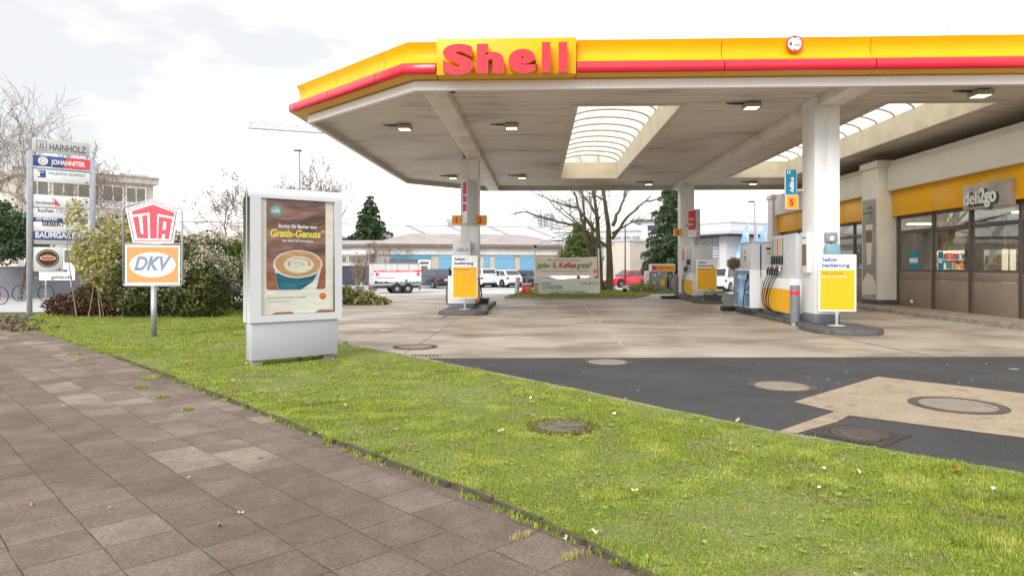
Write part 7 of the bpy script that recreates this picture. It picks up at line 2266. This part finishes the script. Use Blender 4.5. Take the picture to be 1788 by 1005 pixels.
def conifer(name, loc, h, r, label, n=26000, seed=1, base=0.0, sz=0.16, tipcol=True, trunk_r=0.14):
    t = thing(name, label, 'tree', loc, seed)
    rr = np.random.default_rng(seed)
    mb = MB(); mb.tube([(0, 0, 0), (0, 0, h * 0.97)], [trunk_r, 0.02], 8); obj('trunk', mb, 'bark_brown', t)
    # whorled boughs
    P = []; Dv = []
    z = base
    bm_ = MB()
    while z < h * 0.97:
        f = 1 - (z - base) / (h - base)
        nb = int(5 + 4 * f)
        a0 = rr.uniform(0, 6.28)
        for i in range(nb):
            a = a0 + 6.283 * i / nb + rr.uniform(-0.3, 0.3)
            L_ = r * (f ** 0.85) * rr.uniform(0.45, 1.25) + 0.12
            m = max(6, int(n * 0.008 * L_ / r))
            u = rr.random(m) ** 0.75
            wd = 0.22 * L_ * (1 - u * 0.75)
            x = u * L_
            y = rr.normal(size=m) * wd * 0.55
            zz = z + 0.16 * L_ * np.sin(u * 2.6) - 0.20 * x * (0.4 + 0.6 * f) - np.abs(rr.normal(size=m)) * 0.14 * (1 + f)
            P.append(np.stack([x * math.cos(a) - y * math.sin(a), x * math.sin(a) + y * math.cos(a), zz], 1))
            bm_.tube([(0, 0, z), (L_ * 0.5 * math.cos(a), L_ * 0.5 * math.sin(a), z + 0.02), (L_ * 0.9 * math.cos(a), L_ * 0.9 * math.sin(a), z - 0.15 * L_)], [0.03, 0.02, 0.008], 3, cap=False)
        z += rr.uniform(0.20, 0.34) * (h / 9) + 0.05
    obj('bough', bm_, 'bark_brown', t)['kind'] = 'stuff'
    P = np.concatenate(P)
    V, Fc = leaf_quads(P, sz, 2.0, -0.2)
    obj('crown', mesh_from('crown', V, Fc), 'needles', t)
    return t
island_mat('needles', [(0.022, 0.045, 0.02), (0.045, 0.085, 0.035), (0.075, 0.12, 0.055), (0.12, 0.13, 0.075)], 0.7, 0.12)
island_mat('leaf_ever', [(0.035, 0.065, 0.018), (0.07, 0.12, 0.03), (0.13, 0.18, 0.045), (0.24, 0.25, 0.10)], 0.5, 0.25)
island_mat('leaf_clematis', [(0.075, 0.055, 0.030), (0.09, 0.11, 0.03), (0.17, 0.18, 0.05), (0.33, 0.29, 0.18)], 0.65, 0.2)
island_mat('seed_heads', [(0.50, 0.44, 0.33), (0.64, 0.57, 0.46), (0.76, 0.70, 0.60)], 0.9, 0.3)
island_mat('leaf_dark_red', [(0.045, 0.016, 0.012), (0.10, 0.035, 0.022), (0.17, 0.07, 0.035)], 0.6, 0.2)
island_mat('leaf_yellow', [(0.22, 0.22, 0.03), (0.42, 0.40, 0.06), (0.60, 0.52, 0.10)], 0.5, 0.35)
island_mat('leaf_yellowgreen', [(0.20, 0.18, 0.08), (0.34, 0.34, 0.12), (0.50, 0.48, 0.20), (0.62, 0.56, 0.32)], 0.6, 0.3)
island_mat('leaf_brown', [(0.08, 0.06, 0.035), (0.16, 0.12, 0.065), (0.27, 0.20, 0.12)], 0.7, 0.2)
island_mat('grass_blades', [(0.50, 0.41, 0.22), (0.15, 0.21, 0.025), (0.29, 0.37, 0.035), (0.40, 0.47, 0.055), (0.60, 0.58, 0.18)], 0.45, 0.35, 0.35, pos=[0.0, 0.16, 0.42, 0.72, 1.0], nscale=2.6, drift=(-0.28, 0.5))
island_mat('weed_leaf', [(0.22, 0.31, 0.05), (0.31, 0.42, 0.07), (0.45, 0.50, 0.18)], 0.5, 0.3)
island_mat('moss', [(0.10, 0.115, 0.02), (0.20, 0.21, 0.03), (0.28, 0.25, 0.06)], 0.9, 0.1)

# ------------------------------------------------------------------ lawn grass
CAMP = np.array([0.0, 0.0])
lawn_poly = np.array([(p[0], p[1]) for p in lawn])
def inside(P, poly):
    x, y = P[:, 0], P[:, 1]
    r = np.zeros(len(P), bool)
    j = len(poly) - 1
    for i in range(len(poly)):
        xi, yi = poly[i]; xj, yj = poly[j]
        c = ((yi > y) != (yj > y)) & (x < (xj - xi) * (y - yi) / (yj - yi + 1e-12) + xi)
        r ^= c
        j = i
    return r
holes = [(G(982, 744, 0.02), 0.40)]
def scatter(n, d0, d1, latmax=1.0):
    """points on the lawn between two camera distances"""
    P = np.zeros((0, 2))
    while len(P) < n:
        d = d0 + (d1 - d0) * rng.random(n * 2)
        lat = (rng.random(n * 2) * 2 - 1) * (d * 0.80 + (1.8 if latmax > 1 else 0))
        keep = rng.random(n * 2) < d / d1
        q = np.stack([-SY * d + CY * lat, CY * d + SY * lat], 1)[keep]
        q = q[inside(q, lawn_poly)]
        for c, r in holes:
            q = q[np.hypot(q[:, 0] - c.x, q[:, 1] - c.y) > r * rng.uniform(0.55, 1.1, len(q))]
        bn = vnoise(q, 3.2, 21) + 0.7 * vnoise(q, 8.0, 22)
        q = q[(bn < 0.30) | (rng.random(len(q)) < 0.30)]
        P = np.concatenate([P, q])
    return P[:n]
def vnoise(P, s, seed=0):
    g = np.random.default_rng(seed)
    out = np.zeros(len(P))
    for k in range(6):
        a = g.uniform(0, 6.28); f = s * g.uniform(0.5, 1.8); ph = g.uniform(0, 6.28)
        out += np.sin((P[:, 0] * math.cos(a) + P[:, 1] * math.sin(a)) * f + ph)
    return out / 6
def blades(P, h, w_, z0=0.012):
    n = len(P)
    az = rng.uniform(0, 2 * np.pi, n)
    lean = rng.uniform(0.15, 1.3, n)
    cl = vnoise(P, 2.4, 3)
    hh = h * rng.uniform(0.45, 1.25, n) * (1 + 0.45 * cl)
    # taller tussocks here and there
    tz = vnoise(P, 6.5, 8) + 0.6 * vnoise(P, 14, 9)
    hh = hh * np.where(tz > 0.55, 1.9, 1.0)
    ww = w_ * rng.uniform(0.7, 1.3, n)
    dirx, diry = np.cos(az), np.sin(az)
    sx, sy = -diry, dirx
    b = np.stack([P[:, 0], P[:, 1], np.full(n, z0 - 0.004)], 1)
    side = np.stack([sx * ww / 2, sy * ww / 2, np.zeros(n)], 1)
    mid = b + np.stack([dirx * lean * hh * 0.25, diry * lean * hh * 0.25, hh * 0.6], 1)
    tip = b + np.stack([dirx * lean * hh * 0.85, diry * lean * hh * 0.85, hh * np.where(lean > 1, 0.75, 1.0)], 1)
    V = np.stack([b - side, b + side, mid + side * 0.75, mid - side * 0.75, tip], 1).reshape(-1, 3)
    i = np.arange(n)[:, None] * 5
    F1 = i + np.array([[0, 1, 2]]); F2 = i + np.array([[0, 2, 3]]); F3 = i + np.array([[3, 2, 4]])
    return V, np.concatenate([F1, F2, F3])
Vs, Fs, off = [], [], 0
for n, d0, d1, h, w_ in ((160000, 1.4, 4.6, 0.022, 0.0042), (150000, 4.6, 7.5, 0.020, 0.0055), (90000, 7.5, 12.5, 0.020, 0.009), (60000, 12.5, 20, 0.026, 0.015), (22000, 20, 30, 0.07, 0.03)):
    V_, F_ = blades(scatter(n, d0, d1, 1.1), h, w_)
    Vs.append(V_); Fs.append(F_ + off); off += len(V_)
o = obj('grass', mesh_from('grass', np.concatenate(Vs), np.concatenate(Fs)), 'grass_blades'); tagit(o, 'short bright green lawn between the pavement and the forecourt', 'grass', kind='stuff')
# sparse tufts over the kerb and in pavement joints
def tuft_points(c, r, n):
    a = rng.uniform(0, 6.28, n); q = r * np.sqrt(rng.random(n))
    return np.stack([c[0] + q * np.cos(a), c[1] + q * np.sin(a)], 1)
T = []
for i in range(520):
    u = rng.uniform(-17, 4.5)
    p = P2(u, ve(u) + rng.uniform(-0.035, 0.07))
    T.append(tuft_points(p, rng.uniform(0.01, 0.05), int(rng.uniform(8, 26))))
for px, py, r, n in ((1062 / 1788 * 1788 - 520 + 28, 772, .03, 60), (905, 937, .05, 0), (130, 618, .10, 160), (143, 628, .07, 120), (160, 634, .07, 100), (247, 676, .09, 200), (285, 694, .07, 150), (328, 715, .06, 150), (262, 660, .12, 180), (62, 574, .2, 200), (28, 585, .15, 100), (50, 583, .12, 100)):
    if n:
        T.append(tuft_points(G(px, py), r, n))
V_, F_ = blades(np.concatenate(T), 0.03, 0.006, 0.004)
o = obj('kerb_grass', mesh_from('kerb_grass', V_, F_), 'grass_blades'); tagit(o, 'tufts of grass growing over the mossy kerb and slab joints', 'grass', kind='stuff')
island_mat('straw', [(0.42, 0.34, 0.12), (0.55, 0.45, 0.18), (0.30, 0.28, 0.08)], 0.7, 0.2)
def dry_tuft(px, py, label):
    c = G(px, py)
    P = tuft_points((0, 0), 0.035, 90); P[:, 0] *= 2.2
    V_, F_ = blades(P, 0.045, 0.004, 0.0)
    o = obj('dry_grass_tuft', mesh_from('tuft', V_, F_), 'straw', None, loc=(c.x, c.y, 0.002), rotz=R(40)); tagit(o, label, 'grass tuft', 'dry tufts on the pavement')
dry_tuft(908, 937, 'straw coloured grass tuft on the pavement, the farther of two near the bottom')
dry_tuft(1000, 972, 'straw coloured grass tuft on the pavement at the bottom edge')
# broad-leaved weeds in the lawn
P = scatter(700, 2.6, 9.0)
Vs, Fs, off = [], [], 0
for p in P:
    k = int(rng.integers(5, 11)); sz = rng.uniform(0.014, 0.036) * (1.6 if rng.random() < 0.06 else 1)
    a0 = rng.uniform(0, 6.28)
    for j in range(k):
        a = a0 + 6.283 * j / k + rng.uniform(-0.3, 0.3); el = rng.uniform(0.15, 0.7); L_ = sz * rng.uniform(0.7, 1.4)
        d = np.array([math.cos(a) * math.cos(el), math.sin(a) * math.cos(el), math.sin(el)]); s = np.array([-math.sin(a), math.cos(a), 0]) * L_ * 0.22
        b = np.array([p[0], p[1], 0.014])
        q = np.stack([b, b + d * L_ * 0.55 + s, b + d * L_ * np.array([1, 1, 0.7]), b + d * L_ * 0.55 - s])
        Vs.append(q); Fs.append(np.arange(4)[None] + off); off += 4
o = obj('weeds', mesh_from('weeds', np.concatenate(Vs), np.concatenate(Fs)), 'weed_leaf'); tagit(o, 'small broad leaved weeds scattered through the lawn', 'weeds', kind='stuff')
# moss crust over the buried manhole
c = G(982, 744, 0.02)
P = tuft_points((c.x, c.y), 0.34, 900); d_ = np.hypot(P[:, 0] - c.x, P[:, 1] - c.y); P = P[(d_ > 0.22) | (rng.random(len(P)) < 0.10)]
V_, F_ = leaf_quads(np.concatenate([P, np.full((len(P), 1), 0.026)], 1), 0.025, 1.2, 0)
o = obj('moss', mesh_from('moss', V_, F_), 'moss'); tagit(o, 'moss ring around the sunken manhole cover', 'moss', kind='stuff')

# fallen leaves and litter
M('leaf_tan', (0.42, 0.22, 0.10), 0.8, 0.2, 20); M('leaf_rust', (0.36, 0.13, 0.05), 0.8, 0.2, 20); M('leaf_pale', (0.60, 0.46, 0.30), 0.8, 0.15, 20); M('litter_white', (0.80, 0.79, 0.76), 0.7, 0.05, 20)
def leaf_mesh(kind, mt, sc):
    mb = MB()
    if kind == 'leaf':
        out = []
        for i in range(16):
            a = 2 * math.pi * i / 16
            r = sc * (0.72 + 0.28 * (i % 2 == 0)) * (1.0 if abs(math.sin(a)) < 0.8 else 0.75)
            out.append((r * math.cos(a), 0.7 * r * math.sin(a), 0.010 * math.sin(3 * a) + 0.012 * math.cos(a) ** 2))
        v = [mb.bm.verts.new(p) for p in out]; c = mb.bm.verts.new((0, 0, 0.004))
        for i in range(16): mb.bm.faces.new((v[i], v[(i + 1) % 16], c))
        mb.tube([(sc * 0.9, 0, 0.012), (sc * 1.5, 0.01, 0.004)], 0.0012, 4)
    else:
        rr = random.Random(5)
        out = [(sc * rr.uniform(0.6, 1) * math.cos(a), sc * 0.6 * rr.uniform(0.6, 1) * math.sin(a), rr.uniform(0, 0.02)) for a in [2 * math.pi * i / 9 for i in range(9)]]
        v = [mb.bm.verts.new(p) for p in out]; c = mb.bm.verts.new((0, 0, 0.022))
        for i in range(9): mb.bm.faces.new((v[i], v[(i + 1) % 9], c))
    me = mb.mesh('fallen_leaf'); me.materials.append(MATS[mt]); return me
LM = {k: leaf_mesh('leaf', k, 0.034) for k in ('leaf_tan', 'leaf_rust', 'leaf_pale')}
WM = leaf_mesh('paper', 'litter_white', 0.026)
def place(me, p, z, name, label, cat, group, s=1.0):
    o = bpy.data.objects.new(name, me); COL.objects.link(o); o.location = (p[0], p[1], z); o.rotation_euler = (rng.uniform(-0.25, 0.25), rng.uniform(-0.25, 0.25), rng.uniform(0, 6.28)); o.scale = (s, s, s)
    tagit(o, label, cat, group)
for i, p in enumerate(scatter(58, 3.0, 12)):
    k = ('leaf_tan', 'leaf_rust', 'leaf_pale')[i % 3]
    place(LM[k], p, 0.042, 'fallen_leaf', {'leaf_tan': 'tan fallen leaf lying in the grass', 'leaf_rust': 'rust brown fallen leaf lying in the grass', 'leaf_pale': 'pale dry fallen leaf lying in the grass'}[k], 'leaf', k.replace('leaf_', '') + ' leaves fallen on the lawn', rng.uniform(0.6, 1.15))
for px, py in ((927, 697), (1030, 701), (1072, 725), (1224, 738), (1438, 821), (1430, 855), (765, 660), (1735, 858), (878, 668)):
    place(WM, G(px, py, 0.02), 0.035, 'paper_scrap', 'crumpled white scrap of paper lying in the grass', 'litter', 'white paper scraps on the lawn', rng.uniform(0.5, 1.1))
for px, py in ((575, 779), (330, 834), (420, 896), (270, 770), (385, 918), (55, 882), (190, 888), (455, 800), (110, 710), (645, 795), (988, 941), (700, 640)):
    k = ('leaf_pale', 'leaf_tan')[px % 2]
    place(LM[k], G(px, py), 0.006, 'fallen_leaf', {'leaf_tan': 'tan fallen leaf lying on the paving slabs', 'leaf_pale': 'pale fallen leaf lying on the paving slabs'}[k], 'leaf', k.replace('leaf_', '') + ' leaves fallen on the pavement', rng.uniform(0.45, 0.8))
P = np.stack([rng.uniform(-20.5, -14.5, 330), 1.45 + rng.normal(-0.1, 0.35, 330)], 1)
Q = np.array([P2(a, b) for a, b in P])[:, :2]
V_, F_ = leaf_quads(np.concatenate([Q, rng.uniform(0.01, 0.05, (len(Q), 1))], 1), 0.09, 1.3)
o = obj('leaf_drift', mesh_from('leaf_drift', V_, F_), 'leaf_brown'); tagit(o, 'drift of brown leaves where the pavement meets the hedge', 'leaves', kind='stuff')

# ------------------------------------------------------------------ bushes
def bush(name, px, d, blobs, layers, label, stems=0, seed=0, cat='shrub', z=0.0):
    """blobs relative: (dx, dy, z, rx, ry, rz)"""
    p = X_(px, d)
    t = thing(name, label, cat, (p.x, p.y, z))
    B = [((b[0], b[1], b[2]), (b[3], b[4], b[5])) for b in blobs]
    for nm, n, sz, mt, shell, thr in layers:
        P = blob_points(B, n, shell, thr=thr)
        if mt == 'seed_heads':      # seed heads sit on the upper outside
            P = P[P[:, 2] > 0.25 * P[:, 2].max()]
            f = np.sin(P[:, 0] * 2.2 + 1) * np.sin(P[:, 2] * 2.9 + P[:, 1] * 2) + 0.55 * (P[:, 2] / P[:, 2].max())
            P = P[f > 0.25]
            P[:, 2] += 0.04
        lo = leaves(nm, P, sz, mt, t)
        lo['kind'] = 'stuff'
    rr = random.Random(seed)
    mb = MB()
    for i in range(max(10, stems)):
        b = rr.choice(blobs)
        x, y = b[0] + rr.uniform(-0.3, 0.3), b[1] + rr.uniform(-0.2, 0.2)
        ex, ey, ez = b[0] + rr.uniform(-0.95, 0.95) * b[3], b[1] + rr.uniform(-0.9, 0.9) * b[4], b[2] + rr.uniform(0.1, 1.08 if stems else 0.7) * b[5]
        mb.tube([(x, y, 0), ((x + ex) / 2 + rr.uniform(-.15, .15), (y + ey) / 2, ez * 0.55), (ex, ey, ez)], [0.02, 0.012, 0.004], 4, cap=False)
    obj('stem', mb, 'twig_brown', t)['kind'] = 'stuff'
    return t
# the big overgrown shrubs
bush('climbing_shrub', 300, 20.2, [(0.1, 0, 1.05, 1.55, 1.2, 1.05), (-0.9, 0.1, 0.95, 1.0, 1.0, 1.1), (0.95, 0.0, 0.85, 0.75, 1.0, 0.95), (-0.2, 0.3, 1.75, 1.0, 0.9, 0.75)],
     [('foliage', 15000, 0.062, 'leaf_ever', 0.75, 0.05), ('dark_foliage', 6000, 0.075, 'leaf_brown', 0.3, 0.0), ('seed_head', 17000, 0.045, 'seed_heads', 0.9, 0.0)], 'large round shrub with brown inside and pale seed heads behind the fuel card sign', seed=1)
bush('climbing_shrub', 392, 23.5, [(0.3, 0, 1.1, 1.4, 1.2, 1.25), (-0.6, 0.2, 1.7, 1.0, 1.0, 0.95), (0.9, 0.1, 1.75, 0.8, 0.9, 0.85), (1.6, 0.2, 1.2, 0.8, 0.9, 1.1)],
     [('foliage', 17000, 0.07, 'leaf_ever', 0.6, 0.05), ('seed_head', 20000, 0.055, 'seed_heads', 0.9, 0.0)], 'green shrub topped with pale seed heads left of the advertising column', seed=2)
bush('tall_shrub', 205, 23.0, [(0.2, 0, 1.2, 1.2, 0.9, 1.2), (-0.6, 0, 1.9, 0.8, 0.8, 0.9), (0.8, 0, 2.2, 0.8, 0.7, 0.8), (0.1, 0, 2.7, 0.7, 0.7, 0.6)],
     [('foliage', 13000, 0.065, 'leaf_clematis', 0.5, 0.1), ('seed_head', 15000, 0.05, 'seed_heads', 0.85, 0.0)], 'loose brownish shrub with seed heads right of the directory sign', stems=40, seed=3)
bush('yellow_shrub', 158, 20.0, [(0.15, 0, 2.0, 0.75, 0.4, 0.6), (0.7, 0.1, 2.35, 0.6, 0.4, 0.55), (0.3, 0, 1.4, 0.7, 0.4, 0.6), (-0.45, 0, 2.9, 0.30, 0.3, 0.6)],
     [('foliage', 1900, 0.07, 'leaf_yellowgreen', 0.35, 0.0), ('pale_foliage', 900, 0.06, 'seed_heads', 0.6, 0.0), ('yellow_leaf', 420, 0.085, 'leaf_yellow', 0.7, 0.0)], 'sparse yellow leaved shrub growing up in front of the directory sign', stems=12, seed=4)
bush('brown_shrub', 200, 20.4, [(0, 0, 0.65, 1.0, 0.5, 0.65), (0.9, 0, 0.6, 0.9, 0.5, 0.55), (-0.8, 0, 0.5, 0.6, 0.5, 0.5)],
     [('foliage', 9000, 0.05, 'leaf_brown', 0.4, 0.05), ('dark_leaf', 1200, 0.05, 'leaf_dark_red', 0.4, 0.0), ('green_leaf', 2600, 0.06, 'leaf_clematis', 0.5, 0.0)], 'low brown bush in the shade under the big shrub', stems=24, seed=5)
bush('low_red_hedge', 118, 20.4, [(0, 0, 0.30, 0.72, 0.4, 0.34), (0.9, 0.0, 0.30, 0.6, 0.4, 0.36), (1.5, -0.1, 0.25, 0.4, 0.35, 0.28)],
     [('foliage', 9000, 0.04, 'leaf_dark_red', 0.5, 0.0)], 'low dark red barberry hedge at the foot of the directory sign', seed=6, cat='hedge')
bush('ground_cover_bush', 190, 21.6, [(0, 0, 0.3, 0.7, 0.5, 0.6), (0.7, 0, 0.2, 0.6, 0.4, 0.3)], [('foliage', 2600, 0.08, 'leaf_yellowgreen', 0.4, 0.0)], 'pale green low plant beside the red hedge', stems=16, seed=7)
bush('low_shrub', 625, 26.6, [(-0.5, 0, 0.30, 0.75, 0.5, 0.42), (0.2, 0, 0.22, 0.6, 0.45, 0.34), (0.9, 0, 0.10, 0.35, 0.35, 0.2)], [('foliage', 6500, 0.05, 'leaf_clematis', 0.4, 0.0), ('green_leaf', 1500, 0.06, 'leaf_yellowgreen', 0.7, 0.0)], 'low greenish brown shrub on the kerbed bed right of the advertising column', seed=8)
bush('bare_shrub', 628, 50.5, [(0, 0, 1.5, 0.8, 0.5, 1.3), (1.0, 0, 2.9, 0.7, 0.4, 0.8)], [('foliage', 900, 0.07, 'leaf_brown', 0.3, 0.0)], 'bare brown shrub beside the trailer', stems=150, seed=9, z=-0.3)
bush('bare_shrub', 702, 61.5, [(0, 0, 3.0, 1.3, 0.3, 0.9), (-1.5, 0, 3.2, 0.7, 0.3, 0.6)], [('foliage', 800, 0.06, 'leaf_brown', 0.3, 0.0)], 'reddish climber hanging on the front of the garage row', stems=60, seed=10, z=-0.3)
bush('dry_plant', 1108, 37.8, [(0, 0, 0.25, 0.4, 0.3, 0.35), (0.8, 0, 0.25, 0.45, 0.3, 0.4)], [('foliage', 1500, 0.06, 'leaf_yellowgreen', 0.3, 0.0)], 'dry yellowish plants in front of the red car', stems=40, seed=11)
# bed soil for the hedge line and the kerbed bed
bed = [L(-13.6, 20.0), L(-11.6, 19.6), L(-7.9, 21.5), L(-7.6, 28), L(-13, 29.3), L(-15.0, 22.3)]
sheet('planting_bed', bed, 0.018, 'earth')
bed2 = [L(-7.3, 26.0), L(-5.6, 26.8), L(-4.9, 27.9), L(-5.4, 28.3), L(-7.4, 28.6)]
mbb = MB(); mbb.prism([(p.x, p.y) for p in bed2], -0.05, 0.10); o = obj('planting_island', mbb, 'concrete_kerb', smooth=False); o['kind'] = 'structure'
cc = sum(bed2, Vector()) / 5
sheet('grass_strip', [cc + (p - cc) * 0.93 for p in bed2], 0.108, 'lawn_soil')
Vs, Fs, off = [], [], 0
for poly, n, z in ((isl1, 26000, 0.118), (isl2, 9000, 0.05), ([cc + (p - cc) * 0.92 for p in bed2], 5000, 0.11)):
    pl = np.array([(p[0], p[1]) for p in poly]); pc = pl.mean(0); pl = pc + (pl - pc) * 0.95
    lo, hi = pl.min(0), pl.max(0)
    Q = rng.uniform(lo, hi, (n * 2, 2)); Q = Q[inside(Q, pl)][:n]
    V_, F_ = blades(Q, 0.07, 0.03, z); Vs.append(V_); Fs.append(F_ + off); off += len(V_)
o = obj('island_grass', mesh_from('island_grass', np.concatenate(Vs), np.concatenate(Fs)), 'grass_blades'); tagit(o, 'rough grass on the kerbed islands behind the canopy', 'grass', kind='stuff')

# clipped round tree
p = X_(1282, 43.0)
t = thing('clipped_round_tree', 'small brown round clipped tree beside the white estate car', 'tree', (p.x, p.y, zg(p.y)))
mb = MB(); mb.tube([(0, 0, 0), (0.02, 0, 1.5)], [0.05, 0.04], 8); obj('trunk', mb, 'bark_brown', t)
P = blob_points([((0, 0, 1.92), (0.46, 0.46, 0.40))], 5000, 0.3); leaves('crown', P, 0.04, 'leaf_brown', t)
# conifers
p = X_(646, 92.0)
conifer('spruce', (p.x, p.y, -0.3), 1.8 + (464 - 334) / F * 92, 2.7, 'lone dark spruce rising behind the long striped roof', 15000, 3, base=5.6, sz=0.20)
p = X_(1173, 50.0)
conifer('fir_tree', (p.x, p.y, -0.3), 10.4, 2.15, 'big dark conifer partly hidden behind the far column', 34000, 5, base=0.6, sz=0.11, trunk_r=0.2)
# evergreen round bush-tree behind the banner
p = X_(1010, 46.0)
t = thing('evergreen_tree', 'dense rounded evergreen behind the cream banner', 'tree', (p.x, p.y, zg(p.y)))
mb = MB(); mb.tube([(0, 0, 0), (0, 0, 2.4)], [0.14, 0.08], 8); obj('trunk', mb, 'bark_brown', t)
P = blob_points([((0, 0, 2.4), (1.45, 1.2, 1.1)), ((0.1, 0, 3.4), (0.95, 0.9, 0.9)), ((-0.9, 0, 1.9), (0.8, 0.8, 0.7)), ((0.9, 0, 2.2), (0.8, 0.8, 0.8)), ((0.05, 0, 4.2), (0.45, 0.5, 0.5))], 15000, 0.4, thr=0.04)
leaves('crown', P, 0.09, 'leaf_ever', t)
# dark evergreen at the left edge
p = X_(-8, 30.0)
t = thing('dark_evergreen', 'dark evergreen reaching in at the left edge behind the bicycles', 'tree', (p.x, p.y, 0))
mb = MB(); mb.tube([(0, 0, 0), (0, 0, 3.0)], [0.18, 0.08], 8); obj('trunk', mb, 'bark_brown', t)
P = blob_points([((0, 0, 2.6), (1.7, 1.5, 1.0)), ((0.7, 0, 3.2), (1.2, 1.2, 0.7)), ((1.0, 0, 2.4), (1.3, 1.1, 0.6)), ((-0.2, 0, 3.9), (1.0, 1.0, 0.6))], 11000, 0.35, thr=0.08)
leaves('crown', P, 0.10, 'needles', t)

# bare trees
p = X_(1057, 38.2)
t = thing('bare_tree', 'big bare multi-stemmed tree on the grass island behind the canopy', 'tree', (p.x, p.y, 0.1))
tr = [((-0.30, 0, 0), (-0.02, 0.0, 1), 3.4, 0.22), ((0.24, 0.05, 0), (0.03, 0, 1), 3.6, 0.23), ((-0.02, 0.12, 0), (-0.42, 0.05, 1), 3.2, 0.15)]
branch_tree(t, tr, 4, 'bark_olive', 21, 10, 0.70, 0.62, 0.009, 0.10, (2, 3), nseg=6)
mb = MB()
rr = random.Random(9)
# long arching limbs reaching left and right over the island
def limb(mb, pts, r0, kids, seed):
    rr = random.Random(seed)
    P_ = [Vector(q) for q in pts]
    out = []
    for i in range(len(P_) - 1):
        for k in range(4): out.append(P_[i].lerp(P_[i + 1], k / 4) + Vector((rr.uniform(-.05, .05), rr.uniform(-.05, .05), rr.uniform(-.05, .05))))
    out.append(P_[-1])
    n = len(out)
    mb.tube(out, [r0 * (1 - 0.85 * i / (n - 1)) + 0.006 for i in range(n)], 5, cap=False)
    for j in range(kids):
        i = rr.randint(n // 4, n - 2)
        d = (out[i + 1] - out[i]).normalized()
        q = out[i].copy(); ln = rr.uniform(0.5, 1.7)
        nd = (d + Vector((rr.uniform(-.8, .8), rr.uniform(-.6, .6), rr.uniform(-.5, .9)))).normalized()
        pp = [q.copy()]
        for k in range(4):
            nd = (nd + Vector((rr.uniform(-.3, .3), rr.uniform(-.3, .3), rr.uniform(-.3, .25)))).normalized(); q = q + nd * ln / 4; pp.append(q.copy())
        mb.tube(pp, [0.02, 0.016, 0.012, 0.009, 0.006], 3, cap=False)
        for m in range(3):
            a = rr.choice(pp[1:]); e = a + Vector((rr.uniform(-.5, .5), rr.uniform(-.3, .3), rr.uniform(-.35, .4))); mb.tube([a, (a + e) / 2 + Vector((0, 0, .04)), e], [0.008, 0.006, 0.004], 3, cap=False)
limb(mb, [(-0.3, 0, 2.4), (-1.4, 0.1, 3.6), (-2.6, 0, 3.9), (-4.4, -0.1, 4.4), (-5.4, 0, 4.3)], 0.10, 16, 1)
limb(mb, [(-0.6, 0, 3.4), (-1.5, 0, 4.6), (-2.7, 0.2, 5.0), (-4.2, 0.2, 5.6)], 0.09, 14, 2)
limb(mb, [(-0.9, 0, 2.6), (-1.2, 0, 3.6), (-1.6, 0, 5.2), (-1.9, 0.1, 6.0)], 0.12, 10, 3)
limb(mb, [(0.4, 0, 2.9), (1.2, 0, 4.1), (2.2, 0.1, 5.0), (3.4, 0, 5.1)], 0.10, 12, 4)
limb(mb, [(0.4, 0, 3.6), (0.9, 0.1, 4.8), (1.4, 0, 6.2)], 0.11, 9, 5)
limb(mb, [(0.35, 0, 3.2), (1.6, -0.1, 3.9), (2.7, 0, 4.0)], 0.06, 9, 6)
limb(mb, [(-0.3, 0, 4.0), (-0.9, 0, 5.0), (-2.0, 0.1, 6.1)], 0.09, 9, 7)
obj('limb', mb, 'bark_olive', t)['kind'] = 'stuff'
def bare(px, d, h, rad, label, seed, depth=5, spread=0.55, lean=(0, 0), kids=(2, 3), ratio=0.74, up=0.22, z=0.0, twig=0.008):
    p = X_(px, d)
    t = thing('bare_tree', label, 'tree', (p.x, p.y, z))
    branch_tree(t, [((0, 0, 0), (lean[0], lean[1], 1), h * 0.36, rad)], depth, 'bark_brown', seed, 8, ratio, spread, twig, up, kids)
    return t
bare(-20, 34, 7.4, 0.17, 'bare tree at the far left edge behind the bicycles', 31, 6, 0.55, (0.15, 0), (2, 3), twig=0.009)
bare(75, 37, 7.8, 0.13, 'bare tree rising behind the HAINHOLZ panel', 32, 6, 0.6, (0.1, 0), (2, 3), twig=0.009)
bare(150, 36, 7.4, 0.12, 'bare spreading tree behind the right post of the directory sign', 33, 6, 0.62, (0.15, 0), (2, 3), twig=0.009)
bare(35, 30, 6.2, 0.10, 'young bare tree left of the directory sign', 34, 5, 0.55, (0.1, 0))
bare(478, 50, 8.7, 0.15, 'bushy bare tree top behind the advertising column', 35, 6, 0.50, (0, 0), (2, 4), up=0.15, z=-0.2, twig=0.014)
bare(408, 40, 5.9, 0.12, 'bare tree with crooked branches left of the advertising column', 36, 6, 0.62, (-0.1, 0), (2, 3), up=0.05, twig=0.012)
bare(528, 54, 8.0, 0.12, 'small bare treetop at the top right of the advertising column', 37, 5, 0.5, (0.1, 0), z=-0.2, twig=0.016)
# little lamp in the grass
p = G(402, 541)
t = thing('ground_light', 'tiny dark path light in the grass left of the advertising column', 'lamp', (p.x, p.y, 0.01))
mb = MB(); mb.tube([(0, 0, 0), (0, 0, 0.16)], 0.014, 8); obj('stake', mb, 'dark_grey', t)
mb = MB(); mb.lathe([(0.03, 0.16), (0.035, 0.24), (0.02, 0.28), (0, 0.285)], 12); obj('head', mb, 'dark_grey', t)
